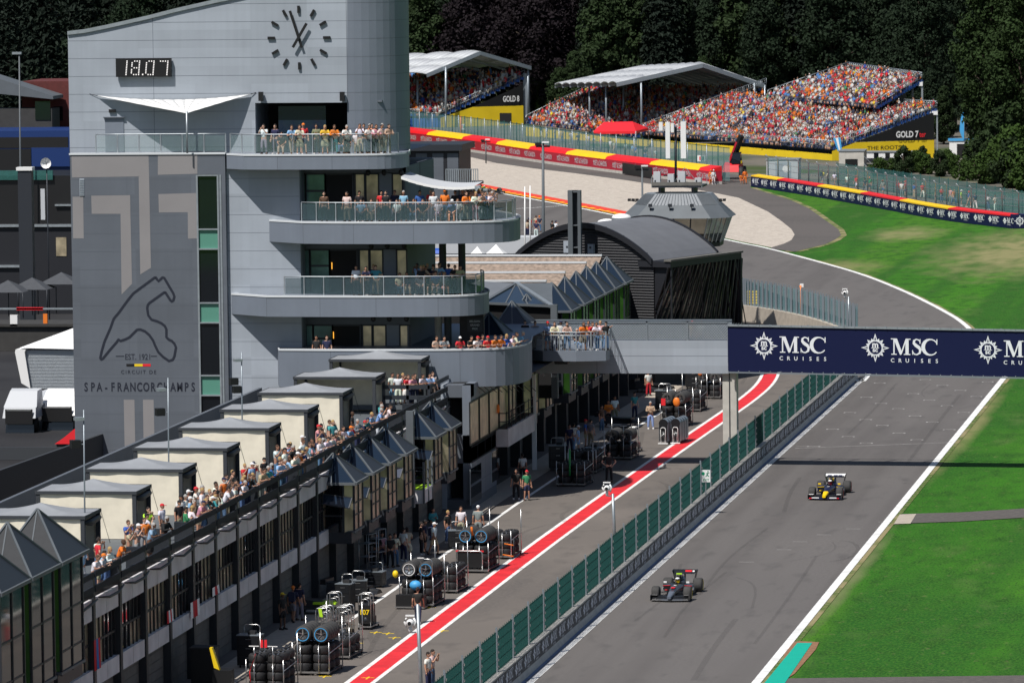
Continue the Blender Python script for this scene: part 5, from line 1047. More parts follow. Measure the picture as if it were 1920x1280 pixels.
for s_ in (-1, 1):
    th([(.0, s_*.20, .88), (.07, s_*.20, .88), (.07, s_*.28, .88), (.0, s_*.28, .88)], [(.10, s_*.22, .62), (.17, s_*.22, .62), (.17, s_*.29, .62), (.10, s_*.29, .62)], 0)
    th([(.10, s_*.22, .62), (.17, s_*.22, .64), (.17, s_*.28, .64), (.10, s_*.28, .62)], [(.34, s_*.08, .58), (.36, s_*.10, .64), (.36, s_*.16, .64), (.34, s_*.14, .58)], 1)
    bx(-.05, .42, s_*.10-.07, s_*.10+.07, .36, .50, 3); bx(.32, .43, s_*.10-.055, s_*.10+.055, .0, .38, 4)
tv = np.array(tv); NP = len(SEATS); nv = len(tv)
S_ = np.array(SEATS); ca, sa_ = np.cos(S_[:, 3]+rng.normal(0, .35, NP)), np.sin(S_[:, 3]+rng.normal(0, .35, NP)); sc_ = S_[:, 4]*rng.uniform(.9, 1.1, NP); stz = np.where(rng.random(NP) < .12, 1.45, 1.0)
allv = np.empty((NP, nv, 3)); allv[:, :, 0] = S_[:, 0, None]+(tv[None, :, 0]*ca[:, None]-tv[None, :, 1]*sa_[:, None])*sc_[:, None]
allv[:, :, 1] = S_[:, 1, None]+(tv[None, :, 0]*sa_[:, None]+tv[None, :, 1]*ca[:, None])*sc_[:, None]; allv[:, :, 2] = S_[:, 2, None]+tv[None, :, 2]*(sc_*stz)[:, None]
fl = np.array([i for f in tf for i in f]); ln = np.array([len(f) for f in tf]); nl = len(fl)
me = bpy.data.meshes.new('spectator_crowd'); me.vertices.add(NP*nv); me.vertices.foreach_set('co', allv.reshape(-1)); me.loops.add(NP*nl); me.loops.foreach_set('vertex_index', (fl[None, :]+(np.arange(NP)*nv)[:, None]).reshape(-1).astype(np.int32))
me.polygons.add(NP*len(ln)); st = np.concatenate([[0], np.cumsum(ln)[:-1]]); me.polygons.foreach_set('loop_start', (st[None, :]+(np.arange(NP)*nl)[:, None]).reshape(-1).astype(np.int32)); me.update(calc_edges=True)
pal = np.array([(.62, .62, .62), (.5, .48, .46), (.6, .02, .03), (.5, .03, .05), (.75, .18, .01), (.03, .07, .3), (.02, .025, .05), (.015, .015, .018), (.08, .22, .5), (.75, .55, .03), (.25, .26, .28), (.6, .25, .3), (.05, .25, .12), (.5, .42, .3), (.25, .4, .6)])
pw_ = np.array([.24, .10, .15, .08, .09, .07, .11, .11, .05, .03, .04, .03, .01, .03, .02]); pw_ /= pw_.sum()
shirt = pal[rng.choice(len(pal), NP, p=pw_)]; cl_ = (np.floor(S_[:, 0]/2.6+S_[:, 2]*.5).astype(int)*7+np.floor(S_[:, 1]/5.).astype(int)*13) % 17; shirt = np.where((rng.random((NP, 1)) < .42) & (cl_ < 9)[:, None], pal[np.array([0, 2, 4, 0, 6, 3, 1, 8, 4])[np.minimum(cl_, 8)]]*rng.uniform(.7, 1.05, (NP, 1)), shirt); skin = np.array([(.5, .28, .19), (.42, .22, .14), (.55, .34, .25), (.2, .1, .06)])[rng.choice(4, NP, p=[.4, .3, .22, .08])]
hair = np.array([(.02, .012, .008), (.08, .04, .02), (.25, .15, .06), (.7, .7, .7), (.55, .02, .03), (.7, .2, .02), (.02, .03, .12), (.015, .015, .015)])[rng.choice(8, NP, p=[.28, .16, .1, .2, .08, .06, .06, .06])]
tro = np.array([(.03, .04, .08), (.1, .14, .22), (.02, .02, .022), (.4, .35, .27), (.5, .5, .5)])[rng.choice(5, NP, p=[.3, .25, .2, .15, .1])]
allc = np.stack([shirt, skin, hair, tro, np.where(rng.random((NP, 1)) < .5, skin, tro)], 1); pc = np.repeat(np.array(tp), ln); lc = np.ones((NP, nl, 4)); lc[:, :, :3] = allc[:, pc, :]*.86
at = me.color_attributes.new('Col', 'FLOAT_COLOR', 'CORNER'); at.data.foreach_set('color', lc.reshape(-1)); me.materials.append(MATS['crowd'])
cw = bpy.data.objects.new('spectator_crowd', me); COL.objects.link(cw); tag(cw, 'colourful dense crowd of seated spectators filling the far grandstands', 'crowd', None, 'stuff')
# ------------------------------------------------------------ red and yellow tyre barrier with lettering, and the fence behind it
bb = g((560, 243), (700, 261), (873, 283), (1000, 304), (1165, 326), (1331, 346)); bb = [Vector((p.x, p.y)) for p in smooth(bb, 2)]
tb = thing('tyre_barrier', 'red and yellow topped barrier with repeated red champagne lettering round the gravel trap', 'barrier', (bb[6].x, bb[6].y, 0))
b = MB(); top = MB(); Lb = 0
mat('moet_red', (.42, .012, .035), .5, 0, .06, .5); mat('cap_red', (.72, .01, .015), .5, 0, .06, .6); mat('cap_yellow', (.9, .55, .005), .5, 0, .05, .6)
pts = []; 
for a, c in zip(bb, bb[1:]):
    n = max(1, int((c-a).length/1.5)); pts += [a.lerp(c, k/n) for k in range(n)]
pts.append(bb[-1]); bk = offs(pts, -1.6); md_ = offs(pts, -.3); acc = 0
for i in range(len(pts)-1):
    a, c, a2, c2 = pts[i], pts[i+1], bk[i], bk[i+1]; acc += (c-a).length
    b.hexa([(a.x, a.y, .35), (c.x, c.y, .35), (c2.x, c2.y, .35), (a2.x, a2.y, .35)], [(a.x, a.y, 1.62), (c.x, c.y, 1.62), (c2.x, c2.y, 1.62), (a2.x, a2.y, 1.62)], 'moet_red')
    b.hexa([(a.x, a.y-.05, 0), (c.x, c.y-.05, 0), (c2.x, c2.y, 0), (a2.x, a2.y, 0)], [(a.x, a.y-.05, .35), (c.x, c.y-.05, .35), (c2.x, c2.y, .35), (a2.x, a2.y, .35)], 'concrete_lt')
    mt = 'cap_yellow' if (acc/17.) % 2 < 1. else 'cap_red'; zt2 = 1.95
    top.hexa([(a.x, a.y-.04, 1.6), (c.x, c.y-.04, 1.6), (c2.x, c2.y, 1.6), (a2.x, a2.y, 1.6)], [(md_[i].x, md_[i].y, zt2), (md_[i+1].x, md_[i+1].y, zt2), (c2.x, c2.y, zt2+.25), (a2.x, a2.y, zt2+.25)], mt)
b.obj('banner', tb); top.obj('cap', tb)
b = MB(); acc = 0.; nxt = 3.
for i in range(len(pts)-1):
    d = (pts[i+1]-pts[i]); L_ = d.length; d3 = Vector((d.x, d.y, 0)).normalized(); nn = Vector((d3.y, -d3.x, 0))*.03
    while acc+L_ > nxt:
        p = pts[i]+d*((nxt-acc)/L_)
        if gy is not None: text(b, 'MOËT & CHANDON', .95, Vector((p.x, p.y, .66))+nn, d3, Z1, 'edge_white', bold=.0, sx=.62)
        nxt += 7.6
    acc += L_
b.obj('lettering', tb)
p0, p1 = gz(1166, 327), gz(1222, 336); b = MB(); u = (p1-p0).normalized(); b.prism([p0+Vector((.1, -.25, .1)), p1+Vector((.1, -.25, .1)), p1+Vector((.1, -.25, 1.5)), p0+Vector((.1, -.25, 1.5))], (0, .1, 0), 'black'); b.obj('banner', tb)
bf_ = thing('mesh_fence', 'tall blue-green mesh fence behind the red and yellow barrier', 'fence', (bk[10].x, bk[10].y+2, 0))
fp_ = offs(pts, -3.4); b = MB(); q = MB()
for i in range(0, len(fp_)-2, 2):
    a, c = fp_[i], fp_[min(i+2, len(fp_)-1)]; h_ = 4.3
    b.face([(a.x, a.y, .2), (c.x, c.y, .2), (c.x, c.y, h_), (a.x, a.y, h_)], 'mesh_teal')
    q.tube([(a.x, a.y, 0), (a.x, a.y, h_+.15)], .07, 'green_post' if i % 4 else 'steel_grey', 4); m_ = a.lerp(c, .5); q.tube([(m_.x, m_.y, 0), (m_.x, m_.y, h_)], .035, 'green_post', 4)
    q.tube([(a.x, a.y, h_), (c.x, c.y, h_)], .04, 'green_post', 4)
b.obj('mesh_panel', bf_); q.obj('posts', bf_)
# ------------------------------------------------------------ navy sponsor barrier and catch fence on the right
mb_ = [Vector((p.x, p.y)) for p in smooth(g((1408, 350), (1500, 364), (1631, 387), (1762, 413), (1894, 428)), 2)]
nb = thing('sponsor_barrier', 'navy barrier with repeated white star logos and red and yellow top, along the right grass', 'barrier', (mb_[0].x, mb_[0].y, 0))
b = MB(); pts = []
for a, c in zip(mb_, mb_[1:]):
    n = max(1, int((c-a).length/1.5)); pts += [a.lerp(c, k/n) for k in range(n)]
pts.append(mb_[-1]); bk = offs(pts, -1.0); acc = 0; top = MB()
for i in range(len(pts)-1):
    a, c, a2, c2 = pts[i], pts[i+1], bk[i], bk[i+1]; acc += (c-a).length
    b.hexa([(a.x, a.y, 0), (c.x, c.y, 0), (c2.x, c2.y, 0), (a2.x, a2.y, 0)], [(a.x, a.y, 1.25), (c.x, c.y, 1.25), (c2.x, c2.y, 1.25), (a2.x, a2.y, 1.25)], 'navy')
    top.hexa([(a.x, a.y, 1.25), (c.x, c.y, 1.25), (c2.x, c2.y, 1.25), (a2.x, a2.y, 1.25)], [(a.x, a.y, 1.38), (c.x, c.y, 1.38), (c2.x, c2.y, 1.5), (a2.x, a2.y, 1.5)], 'cap_yellow' if (acc+6) % 34 < 17 else 'cap_red')
e_ = pts[-1]; b.box(e_.x+.05, e_.x+3.0, e_.y-.3, e_.y+1.5, 0, 1.45, 'navy'); bo = b.obj('banner', nb); top.obj('cap', nb)
b = MB(); acc = 0; nxt = .6
for i in range(len(pts)-1):
    d = (pts[i+1]-pts[i]); L_ = d.length; d3 = Vector((d.x, d.y, 0)).normalized(); nn = Vector((d3.y, -d3.x, 0))*.03
    while acc+L_ > nxt and nxt < 102: p = pts[i]+d*((nxt-acc)/L_); msc(b, Vector((p.x, p.y, .52))+nn, d3, Z1, .56, 'banner_white', 'navy', False); nxt += 3.55
    acc += L_
msc(b, Vector((e_.x+.5, e_.y-.33, .5)), X1, Z1, .7, 'banner_white', 'navy'); b.obj('lettering', bo)
cf = thing('catch_fence', 'high catch fence with grey bent-top posts behind the navy barrier', 'fence', (bk[0].x, bk[0].y, 0))
fp_ = offs(pts, -2.2); ext = fp_[-1]+(fp_[-1]-fp_[-6])*3; fp_.append(ext); b = MB(); acc = 0
for i in range(len(fp_)-1):
    a, c = fp_[i], fp_[i+1]; b.face([(a.x, a.y, .3), (c.x, c.y, .3), (c.x, c.y, 3.5), (a.x, a.y, 3.5)], 'mesh_thin')
for z in (1.4, 2.1, 2.8, 3.5): b.tube([(p.x, p.y, z) for p in fp_], .025, 'steel_grey', 4)
b.obj('mesh_panel', cf)
Lt = [0]
for a, c in zip(fp_, fp_[1:]): Lt.append(Lt[-1]+(c-a).length)
s = 0.
while s < Lt[-1]:
    i = max(k for k in range(len(Lt)) if Lt[k] <= s); i = min(i, len(fp_)-2); p = fp_[i].lerp(fp_[i+1], (s-Lt[i])/(Lt[i+1]-Lt[i])); b = MB()
    b.tube([(p.x, p.y, 0), (p.x, p.y, 3.5), (p.x-.25, p.y-.25, 3.8)], .09, 'galv', 6); b.obj('post', cf); s += 4.0
rf = thing('mesh_fence', 'green mesh fence beyond the walkers behind the catch fence', 'fence', (bk[0].x, bk[0].y+9, 0))
g2 = offs(pts, -11); b = MB(); q = MB()
for i in range(0, len(g2)-2, 2):
    a, c = g2[i], g2[i+2]; b.face([(a.x, a.y, .1), (c.x, c.y, .1), (c.x, c.y, 2.6), (a.x, a.y, 2.6)], 'mesh_teal_dark'); q.tube([(a.x, a.y, 0), (a.x, a.y, 2.7)], .05, 'green_post', 4)
b.obj('mesh_panel', rf); q.obj('posts', rf)
# ------------------------------------------------------------ trees
def leafmat(name, c, var=.22):
    m = mat(name, c, .75, 0, var, .55, .15); return m
leafmat('leaf_dark', (.0125, .0205, .0145)); leafmat('leaf_mid', (.013, .024, .012)); leafmat('leaf_light', (.021, .037, .013)); leafmat('leaf_copper', (.014, .010, .013)); leafmat('leaf_poplar', (.022, .041, .012)); leafmat('leaf_shrub', (.034, .064, .013))
def quads(b, P, D, size, mt, asp=.6):
    # P (n,3) centres, D (n,3) facing-ish directions
    n = len(P); D = D+rng.normal(0, .28, (n, 3)); D /= np.linalg.norm(D, axis=1)[:, None]+1e-9
    up = rng.normal(0, 1, (n, 3)); A = np.cross(D, up); A /= np.linalg.norm(A, axis=1)[:, None]+1e-9; B = np.cross(D, A)
    s = size*rng.uniform(.6, 1.4, (n, 1)); A = A*s; B = B*s*asp; o = len(b.v)
    bend = D*s*.25
    V_ = np.stack([P-A*.5-bend, P-B*.6, P+A*.5-bend, P+B*.6], 1).reshape(-1, 3); b.v += [tuple(v) for v in V_.tolist()]; k = b.mid(mt)
    b.f += [(o+4*i, o+4*i+1, o+4*i+2, o+4*i+3) for i in range(n)]; b.mi += [k]*n; b.sm += [False]*n
def spruce(H=28, Rm=4.3, n=7000, mt='leaf_dark'):
    b = MB(); z = H*(1-np.sqrt(rng.random(n)))*.94+1.2; z = np.clip(z, 1.2, H); a = rng.random(n)*2*np.pi
    prof = Rm*(1-z/H)**.85; lay = .68+.32*((z*.85+.35*np.sin(a*3+z)) % 1.); rr = prof*lay*np.sqrt(rng.uniform(.15, 1, n))*(1+.18*np.sin(a*5+z*.7))
    P = np.stack([rr*np.cos(a), rr*np.sin(a), z-rr*.28], 1); D = np.stack([np.cos(a)*.6, np.sin(a)*.6, np.full(n, .75)], 1); quads(b, P, D, .72, mt, .45)
    t = MB(); t.tube([(0, 0, -1), (0, 0, H*.5), (0, 0, H*.97)], [.42, .25, .04], 'bark', 7); return t, b
def broad(H=20, Rm=5.5, n=8000, mt='leaf_mid', z0=.12, clumps=34, leaf=.50, slim=1.):
    b = MB(); t = MB(); cs = []
    for i in range(clumps):
        zf = z0+(1-z0)*((i+.5)/clumps); w = math.sin(math.pi*min(1, max(0, (zf-z0*.5)/(1-z0*.5)))**.75)**.7; a = i*2.4+random.uniform(-.4, .4); r = Rm*slim*w*random.uniform(.25, .78)
        c = np.array([r*math.cos(a), r*math.sin(a), zf*H*.93]); cs.append((c, Rm*slim*random.uniform(.28, .46)*(.55+.45*w)))
    per = n//clumps
    for c, cr in cs:
        d = rng.normal(0, 1, (per, 3)); d /= np.linalg.norm(d, axis=1)[:, None]; d[:, 2] = d[:, 2]*.8+.1; rad = cr*rng.uniform(.55, 1.12, (per, 1)); quads(b, c+d*rad, d, leaf, mt, .7)
    t.tube([(0, 0, -1), (.1, 0, H*.3), (0, .1, H*.6), (0, 0, H*.85)], [.40, .30, .16, .05], 'bark', 7)
    for c, cr in cs[::2]: t.tube([(0, 0, max(H*z0, c[2]*.6)), tuple(c*np.array([.5, .5, .9])), tuple(c)], [.14, .09, .04], 'bark', 5)
    return t, b
PROT = {}
def proto(key, fn):
    root = bpy.data.objects.new({'shrub': 'shrub'}.get(key.split('_')[0], 'tree'), None); tb_, cb = fn; tm = tb_.obj('trunk', root, local=True); cr_ = cb.obj('crown', root, local=True); PROT[key] = root
for k in range(3): proto('spruce_%d' % k, spruce(28+2*k, 4.2+.3*k))
for k in range(3): proto('broad_%d' % k, broad(19+2*k, 5.4+.4*k))
proto('light_0', broad(17, 4.4, 8000, 'leaf_light', .08)); proto('light_1', broad(15, 4.0, 7000, 'leaf_light', .06)); proto('copper_0', broad(24, 6.6, 11000, 'leaf_copper', .04, 44)); proto('copper_1', broad(21, 6, 10000, 'leaf_copper', .04, 40))
proto('poplar_0', broad(27, 5.2, 16000, 'leaf_poplar', .03, 60, .40, .9)); proto('shrub_0', broad(4.2, 2.9, 2200, 'leaf_shrub', .02, 16, .36)); proto('shrub_1', broad(3.4, 2.6, 1900, 'leaf_shrub', .02, 14, .34)); proto('shrub_2', broad(5.5, 2.4, 2200, 'leaf_light', .02, 16, .36))
for r_ in PROT.values():
    for ch in r_.children: OFF.pop(ch.name, None)
KIND = {'spruce': 'dark spruce', 'broad': 'dark broadleaf tree', 'light': 'pale green feathery tree', 'copper': 'purple-brown copper beech', 'poplar': 'tall slender leafy tree', 'shrub': 'bushy green shrub'}
used_p = set(); tree_list = []
def plant(key, px, Y, s=1., z=None, where=''):
    src = PROT[key]
    o = copy_tree(src) if key in used_p else (COL.objects.link(src) or src); used_p.add(key)
    p = gy(px, 300, Y); gzv = 0 if Y < 470 else (Y-470)*.12
    o.location = (p.x, Y, gzv if z is None else z); o.rotation_euler = (0, 0, random.uniform(0, 6.28)); o.scale = (s*random.uniform(.92, 1.1), s*random.uniform(.92, 1.1), s)
    tree_list.append((o, key, px, Y, where)); return o
rowsY = [(478, 20), (489, 21), (500, 22), (512, 22), (524, 22), (538, 20), (553, 18)]
for ri, (Y, n) in enumerate(rowsY):
    for i in range(n):
        px = -120+2160*(i+.5+random.uniform(-.3, .3))/n+(ri % 2)*50
        key = 'spruce_%d' % random.randrange(3)
        if ri < 4:
            if 880 < px < 1110: key = 'copper_%d' % (i % 2)
            elif 700 < px < 880 and ri == 0: key = 'broad_%d' % (i % 3)
            elif 1640 < px < 1860: key = 'broad_%d' % (i % 3)
            elif random.random() < .2: key = 'broad_%d' % random.randrange(3)
        if ri == 0 and 560 < px < 780: continue
        plant(key, px, Y+random.uniform(-4, 4), random.uniform(.9, 1.2))
for px, Y, s, k in ((1130, 470, 1.25, 'light_0'), (1175, 480, 1.35, 'light_1'), (1050, 455, .62, 'light_1'), (1078, 452, .70, 'light_0'), (1105, 458, .6, 'light_1'), (1405, 482, 1.5, 'light_0'), (1440, 490, 1.55, 'light_1'), (1240, 492, 1.2, 'broad_1'), (795, 482, 1.2, 'light_0'), (1320, 470, .7, 'light_1'),
                    (1680, 440, 1.0, 'broad_0'), (1740, 420, 1.05, 'broad_2'), (1790, 435, 1.1, 'broad_1'), (1700, 395, .55, 'broad_1'), (1745, 400, .55, 'broad_0'), (1770, 380, .5, 'light_0')): plant(k, px, Y, s)
for px, Y, s, k in ((1862, 318, 1.15, 'poplar_0'), (1925, 312, 1.2, 'poplar_0'), (1895, 345, 1.2, 'poplar_0'), (1840, 352, .62, 'broad_2')): plant(k, px, Y, s, 0)
for i, (px, Y, s) in enumerate(((1648, 292, .55), (1672, 296, .6), (1694, 290, .7), (1716, 300, .66), (1738, 296, .72), (1762, 290, .6), (1786, 296, .6), (1808, 280, .75), (1830, 284, .9), (1852, 272, .95), (1874, 276, 1.1), (1896, 262, 1.1), (1915, 262, 1.3), (1704, 312, .6), (1730, 314, .5), (1775, 312, .55), (1842, 305, 1.3), (1870, 300, 1.5), (1905, 290, 1.5), (1925, 255, 1.2))): plant('shrub_%d' % (i % 3), px, Y, s, 0)
for i, (px, Y, s) in enumerate(((60, 150, .9), (100, 170, 1.0), (20, 165, .95), (-20, 190, 1.), (130, 200, 1.1), (80, 230, 1.2), (10, 240, 1.3), (160, 300, 1.2), (240, 330, 1.1), (330, 340, 1.1), (420, 360, 1.2), (500, 380, 1.2), (600, 390, 1.2), (700, 400, 1.3))): plant(('spruce_%d' % (i % 3)) if i % 4 else 'broad_%d' % (i % 3), px, Y, s, -2)
def name_trees():
    groups = {}
    for t_ in tree_list:
        o, key, px, Y, w = t_; kd = key.split('_')[0]
        if kd == 'shrub': w = 'before the open grandstand and the tall trees'
        elif kd == 'poplar' : w = 'at the far right edge'
        elif px < 200: w = 'beyond the paddock, left of the tower'
        elif px < 760: w = 'behind the tower roof'
        elif px < 1000: w = 'behind the grandstand marked GOLD 8'
        elif px < 1440: w = 'behind the grandstand with the long white canopy'
        elif px < 1740: w = 'behind the uncovered grandstand'
        else: w = 'right of the uncovered grandstand'
        groups.setdefault((kd, w), []).append(t_)
    for (kd, w), L_ in groups.items():
        L_.sort(key=lambda t: t[2])
        rows_ = ['front', 'second', 'third', 'rear']
        for i, (o, key, px, Y, _) in enumerate(L_):
            nm = {0: 'leftmost', len(L_)-1: 'rightmost'}.get(i, None) or ordinal(i+1)+' from left'
            tag(o, '%s %s%s' % (KIND[kd], w, '' if len(L_) == 1 else ', '+nm), 'shrub' if kd == 'shrub' else 'tree', 'shrubs below the open grandstand' if kd == 'shrub' else 'trees of the wooded slope')
def ordinal(n): return {1: 'first', 2: 'second', 3: 'third', 4: 'fourth', 5: 'fifth', 6: 'sixth', 7: 'seventh', 8: 'eighth', 9: 'ninth', 10: 'tenth', 11: 'eleventh', 12: 'twelfth', 13: 'thirteenth', 14: 'fourteenth', 15: 'fifteenth', 16: 'sixteenth', 17: 'seventeenth', 18: 'eighteenth', 19: 'nineteenth', 20: 'twentieth'}.get(n, 'number %d' % n)
name_trees()
# ------------------------------------------------------------ people: one skinned body per pose, clothes as children, colours per person
def skinned(name, verts, edges, radii, root=0, sub=1):
    me = bpy.data.meshes.new(name); me.from_pydata(verts, edges, []); ob = bpy.data.objects.new(name, me); COL.objects.link(ob)
    ob.modifiers.new('k', 'SKIN'); sd = ob.modifiers.new('s', 'SUBSURF'); sd.levels = sub; sd.render_levels = sub
    sv = me.skin_vertices[0].data
    for i, r in enumerate(radii): sv[i].radius = r if isinstance(r, tuple) else (r, r)
    for i in range(len(verts)): sv[i].use_root = (i == root)
    bpy.context.view_layer.update(); dg = bpy.context.evaluated_depsgraph_get(); m2 = bpy.data.meshes.new_from_object(ob.evaluated_get(dg)); bpy.data.objects.remove(ob); bpy.data.meshes.remove(me); return m2
POSES = {}
def make_pose(key, lean=0., arms='down', legs='stand', head=0., shorts=False, skirt=False, longhair=False, hat=None, sleeve='short', backpack=False):
    # person faces -Y; feet at z 0
    drop = 0.
    if legs == 'sit': hipz = .50
    else: hipz = .93
    ln = lean
    def up(h): return Vector((0, -math.sin(ln)*h, hipz+math.cos(ln)*h))
    pel, spi, che, nek, hd = up(0), up(.20), up(.40), up(.53), up(.595)
    V = [pel, spi, che, nek]; E_ = [(0, 1), (1, 2), (2, 3)]; Rr = [(.155, .115), (.145, .105), (.165, .115), .062]
    def add(p, par, r): V.append(Vector(p)); E_.append((par, len(V)-1)); Rr.append(r); return len(V)-1
    J = {}
    hb = hd+Vector((0, -.02-head*.05, .02)); add(hb-Vector((0, 0, .05)), 3, .055)
    for s in (-1, 1):
        sh = up(.47)+Vector((s*.185, 0, 0)); i = add(sh, 2, .062)
        if arms == 'rail': el, ha = sh+Vector((s*.09, -.10, -.25)), sh+Vector((s*-.10, -.27, -.19))
        elif arms == 'cross': el, ha = sh+Vector((s*.07, -.06, -.27)), sh+Vector((-s*.10, -.22, -.19))
        elif arms == 'photo': el, ha = sh+Vector((s*.05, -.16, -.20)), sh+Vector((-s*.10, -.28, .07))
        elif arms == 'point' and s > 0: el, ha = sh+Vector((s*.05, -.24, .02)), sh+Vector((s*.0, -.50, .10))
        elif arms == 'lap': el, ha = sh+Vector((s*.06, -.04, -.27)), sh+Vector((-s*.06, -.30, -.36))
        elif arms == 'hips': el, ha = sh+Vector((s*.22, .05, -.24)), sh+Vector((s*.03, -.08, -.42))
        elif arms == 'walk': el, ha = sh+Vector((s*.06, s*.10, -.27)), sh+Vector((s*.07, s*.12-.10, -.52))
        else: el, ha = sh+Vector((s*.06, .02, -.28)), sh+Vector((s*.08, -.05, -.54))
        e = add(el, i, .045); h = add(ha, e, .030); J['hand%d' % s] = (ha, (ha-el).normalized(), s); J['arm%d' % s] = (sh, el, ha)
        hp = pel+Vector((s*.095, 0, -.05)); k = add(hp, 0, .088)
        if legs == 'sit': kn, an, to = hp+Vector((s*.03, -.43, .02)), hp+Vector((s*.04, -.40, -.39)), None
        elif legs == 'walk': kn, an = hp+Vector((0, -s*.17-.03, -.42)), hp+Vector((0, -s*.24+.06, -.80))
        elif legs == 'cross': kn, an = hp+Vector((s*.0, -.05, -.43)), hp+Vector((-s*.06, .03*s, -.82))
        else: kn, an = hp+Vector((s*.03, -.02, -.42)), hp+Vector((s*.05, .01, -.82))
        kk = add(kn, k, .060); a = add(an, kk, .040); J['leg%d' % s] = (hp, kn, an); add(an+Vector((s*.02, -.13, -.035)), a, (.036, .028)); add(an+Vector((s*.02, -.17, -.045)), len(V)-1, (.03, .02))
    body = skinned('body', [tuple(v) for v in V], E_, Rr)
    bm = bmesh.new(); bm.from_mesh(body); 
    hm = MB(); cx = hb+Vector((0, -.01, .09))
    hm.ball(cx, .078, .098, .122, 'skin', 10, 8); hm.ball(cx+Vector((0, -.05, -.07)), .05, .045, .045, 'skin', 7, 5)
    hm.add([cx+Vector((-.017, -.092, -.02)), cx+Vector((.017, -.092, -.02)), cx+Vector((0, -.092, .03)), cx+Vector((0, -.122, -.018))], [(0, 1, 3), (1, 2, 3), (2, 0, 3)], 'skin')
    for s in (-1, 1):
        hm.ball(cx+Vector((s*.08, .01, 0)), .012, .022, .032, 'skin', 5, 4); hm.ball(cx+Vector((s*.032, -.09, .022)), .015, .008, .009, 'eye', 5, 4)
    hm.ball(cx+Vector((0, -.093, -.055)), .022, .008, .007, 'mouth', 5, 3)
    for s in (-1, 1):
        ha, d, _ = J['hand%d' % s]; side = d.cross(Vector((0, 0, 1)) if abs(d.z) < .8 else Vector((0, 1, 0))).normalized(); nn = d.cross(side); pc = ha+d*.045
        def blk(c, dirv, l, w, t_): dv = dirv.normalized(); a = dv.cross(nn).normalized()*w/2; n2 = nn*t_/2; hm.hexa([c-a-n2, c+a-n2, c+a+n2, c-a+n2], [c+dv*l-a*.8-n2*.8, c+dv*l+a*.8-n2*.8, c+dv*l+a*.8+n2*.8, c+dv*l-a*.8+n2*.8], 'skin')
        blk(ha+d*.0, d, .09, .082, .03)
        for f_, l in enumerate((.062, .074, .07, .055)):
            o_ = side*((f_-1.5)*.0205); c = ha+d*.088+o_; d2 = (d+nn*(.25+.12*f_)*s).normalized(); blk(c, d2, l*.55, .018, .018); blk(c+d2*l*.53, (d2+nn*.5*s).normalized(), l*.5, .016, .016)
        blk(ha+d*.03-side*.04*1, (d-side*.8).normalized(), .06, .021, .021)
    tmp = hm.obj('tmp'); bm.from_mesh(tmp.data)
    # join head and hands to the same mesh with their own slots
    nb = len(body.polygons); bm.faces.ensure_lookup_table()
    for i, f in enumerate(bm.faces):
        if i < nb: f.material_index = 0
    out = bpy.data.meshes.new('body'); bm.to_mesh(out); bm.free(); out.materials.clear()
    for n in hm.ms: out.materials.append(MATS[n])
    bpy.data.objects.remove(tmp); bpy.data.meshes.remove(body)
    for p in out.polygons: p.use_smooth = True
    # shirt
    SV = [up(-.04), up(.20), up(.41), up(.50)]; SE = [(0, 1), (1, 2), (2, 3)]; SR = [(.180, .138), (.165, .125), (.185, .135), (.085, .075)]
    for s in (-1, 1):
        sh, el, ha = J['arm%d' % s]; SV.append(sh); SE.append((2, len(SV)-1)); SR.append(.086); i = len(SV)-1
        if sleeve == 'long': SV += [el, el.lerp(ha, .92)]; SE += [(i, i+1), (i+1, i+2)]; SR += [.062, .046]
        else: SV.append(sh.lerp(el, .72)); SE.append((i, i+1)); SR.append(.072)
    shirt = skinned('shirt', [tuple(v) for v in SV], SE, SR)
    TV = [up(.06), up(-.02)]; TE = [(0, 1)]; TRr = [(.165, .125), (.172, .135)]
    for s in (-1, 1):
        hp, kn, an = J['leg%d' % s]; i = len(TV); TV.append(hp+Vector((s*.0, 0, -.03))); TE.append((1, i)); TRr.append(.112 if not skirt else .15)
        if skirt: TV.append(kn+Vector((0, 0, -.05))); TE.append((i, i+1)); TRr.append(.15)
        elif shorts: TV.append(hp.lerp(kn, .85)); TE.append((i, i+1)); TRr.append(.09)
        else: TV += [kn, kn.lerp(an, .95)]; TE += [(i, i+1), (i+1, i+2)]; TRr += [.080, .062]
    tro_ = skinned('trousers', [tuple(v) for v in TV], TE, TRr)
    hb_ = MB()
    if hat: hb_.ball(cx+Vector((0, .012, .035)), .093, .112, .10, 'cloth', 10, 5, 0., 1.); hb_.box(cx.x-.065, cx.x+.065, cx.y-.19, cx.y-.08, cx.z+.035, cx.z+.05, 'cloth')
    else: hb_.ball(cx+Vector((0, .016, .022)), .088, .106, .115, 'cloth', 10, 6, -.05, 1.)
    if longhair: hb_.ball(cx+Vector((0, .05, -.07)), .085, .055, .17, 'cloth', 8, 6)
    else: hb_.ball(cx+Vector((0, .055, .0)), .072, .06, .07, 'cloth', 8, 5)
    sb = MB()
    for s in (-1, 1):
        an = J['leg%d' % s][2]; sb.hexa([an+Vector((-.045, -.19, -.06)), an+Vector((.055, -.19, -.06)), an+Vector((.05, .06, -.06)), an+Vector((-.045, .06, -.06))], [an+Vector((-.035, -.17, -.01)), an+Vector((.045, -.17, -.01)), an+Vector((.045, .055, .05)), an+Vector((-.04, .055, .05))], 'cloth')
    for me_, nm in ((shirt, 'cloth'), (tro_, 'cloth')):
        me_.materials.clear(); me_.materials.append(MATS[nm])
        for p in me_.polygons: p.use_smooth = True
    def ob(n, me_): o = bpy.data.objects.new(n, me_); return o
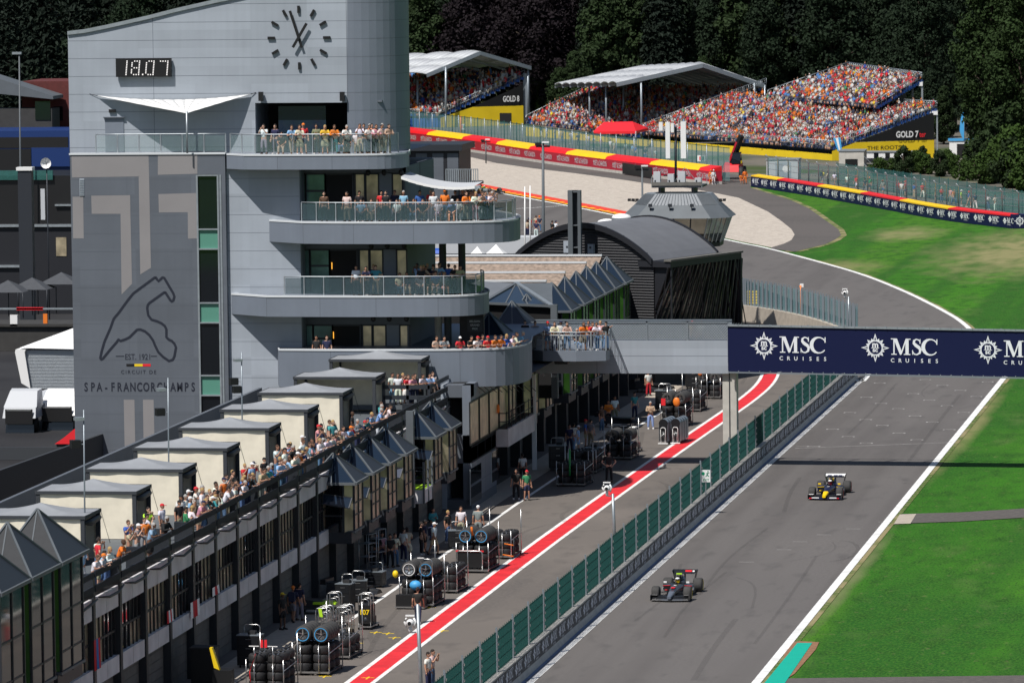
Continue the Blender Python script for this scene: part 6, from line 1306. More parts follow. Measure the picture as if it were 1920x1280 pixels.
    hob = hb_.obj('cap' if hat else 'hair'); sob = sb.obj('shoes'); hm_, sm_ = hob.data, sob.data; bpy.data.objects.remove(hob); bpy.data.objects.remove(sob)
    parts = [('shirt', shirt), ('skirt' if skirt else 'shorts' if shorts else 'trousers', tro_), ('cap' if hat else 'hair', hm_), ('shoes', sm_)]
    if backpack:
        bb_ = MB(); c = up(.33)+Vector((0, .20, 0)); bb_.cbox(c, .30, .16, .44, 'cloth'); bo = bb_.obj('backpack'); parts.append(('backpack', bo.data)); bpy.data.objects.remove(bo)
    minz = min(v.co.z for v in out.vertices); sz = min(v.co.z for v in sm_.vertices)
    POSES[key] = (out, parts, -min(minz, sz))
make_pose('stand', 0, 'down'); make_pose('stand_short', 0, 'down', shorts=True, hat=True); make_pose('lean', .38, 'rail', 'cross'); make_pose('lean_short', .45, 'rail', shorts=True, hat=True); make_pose('lean_long', .32, 'rail', skirt=True, longhair=True)
make_pose('lean_woman', .30, 'rail', longhair=True, sleeve='long'); make_pose('cross', 0, 'cross', sleeve='long'); make_pose('photo', .06, 'photo'); make_pose('photo_cap', .1, 'photo', hat=True, shorts=True); make_pose('point', .08, 'point', hat=True)
make_pose('sit', .12, 'lap', 'sit'); make_pose('sit_cap', .25, 'lap', 'sit', hat=True, shorts=True); make_pose('sit_woman', .1, 'lap', 'sit', skirt=True, longhair=True); make_pose('walk', .03, 'walk', 'walk'); make_pose('walk_short', .03, 'walk', 'walk', shorts=True, hat=True, backpack=True); make_pose('hips', 0, 'hips', sleeve='short'); make_pose('overall', .1, 'down', sleeve='long', hat=True)
CC = {'white': (.74, .74, .75), 'black': (.012, .012, .014), 'navy': (.015, .02, .06), 'red': (.55, .02, .03), 'orange': (.75, .19, .02), 'blue': (.04, .12, .42), 'light blue': (.25, .42, .66), 'grey': (.22, .23, .25), 'beige': (.45, .37, .26), 'pink': (.62, .3, .34), 'green': (.04, .25, .10), 'yellow': (.75, .55, .04), 'teal': (.05, .30, .32), 'denim': (.07, .14, .27), 'khaki': (.22, .19, .13), 'brown': (.09, .05, .03), 'lime': (.45, .8, .04), 'cream': (.62, .56, .45)}
HC = {'dark': (.018, .012, .01), 'brown': (.07, .035, .02), 'blond': (.38, .25, .10), 'grey': (.35, .34, .33)}
SK = [(.50, .27, .18), (.43, .22, .145), (.55, .33, .24), (.36, .18, .11), (.13, .065, .04)]
PPL = []
VERB = {'stand': 'standing', 'stand_short': 'standing', 'lean': 'leaning on the rail', 'lean_short': 'bent over the rail', 'lean_long': 'leaning on the rail', 'lean_woman': 'leaning forward', 'cross': 'with folded arms', 'photo': 'holding up a camera', 'photo_cap': 'holding up a phone', 'point': 'reaching out an arm', 'sit': 'sitting', 'sit_cap': 'sitting', 'sit_woman': 'sitting', 'walk': 'walking', 'walk_short': 'walking with a backpack', 'hips': 'standing with hands on hips', 'overall': 'standing'}
def person(p, pose, top, bot, head, where, group, face=0., h=1.75, skin=None, verb=None, pxk=0):
    me_, parts, lift = POSES[pose]; s = h/1.74; o = bpy.data.objects.new('person', me_); COL.objects.link(o); o.location = (p[0], p[1], p[2]+lift*s); o.rotation_euler = (0, 0, R(face)); o.scale = (s*random.uniform(.96, 1.08), s, s)
    o.color = (*(skin or random.choices(SK, [4, 3, 3, 1.5, .6])[0]), 1)
    jit = lambda c: tuple(min(1, max(0, x*random.uniform(.88, 1.12))) for x in c)
    cap = head in CC and parts[2][0] == 'cap'
    cols = [jit(CC[top]), jit(CC[bot]), CC[head] if cap else HC.get(head, HC['dark']), random.choice([(.6, .6, .6), (.02, .02, .02), (.1, .06, .04)]), (.02, .025, .06)]
    for (n, m_), c in zip(parts, cols): q = bpy.data.objects.new(n, m_); COL.objects.link(q); q.parent = o; q.color = (*c, 1)
    PPL.append(dict(o=o, where=where, group=group, top=top, bot=bot, head=head, cap=cap, low=parts[1][0], v=verb or VERB[pose], px=(p[0]-CAM[0])/(p[1]-CAM[1]))); o['category'] = 'person'; o['group'] = group; return o
def rnd_person(p, where, group, poses, face=0., tops=None, verb=None, h=None):
    pose = random.choice(poses); top = random.choice(tops or ['white']*6+['black']*3+['navy']*2+['red', 'orange', 'blue', 'light blue', 'grey', 'beige', 'pink', 'teal', 'cream']); bot = random.choice(['denim', 'denim', 'navy', 'black', 'beige', 'khaki', 'grey', 'white'])
    hat = POSES[pose][1][2][0] == 'cap'; head = random.choice(['white', 'black', 'navy', 'red', 'orange', 'white']) if hat else random.choice(['dark', 'brown', 'dark', 'brown', 'blond', 'grey'])
    return person(p, pose, top, bot, head, where, group, face+random.uniform(-25, 25), h or random.uniform(1.64, 1.84), verb=verb)
def label_people():
    by = {}
    for d in PPL: by.setdefault(d['where'], []).append(d)
    for w, L_ in by.items():
        L_.sort(key=lambda d: d['px']); cnt = {}
        for d in L_:
            hd_ = ('%s cap' % d['head']) if d['cap'] else ('%s hair' % d['head']); d['b'] = (d['top'], hd_, d['bot'], d['low'], d['v']); cnt.setdefault(d['b'], []).append(d)
        tops = {}
        for d in L_: tops.setdefault(d['top'], []).append(d)
        for d in L_:
            t_, hd_, bo, lo, v = d['b']; same = cnt[d['b']]
            if len(tops[t_]) == 1: s = 'person in %s top %s %s, the only such top there' % (t_, v, w) if len(L_) > 1 else 'person in %s top and %s %s %s %s' % (t_, bo, lo, v, w)
            else:
                s = 'person with %s in %s top and %s %s %s %s' % (hd_, t_, bo, lo, v, w)
                if len(same) > 1: i = same.index(d); s = 'person with %s in %s top %s %s, %s of %d alike from left' % (hd_, t_, v, w, ordinal(i+1), len(same))
            if len(s.split()) > 16: s = s.replace(' and %s %s' % (bo, lo), '', 1) if len(same) == 1 and sum(1 for e in L_ if (e['top'], e['b'][1], e['v']) == (t_, hd_, v)) == 1 else s
            if len(s.split()) > 16: s = 'person in %s top and %s %s %s %s' % (t_, bo, lo, v, w) if sum(1 for e in L_ if (e['top'], e['bot'], e['low'], e['v']) == (t_, bo, lo, v)) == 1 else '%s person in %s top from left %s' % (ordinal(tops[t_].index(d)+1), t_, w)
            if len(s.split()) > 16: s = ' '.join(s.split()[:16])
            d['o']['label'] = s
def along(pts, n, z, inset=(.35, .5), jitter=.15):
    P = [Vector((p[0], p[1])) for p in pts]; Ls = [0]
    for a, c in zip(P, P[1:]): Ls.append(Ls[-1]+(c-a).length)
    out = []
    for k in range(n):
        s = Ls[-1]*(k+.5+random.uniform(-.35, .35))/n
        i = max(j for j in range(len(P)-1) if Ls[j] <= s+1e-9); t = (P[i+1]-P[i]).normalized(); q = P[i].lerp(P[i+1], (s-Ls[i])/max(1e-6, Ls[i+1]-Ls[i]))+Vector((-t.y, t.x))*random.uniform(*inset); out.append(((q.x, q.y, z), math.degrees(math.atan2(t.y, t.x))))
    return out
LEAN = ['lean', 'lean_short', 'lean_woman', 'lean_long', 'lean', 'photo', 'cross']
# tower balconies
def sub(o, a, c): return o[int(len(o)*a):max(int(len(o)*c), int(len(o)*a)+2)]
# top balcony: placed by where each stands along the rail
T1 = [(489, 'photo', 'white', 'grey', 'dark'), (511, 'stand', 'navy', 'navy', 'dark'), (524, 'sit', 'black', 'beige', 'dark'), (546, 'lean', 'light blue', 'beige', 'brown'), (561, 'lean_long', 'cream', 'beige', 'brown'), (589, 'cross', 'khaki', 'black', 'dark'), (609, 'lean_long', 'yellow', 'beige', 'blond'), (626, 'lean_woman', 'orange', 'teal', 'brown'), (650, 'lean', 'white', 'black', 'grey'), (674, 'photo', 'white', 'beige', 'brown'), (681, 'stand', 'black', 'navy', 'dark'), (693, 'lean', 'white', 'navy', 'dark'), (702, 'stand', 'orange', 'navy', 'dark'), (707, 'lean_woman', 'pink', 'black', 'brown'), (717, 'lean', 'cream', 'khaki', 'dark'), (723, 'stand', 'light blue', 'grey', 'grey'), (729, 'lean_woman', 'beige', 'khaki', 'dark')]
def at_rail(rail, px):   # point of the rail line seen at photo column px
    best = None
    for a, c in zip(rail, rail[1:]):
        for k in range(11):
            p = a.lerp(c, k/10); d = Vector((p.x, p.y, 20))-CAM; x = 960+FPX*d.dot(RT)/d.dot(FW); t = (c-a).normalized()
            if best is None or abs(x-px) < best[0]: best = (abs(x-px), p, t)
    return best[1], best[2]
for px, ps, t_, bo, hd_ in T1:
    p, tg = at_rail(rail1, px); n_ = Vector((-tg.y, tg.x)); dd = .22 if 'lean' in ps else .6; person((p.x+n_.x*dd, p.y+n_.y*dd, zF1), ps, t_, bo, hd_, 'on the top tower balcony', 'people on the tower balconies', face=math.degrees(math.atan2(tg.y, tg.x))+random.uniform(-8, 18))
for px, py_, ps, t_, bo, hd_ in [(602, 0, 'stand', 'brown', 'black', 'dark'), (647, 0, 'stand', 'cream', 'beige', 'dark'), (661, .5, 'stand', 'black', 'navy', 'brown'), (672, .1, 'sit', 'light blue', 'navy', 'dark'), (692, .2, 'sit', 'grey', 'beige', 'brown'), (701, .6, 'stand', 'red', 'black', 'dark'), (714, .5, 'stand', 'black', 'black', 'dark'), (727, .9, 'stand', 'navy', 'grey', 'brown'), (740, .1, 'sit', 'white', 'navy', 'dark'), (748, .6, 'stand', 'light blue', 'black', 'grey'), (769, .3, 'sit', 'navy', 'denim', 'brown'), (777, .6, 'stand', 'blue', 'navy', 'dark'), (790, .2, 'sit', 'black', 'khaki', 'dark'),
        (808, .2, 'stand', 'white', 'grey', 'black'), (820, .1, 'sit_woman', 'white', 'white', 'brown'), (831, .5, 'stand', 'yellow', 'black', 'blond'), (846, 0, 'sit_cap', 'light blue', 'white', 'white'), (860, .1, 'sit', 'white', 'white', 'brown'), (873, .1, 'lean_woman', 'orange', 'beige', 'brown'), (882, .5, 'stand', 'navy', 'navy', 'dark'), (891, 0, 'lean_woman', 'white', 'pink', 'blond'), (901, 0, 'lean', 'beige', 'white', 'brown'), (911, .1, 'lean', 'light blue', 'navy', 'dark'), (921, 0, 'lean', 'white', 'navy', 'grey'), (929, 0, 'photo', 'pink', 'navy', 'brown'), (934, .3, 'lean', 'grey', 'denim', 'dark')]:
    p, tg = at_rail(rail2, px); n_ = Vector((-tg.y, tg.x)); dd = .35+py_*2; person((p.x+n_.x*dd, p.y+n_.y*dd, zz2[0]), ps, t_, bo, hd_, 'on the second tower balcony', 'people on the tower balconies', face=math.degrees(math.atan2(tg.y, tg.x))+random.uniform(-10, 25))
for px, py_, ps, t_, bo, hd_ in [(660, .2, 'stand', 'white', 'black', 'dark'), (681, .1, 'lean', 'navy', 'black', 'dark'), (698, .2, 'hips', 'teal', 'khaki', 'brown'), (755, .4, 'sit', 'black', 'beige', 'brown'), (781, .3, 'sit', 'white', 'black', 'dark'), (792, .5, 'sit', 'red', 'black', 'grey'), (803, .4, 'sit_woman', 'black', 'black', 'dark'), (812, .3, 'sit', 'pink', 'beige', 'brown'), (823, .5, 'sit', 'white', 'denim', 'grey'), (837, .3, 'sit_woman', 'white', 'pink', 'blond'), (849, .6, 'stand', 'blue', 'black', 'orange'), (858, .3, 'lean', 'black', 'navy', 'dark'), (864, .2, 'lean', 'beige', 'grey', 'dark')]:
    p, tg = at_rail(rail3, px); n_ = Vector((-tg.y, tg.x)); dd = .35+py_*2; person((p.x+n_.x*dd, p.y+n_.y*dd, zz3[0]), ps, t_, bo, hd_, 'on the third tower balcony', 'people on the tower balconies', face=math.degrees(math.atan2(tg.y, tg.x))+random.uniform(-10, 25))
for rail, zb_, w_, n_, p0_, p1_ in ((rail2, zz2[0], 'on the second tower balcony', 12, 640, 935), (rail3, zz3[0], 'on the third tower balcony', 12, 690, 868), (rail1, zF1, 'on the top tower balcony', 6, 500, 725)):
    for k in range(n_):
        p, tg = at_rail(rail, random.uniform(p0_, p1_)); nn = Vector((-tg.y, tg.x)); dd = random.uniform(.7, 1.7); rnd_person((p.x+nn.x*dd, p.y+nn.y*dd, zb_), w_, 'people on the tower balconies', ['stand', 'stand_short', 'cross', 'photo', 'hips', 'sit'], face=math.degrees(math.atan2(tg.y, tg.x)))
r4 = o4
for px, ps, t_, bo, hd_ in [(590, 'stand', 'black', 'black', 'dark'), (608, 'stand', 'navy', 'black', 'brown'), (812, 'lean', 'beige', 'black', 'brown'), (826, 'lean', 'grey', 'navy', 'dark'), (857, 'lean_short', 'red', 'black', 'white'), (878, 'lean', 'black', 'navy', 'dark'), (890, 'lean_short', 'white', 'grey', 'red'), (902, 'stand', 'navy', 'black', 'dark'), (914, 'lean_short', 'red', 'navy', 'red'), (927, 'lean', 'orange', 'denim', 'brown'), (940, 'lean', 'orange', 'black', 'dark'), (951, 'lean_woman', 'blue', 'denim', 'blond'), (962, 'lean_short', 'white', 'navy', 'navy'), (972, 'lean_woman', 'cream', 'denim', 'brown'), (982, 'lean', 'light blue', 'denim', 'grey')]:
    p, tg = at_rail(r4, px); n_ = Vector((-tg.y, tg.x)); person((p.x+n_.x*.42, p.y+n_.y*.42, zz4[0]-.95), ps, t_, bo, hd_, 'behind the solid parapet of the lowest tower balcony', 'people on the tower balconies', face=math.degrees(math.atan2(tg.y, tg.x))+random.uniform(-10, 25))
# footbridge platform
for px, ps, t_, bo, hd_, dy in [(985, 'stand', 'black', 'black', 'dark', .8), (1002, 'lean', 'grey', 'grey', 'dark', .9), (1027, 'stand_short', 'light blue', 'denim', 'red', 0), (1040, 'lean_woman', 'cream', 'navy', 'brown', .0), (1052, 'stand_short', 'white', 'white', 'navy', .5), (1064, 'lean_woman', 'beige', 'denim', 'brown', 0), (1081, 'sit', 'navy', 'light blue', 'grey', .2), (1093, 'lean_long', 'orange', 'khaki', 'brown', 0), (1104, 'stand', 'black', 'denim', 'dark', .6), (1108, 'lean', 'red', 'navy', 'brown', .2), (1120, 'lean', 'white', 'denim', 'brown', 0), (1126, 'stand', 'pink', 'light blue', 'blond', .5), (1136, 'point', 'black', 'light blue', 'black', 0)]:
    p = gy(px, 655, -75.0+dy); person((p.x, p.y, PLATZ), ps, t_, bo, hd_, 'on the rounded footbridge platform', 'people on the footbridge', face=random.uniform(-5, 40))
for px, ps, t_, hd_ in ((1298, 'stand_short', 'beige', 'red'), (1316, 'stand', 'white', 'brown')):
    p = gy(px, 640, YB+1.); person((p.x, p.y, gy(px, 640, YB).z-.6), ps, t_, 'denim', hd_, 'behind the footbridge mesh', 'people on the footbridge', face=20)
# terrace rail
def terr(px0, px1, n, where, poses=LEAN, tops=None):
    for k in range(n):
        px = px0+(px1-px0)*(k+.5+random.uniform(-.3, .3))/n; p = gx(px, 900, XF+.2); y = p.y
        # find y on the rail column: project rail point at z 7
        lo, hi = -235., -60.
        for _ in range(40):
            m_ = (lo+hi)/2; d = Vector((XF, m_, 7.4))-CAM; x = 960+FPX*d.dot(RT)/d.dot(FW)
            if x < px: lo = m_
            else: hi = m_
        bk_ = random.random() < .38; rnd_person((XF+(random.uniform(-1.3, -.4) if bk_ else random.uniform(.12, .28)), lo, 6.12), where, 'people along the pit terrace rail', ['stand', 'stand_short', 'cross', 'photo', 'photo_cap', 'hips'] if bk_ else poses, face=random.uniform(40, 100), tops=tops)
terr(158, 195, 6, 'by the nearest whole terrace tent')
for px, t_, hd_ in ((213, 'orange', 'dark'), (222, 'red', 'grey'), (228, 'white', 'dark')): terr(px, px+2, 1, 'by the second tent gap', ['lean'], [t_])
terr(262, 290, 4, 'before the third terrace tent'); terr(294, 318, 4, 'at the terrace rail in a red-capped cluster', tops=['red', 'orange', 'black', 'white']); terr(328, 352, 4, 'near the person in bright lime', tops=['lime', 'blue', 'white', 'green'])
terr(362, 384, 8, 'before the fourth terrace tent'); terr(386, 430, 15, 'before the fifth terrace tent'); terr(432, 470, 11, 'right of the fifth terrace tent'); terr(474, 530, 14, 'before the sixth terrace tent')
terr(538, 566, 11, 'beside the seventh terrace tent', tops=['white', 'black', 'orange', 'white', 'blue']); terr(570, 618, 13, 'right of the seventh terrace tent', tops=['white', 'white', 'light blue', 'grey', 'pink']); terr(624, 668, 12, 'before the open terrace tent'); terr(670, 732, 7, 'at the end of the terrace rail', tops=['white', 'light blue', 'teal', 'black'])
# corner platform by the farthest tent
for px, dy, ps, t_, bo, hd_ in [(736, 1.2, 'stand', 'white', 'light blue', 'dark'), (747, .6, 'stand', 'white', 'white', 'brown'), (755, 1., 'photo', 'navy', 'navy', 'blond'), (762, .4, 'lean_long', 'red', 'white', 'brown'), (770, .4, 'lean', 'pink', 'navy', 'brown'), (779, .7, 'stand', 'black', 'navy', 'dark'), (789, 1.1, 'lean', 'white', 'black', 'dark'), (806, 1.4, 'lean', 'light blue', 'black', 'dark'), (812, 1.8, 'stand', 'cream', 'khaki', 'brown')]:
    q = gy(px, 760, -98.1+dy); person((q.x, q.y, zp), ps, t_, bo, hd_, 'on the corner platform by the farthest tent', 'people on the corner platform', face=random.uniform(10, 60))
p = gx(779, 890, XF+1.2); person((XF+1.2, -111, 3.1), 'stand_short', 'white', 'navy', 'white', 'on the small corner balcony beside the glass bays', 'people along the pit terrace rail', face=60, verb='clapping')
# pit lane
def pit(px, py, ps, t_, bo, hd_, where, face=0, h=1.78, verb=None): q = gz(px, py); return person((q.x, q.y, .004), ps, t_, bo, hd_, where, 'people in the pit lane', face, h, verb=verb)
pit(784, 1168, 'walk', 'black', 'navy', 'dark', 'beside the near camera post', 185); pit(1142, 904, 'hips', 'black', 'black', 'dark', 'at the red stripe', 20, 1.86)
pit(1220, 804, 'cross', 'beige', 'light blue', 'grey', 'left of the upright tyre blankets', 10, 1.82); pit(1153, 792, 'stand', 'white', 'khaki', 'dark', 'before the garages', 30)
pit(840, 1018, 'stand', 'black', 'denim', 'blond', 'left of the middle tyre trolley', 60, 1.8); pit(865, 1010, 'stand', 'white', 'beige', 'brown', 'behind the middle tyre trolley', 10); pit(897, 1010, 'stand_short', 'grey', 'grey', 'white', 'behind the middle tyre trolley', 180, 1.85)
pit(814, 1040, 'walk_short', 'white', 'beige', 'white', 'at the garage line', 70); pit(790, 1040, 'stand', 'black', 'black', 'dark', 'at the garage line', 110); pit(797, 1036, 'stand_short', 'navy', 'black', 'black', 'at the garage line', 90); pit(812, 1012, 'cross', 'teal', 'denim', 'dark', 'at the garage line', 40)
pit(757, 1052, 'stand', 'white', 'navy', 'dark', 'in the shaded garage group', 150); pit(765, 1050, 'lean_long', 'beige', 'cream', 'dark', 'in the shaded garage group', 200, verb='standing'); pit(741, 1062, 'cross', 'cream', 'denim', 'brown', 'in the shaded garage group', 40); pit(732, 1064, 'stand', 'black', 'black', 'dark', 'in the shaded garage group', 20); pit(717, 1060, 'stand', 'pink', 'navy', 'dark', 'in the shaded garage group', 20); pit(706, 1062, 'cross', 'black', 'black', 'dark', 'in the shaded garage group', 20)
pit(550, 1166, 'walk_short', 'navy', 'grey', 'orange', 'by the near garage', 175, 1.8); pit(562, 1163, 'stand', 'navy', 'grey', 'dark', 'by the near garage', 160, 1.85); pit(530, 1180, 'stand_short', 'black', 'black', 'yellow', 'by the near garage', 60, 1.8)
pit(968, 936, 'stand', 'black', 'black', 'dark', 'below the tower wing', 10); pit(988, 938, 'stand_short', 'green', 'navy', 'red', 'below the tower wing', 30); pit(980, 905, 'stand', 'white', 'black', 'dark', 'below the tower wing', 200)
pit(1098, 838, 'stand_short', 'blue', 'beige', 'red', 'in the shade by far garages', 100); pit(1108, 838, 'stand', 'grey', 'khaki', 'dark', 'in the shade by far garages', 150); pit(1068, 848, 'stand', 'navy', 'navy', 'dark', 'in the shade by far garages', 30); pit(1076, 845, 'walk', 'white', 'light blue', 'dark', 'in the shade by far garages', 170); pit(1084, 850, 'stand_short', 'light blue', 'light blue', 'white', 'in the shade by far garages', 90)
pit(1128, 810, 'stand', 'brown', 'denim', 'dark', 'between the far trolleys', 60); pit(1141, 800, 'cross', 'orange', 'black', 'red', 'between the far trolleys', 20); pit(1190, 785, 'stand', 'teal', 'navy', 'dark', 'holding a lime helmet near garages', 40); pit(1216, 742, 'stand', 'white', 'red', 'dark', 'deep in the garage shade', 40)
# spectators and photographers by the pit wall fence
for px, py, t_, bo, hd_, ps in [(803, 1295, 'white', 'navy', 'dark', 'stand'), (810, 1290, 'cream', 'denim', 'dark', 'photo'), (872, 1275, 'blue', 'navy', 'dark', 'stand'), (888, 1262, 'light blue', 'denim', 'blond', 'stand'), (908, 1250, 'black', 'navy', 'brown', 'stand'), (945, 1215, 'white', 'red', 'dark', 'stand'), (1258, 952, 'blue', 'red', 'blue', 'stand_short'), (1072, 1110, 'navy', 'blue', 'dark', 'stand'), (1172, 1022, 'blue', 'navy', 'dark', 'stand'), (1232, 965, 'red', 'navy', 'dark', 'stand')]:
    q = gz(px, py); person(((min(q.x, -1.25) if px < 850 else -1.05), q.y, .004), ps, t_, bo, hd_, 'behind the pit wall fence', 'people behind the pit wall fence', 75)
# far group near the chicane, marshals, walkers behind the right fence
for k in range(16):
    px = 942+random.choice([0, 6, 12, 18, 24, 36, 44, 50, 62, 72, 80, 90, 96, 32, 56, 100])+random.uniform(-3, 3); q = gz(px, 440+random.uniform(-6, 10)); rnd_person((q.x, q.y, 0), 'in the spectator group left of the barrel hall', 'spectators near the chicane', ['stand', 'stand_short', 'cross', 'photo', 'point'], face=160)
for px, py, t_, hd_, ps in ((1333, 346, 'orange', 'orange', 'overall'), (1347, 342, 'orange', 'orange', 'overall'), (1390, 345, 'orange', 'navy', 'sit_cap'), (1397, 345, 'orange', 'black', 'overall'), (1338, 346, 'white', 'white', 'overall')):
    q = gz(px, py); person((q.x, q.y, 0), ps, t_, 'orange' if t_ == 'orange' else 'white', hd_, 'by the red telehandler', 'track marshals', 20, 1.8, verb='crouching' if ps == 'sit_cap' else 'standing')
for px, py, t_ in ((1539, 352, 'yellow'), (1549, 354, 'beige'), (1562, 356, 'white'), (1586, 361, 'white'), (1603, 363, 'red'), (1619, 368, 'navy'), (1628, 366, 'green'), (1653, 372, 'grey'), (1682, 373, 'red'), (1688, 375, 'white'), (1695, 374, 'red'), (1711, 378, 'blue'), (1727, 378, 'red'), (1752, 385, 'navy'), (1763, 386, 'red'), (1780, 388, 'pink'), (1786, 390, 'orange'), (1800, 392, 'lime'), (1814, 394, 'blue'), (1826, 398, 'navy'), (1850, 400, 'white'), (1864, 402, 'cream'), (1879, 398, 'red')):
    q = gz(px, py-4); rnd_person((q.x, q.y+2.0, 0), 'behind the right catch fence', 'walkers behind the right catch fence', ['stand', 'walk', 'walk_short', 'stand_short', 'cross'], face=random.uniform(0, 360), tops=[t_], h=1.8)
for k in range(16):
    px = 1000+k*14+random.uniform(-6, 6); q = gz(px, 262+k*3.2); rnd_person((q.x, q.y+8, 0), 'behind the blue-green mesh fence', 'walkers behind the mesh fence', ['stand', 'walk', 'cross'], face=random.uniform(0, 360), h=1.8)
label_people()
mat('blue_dark', (.006, .03, .14), .5); mat('concrete_dk', (.04, .039, .038), .85, 0, .15, 1.5)  # dimness of the left view edge put into these paddock colours
# ------------------------------------------------------------ open-wheel racing cars
def race_car(name, label, loc, rz, c_body, c_nose, c_wing, c_acc, c_air, far=False):
    t = thing(name, label, 'racing car', loc, 'racing cars on the track', rz)
    def O(b, n, par=t): return b.obj(n, par, local=True)
    b = MB()   # survival cell + nose: rounded sections lofted along y
    secs = [(-2.80, .10, .17, .30), (-2.45, .13, .17, .36), (-1.9, .17, .22, .47), (-1.2, .22, .24, .58), (-.6, .30, .22, .63), (-.15, .34, .18, .64)]
    def sec(y, w, z0, z1, k=10): return [Vector((w*math.copysign(abs(math.cos(a))**.6, math.cos(a)), y, (z0+z1)/2+(z1-z0)/2*math.copysign(abs(math.sin(a))**.6, math.sin(a)))) for a in np.linspace(0, 2*math.pi, k, endpoint=False)]
    def loft_(b, S, mt, cap=True):
        k = len(S[0]); vs = [p for s in S for p in s]; fs = [(i*k+j, i*k+(j+1) % k, (i+1)*k+(j+1) % k, (i+1)*k+j) for i in range(len(S)-1) for j in range(k)]; b.add(vs, fs, mt, True)
        if cap: b.face(S[0][::-1], mt); b.face(S[-1], mt)
    loft_(b, [sec(*s) for s in secs[2:]], c_body); chas = O(b, 'chassis')
    b = MB(); loft_(b, [sec(*s) for s in secs[:3]], c_nose); O(b, 'nose')
    if far is False and c_acc == 'red': b = MB(); b.box(-.10, .10, -1.55, -1.25, .57, .60, 'red'); O(b, 'nose_badge')
    b = MB(); loft_(b, [sec(.55, .30, .16, .66), sec(1.0, .26, .2, .92), sec(1.6, .16, .25, .80), sec(2.4, .07, .3, .5)], c_body); loft_(b, [sec(.52, .12, .80, 1.02, 8), sec(.9, .13, .7, 1.0, 8), sec(1.6, .06, .6, .86, 8)], c_air); b.ball((0, .50, .92), .10, .05, .10, 'black', 8, 6); O(b, 'engine_cover')
    for s in (-1, 1):
        b = MB(); loft_(b, [[Vector((x*s, y, z)) for x, y, z in q] for q in ([(.34, -.05, .25), (.72, -.05, .28), (.74, -.05, .52), (.34, -.05, .56)], [(.32, .5, .18), (.78, .5, .18), (.76, .5, .52), (.3, .5, .6)], [(.2, 1.5, .15), (.55, 1.5, .15), (.45, 1.5, .34), (.2, 1.5, .5)])], c_body); b.face([Vector((x*s, -.056, z)) for x, z in ((.38, .34), (.70, .36), (.70, .50), (.38, .52))], 'black'); b.bar((.36*s, -.07, .54), (.74*s, -.07, .52), .02, .025, c_acc); O(b, 'sidepod')
        b = MB(); b.bar((.3*s, -.3, .66), (.52*s, -.35, .72), .02, .02, 'carbon'); b.cbox((.58*s, -.36, .74), .16, .06, .08, c_acc if c_acc != 'red' else 'white_paint'); O(b, 'mirror')
    b = MB()
    if not far:
        for s in (-1, 1): b.hexa([(s*.775, .0, .30), (s*.785, .0, .30), (s*.785, .42, .30), (s*.775, .42, .30)], [(s*.765, .0, .42), (s*.775, .0, .42), (s*.775, .42, .42), (s*.765, .42, .42)], 'white_paint'); b.box(s*.55-.1, s*.55+.1, -.075, -.06, .29, .33, c_acc)
        b.box(-.07, .07, -.85, -.70, .622, .632, 'white_paint'); b.obj('livery_marks', t, local=True); b = MB()
    b.hexa([(-.45, -.6, .05), (.45, -.6, .05), (.78, 1.75, .05), (-.78, 1.75, .05)], [(-.5, -.6, .12), (.5, -.6, .12), (.76, 1.75, .16), (-.76, 1.75, .16)], 'carbon'); O(b, 'floor')
    b = MB()
    for k, (z, y0, dz) in enumerate(((.08, -2.75, .0), (.13, -2.55, .03), (.18, -2.38, .06))):
        n = 8; P = [Vector((-.96+1.92*i/n, y0+.22*abs(i/n-.5)*2, z+dz*abs(i/n-.5)*2)) for i in range(n+1)]
        for p, q in zip(P, P[1:]): e = Vector((0, .24, .05)); h = Vector((0, 0, .018)); b.hexa([p, q, q+e, p+e], [p+h, q+h, q+e+h, p+e+h], c_wing if k == 0 else 'carbon')
    fw = O(b, 'front_wing')
    b = MB()
    for s in (-1, 1): b.box(s*.97-.012, s*.97+.012, -2.62, -2.08, .06, .34, 'carbon'); b.box(s*.82-.14, s*.82+.14, -2.3, -2.1, .30, .325, 'white_paint' if c_acc != 'red' else 'silver')
    b.obj('endplate', fw, local=True)
    if c_acc != 'red':
        for s in (-1, 1): b = MB(); b.box(s*.52-.22, s*.52+.2, -2.63, -2.60, .12, .18, 'white_paint'); b.box(s*.80-.10, s*.80+.06, -2.60, -2.57, .10, .15, 'red'); b.obj('sponsor_mark', fw, local=True)
    b = MB()
    for s in (-1, 1): b.hexa([(s*.50-.015, 2.25, .55), (s*.50+.015, 2.25, .55), (s*.50+.015, 2.75, .6), (s*.50-.015, 2.75, .6)], [(s*.62-.015, 2.15, 1.03), (s*.62+.015, 2.15, 1.03), (s*.62+.015, 2.7, 1.05), (s*.62-.015, 2.7, 1.05)], 'carbon')
    b.hexa([(-.52, 2.2, .86), (.52, 2.2, .86), (.52, 2.6, .94), (-.52, 2.6, .94)], [(-.52, 2.2, .88), (.52, 2.2, .88), (.52, 2.6, .97), (-.52, 2.6, .97)], 'carbon'); b.hexa([(-.60, 2.42, .89), (.60, 2.42, .89), (.60, 2.66, 1.01), (-.60, 2.66, 1.01)], [(-.60, 2.40, .91), (.60, 2.40, .91), (.60, 2.66, 1.04), (-.60, 2.66, 1.04)], c_air if far else ('white_paint' if c_acc != 'red' else 'carbon'))
    b.box(-.03, .03, 2.3, 2.5, .4, .88, 'carbon'); rw = O(b, 'rear_wing')
    b = MB()
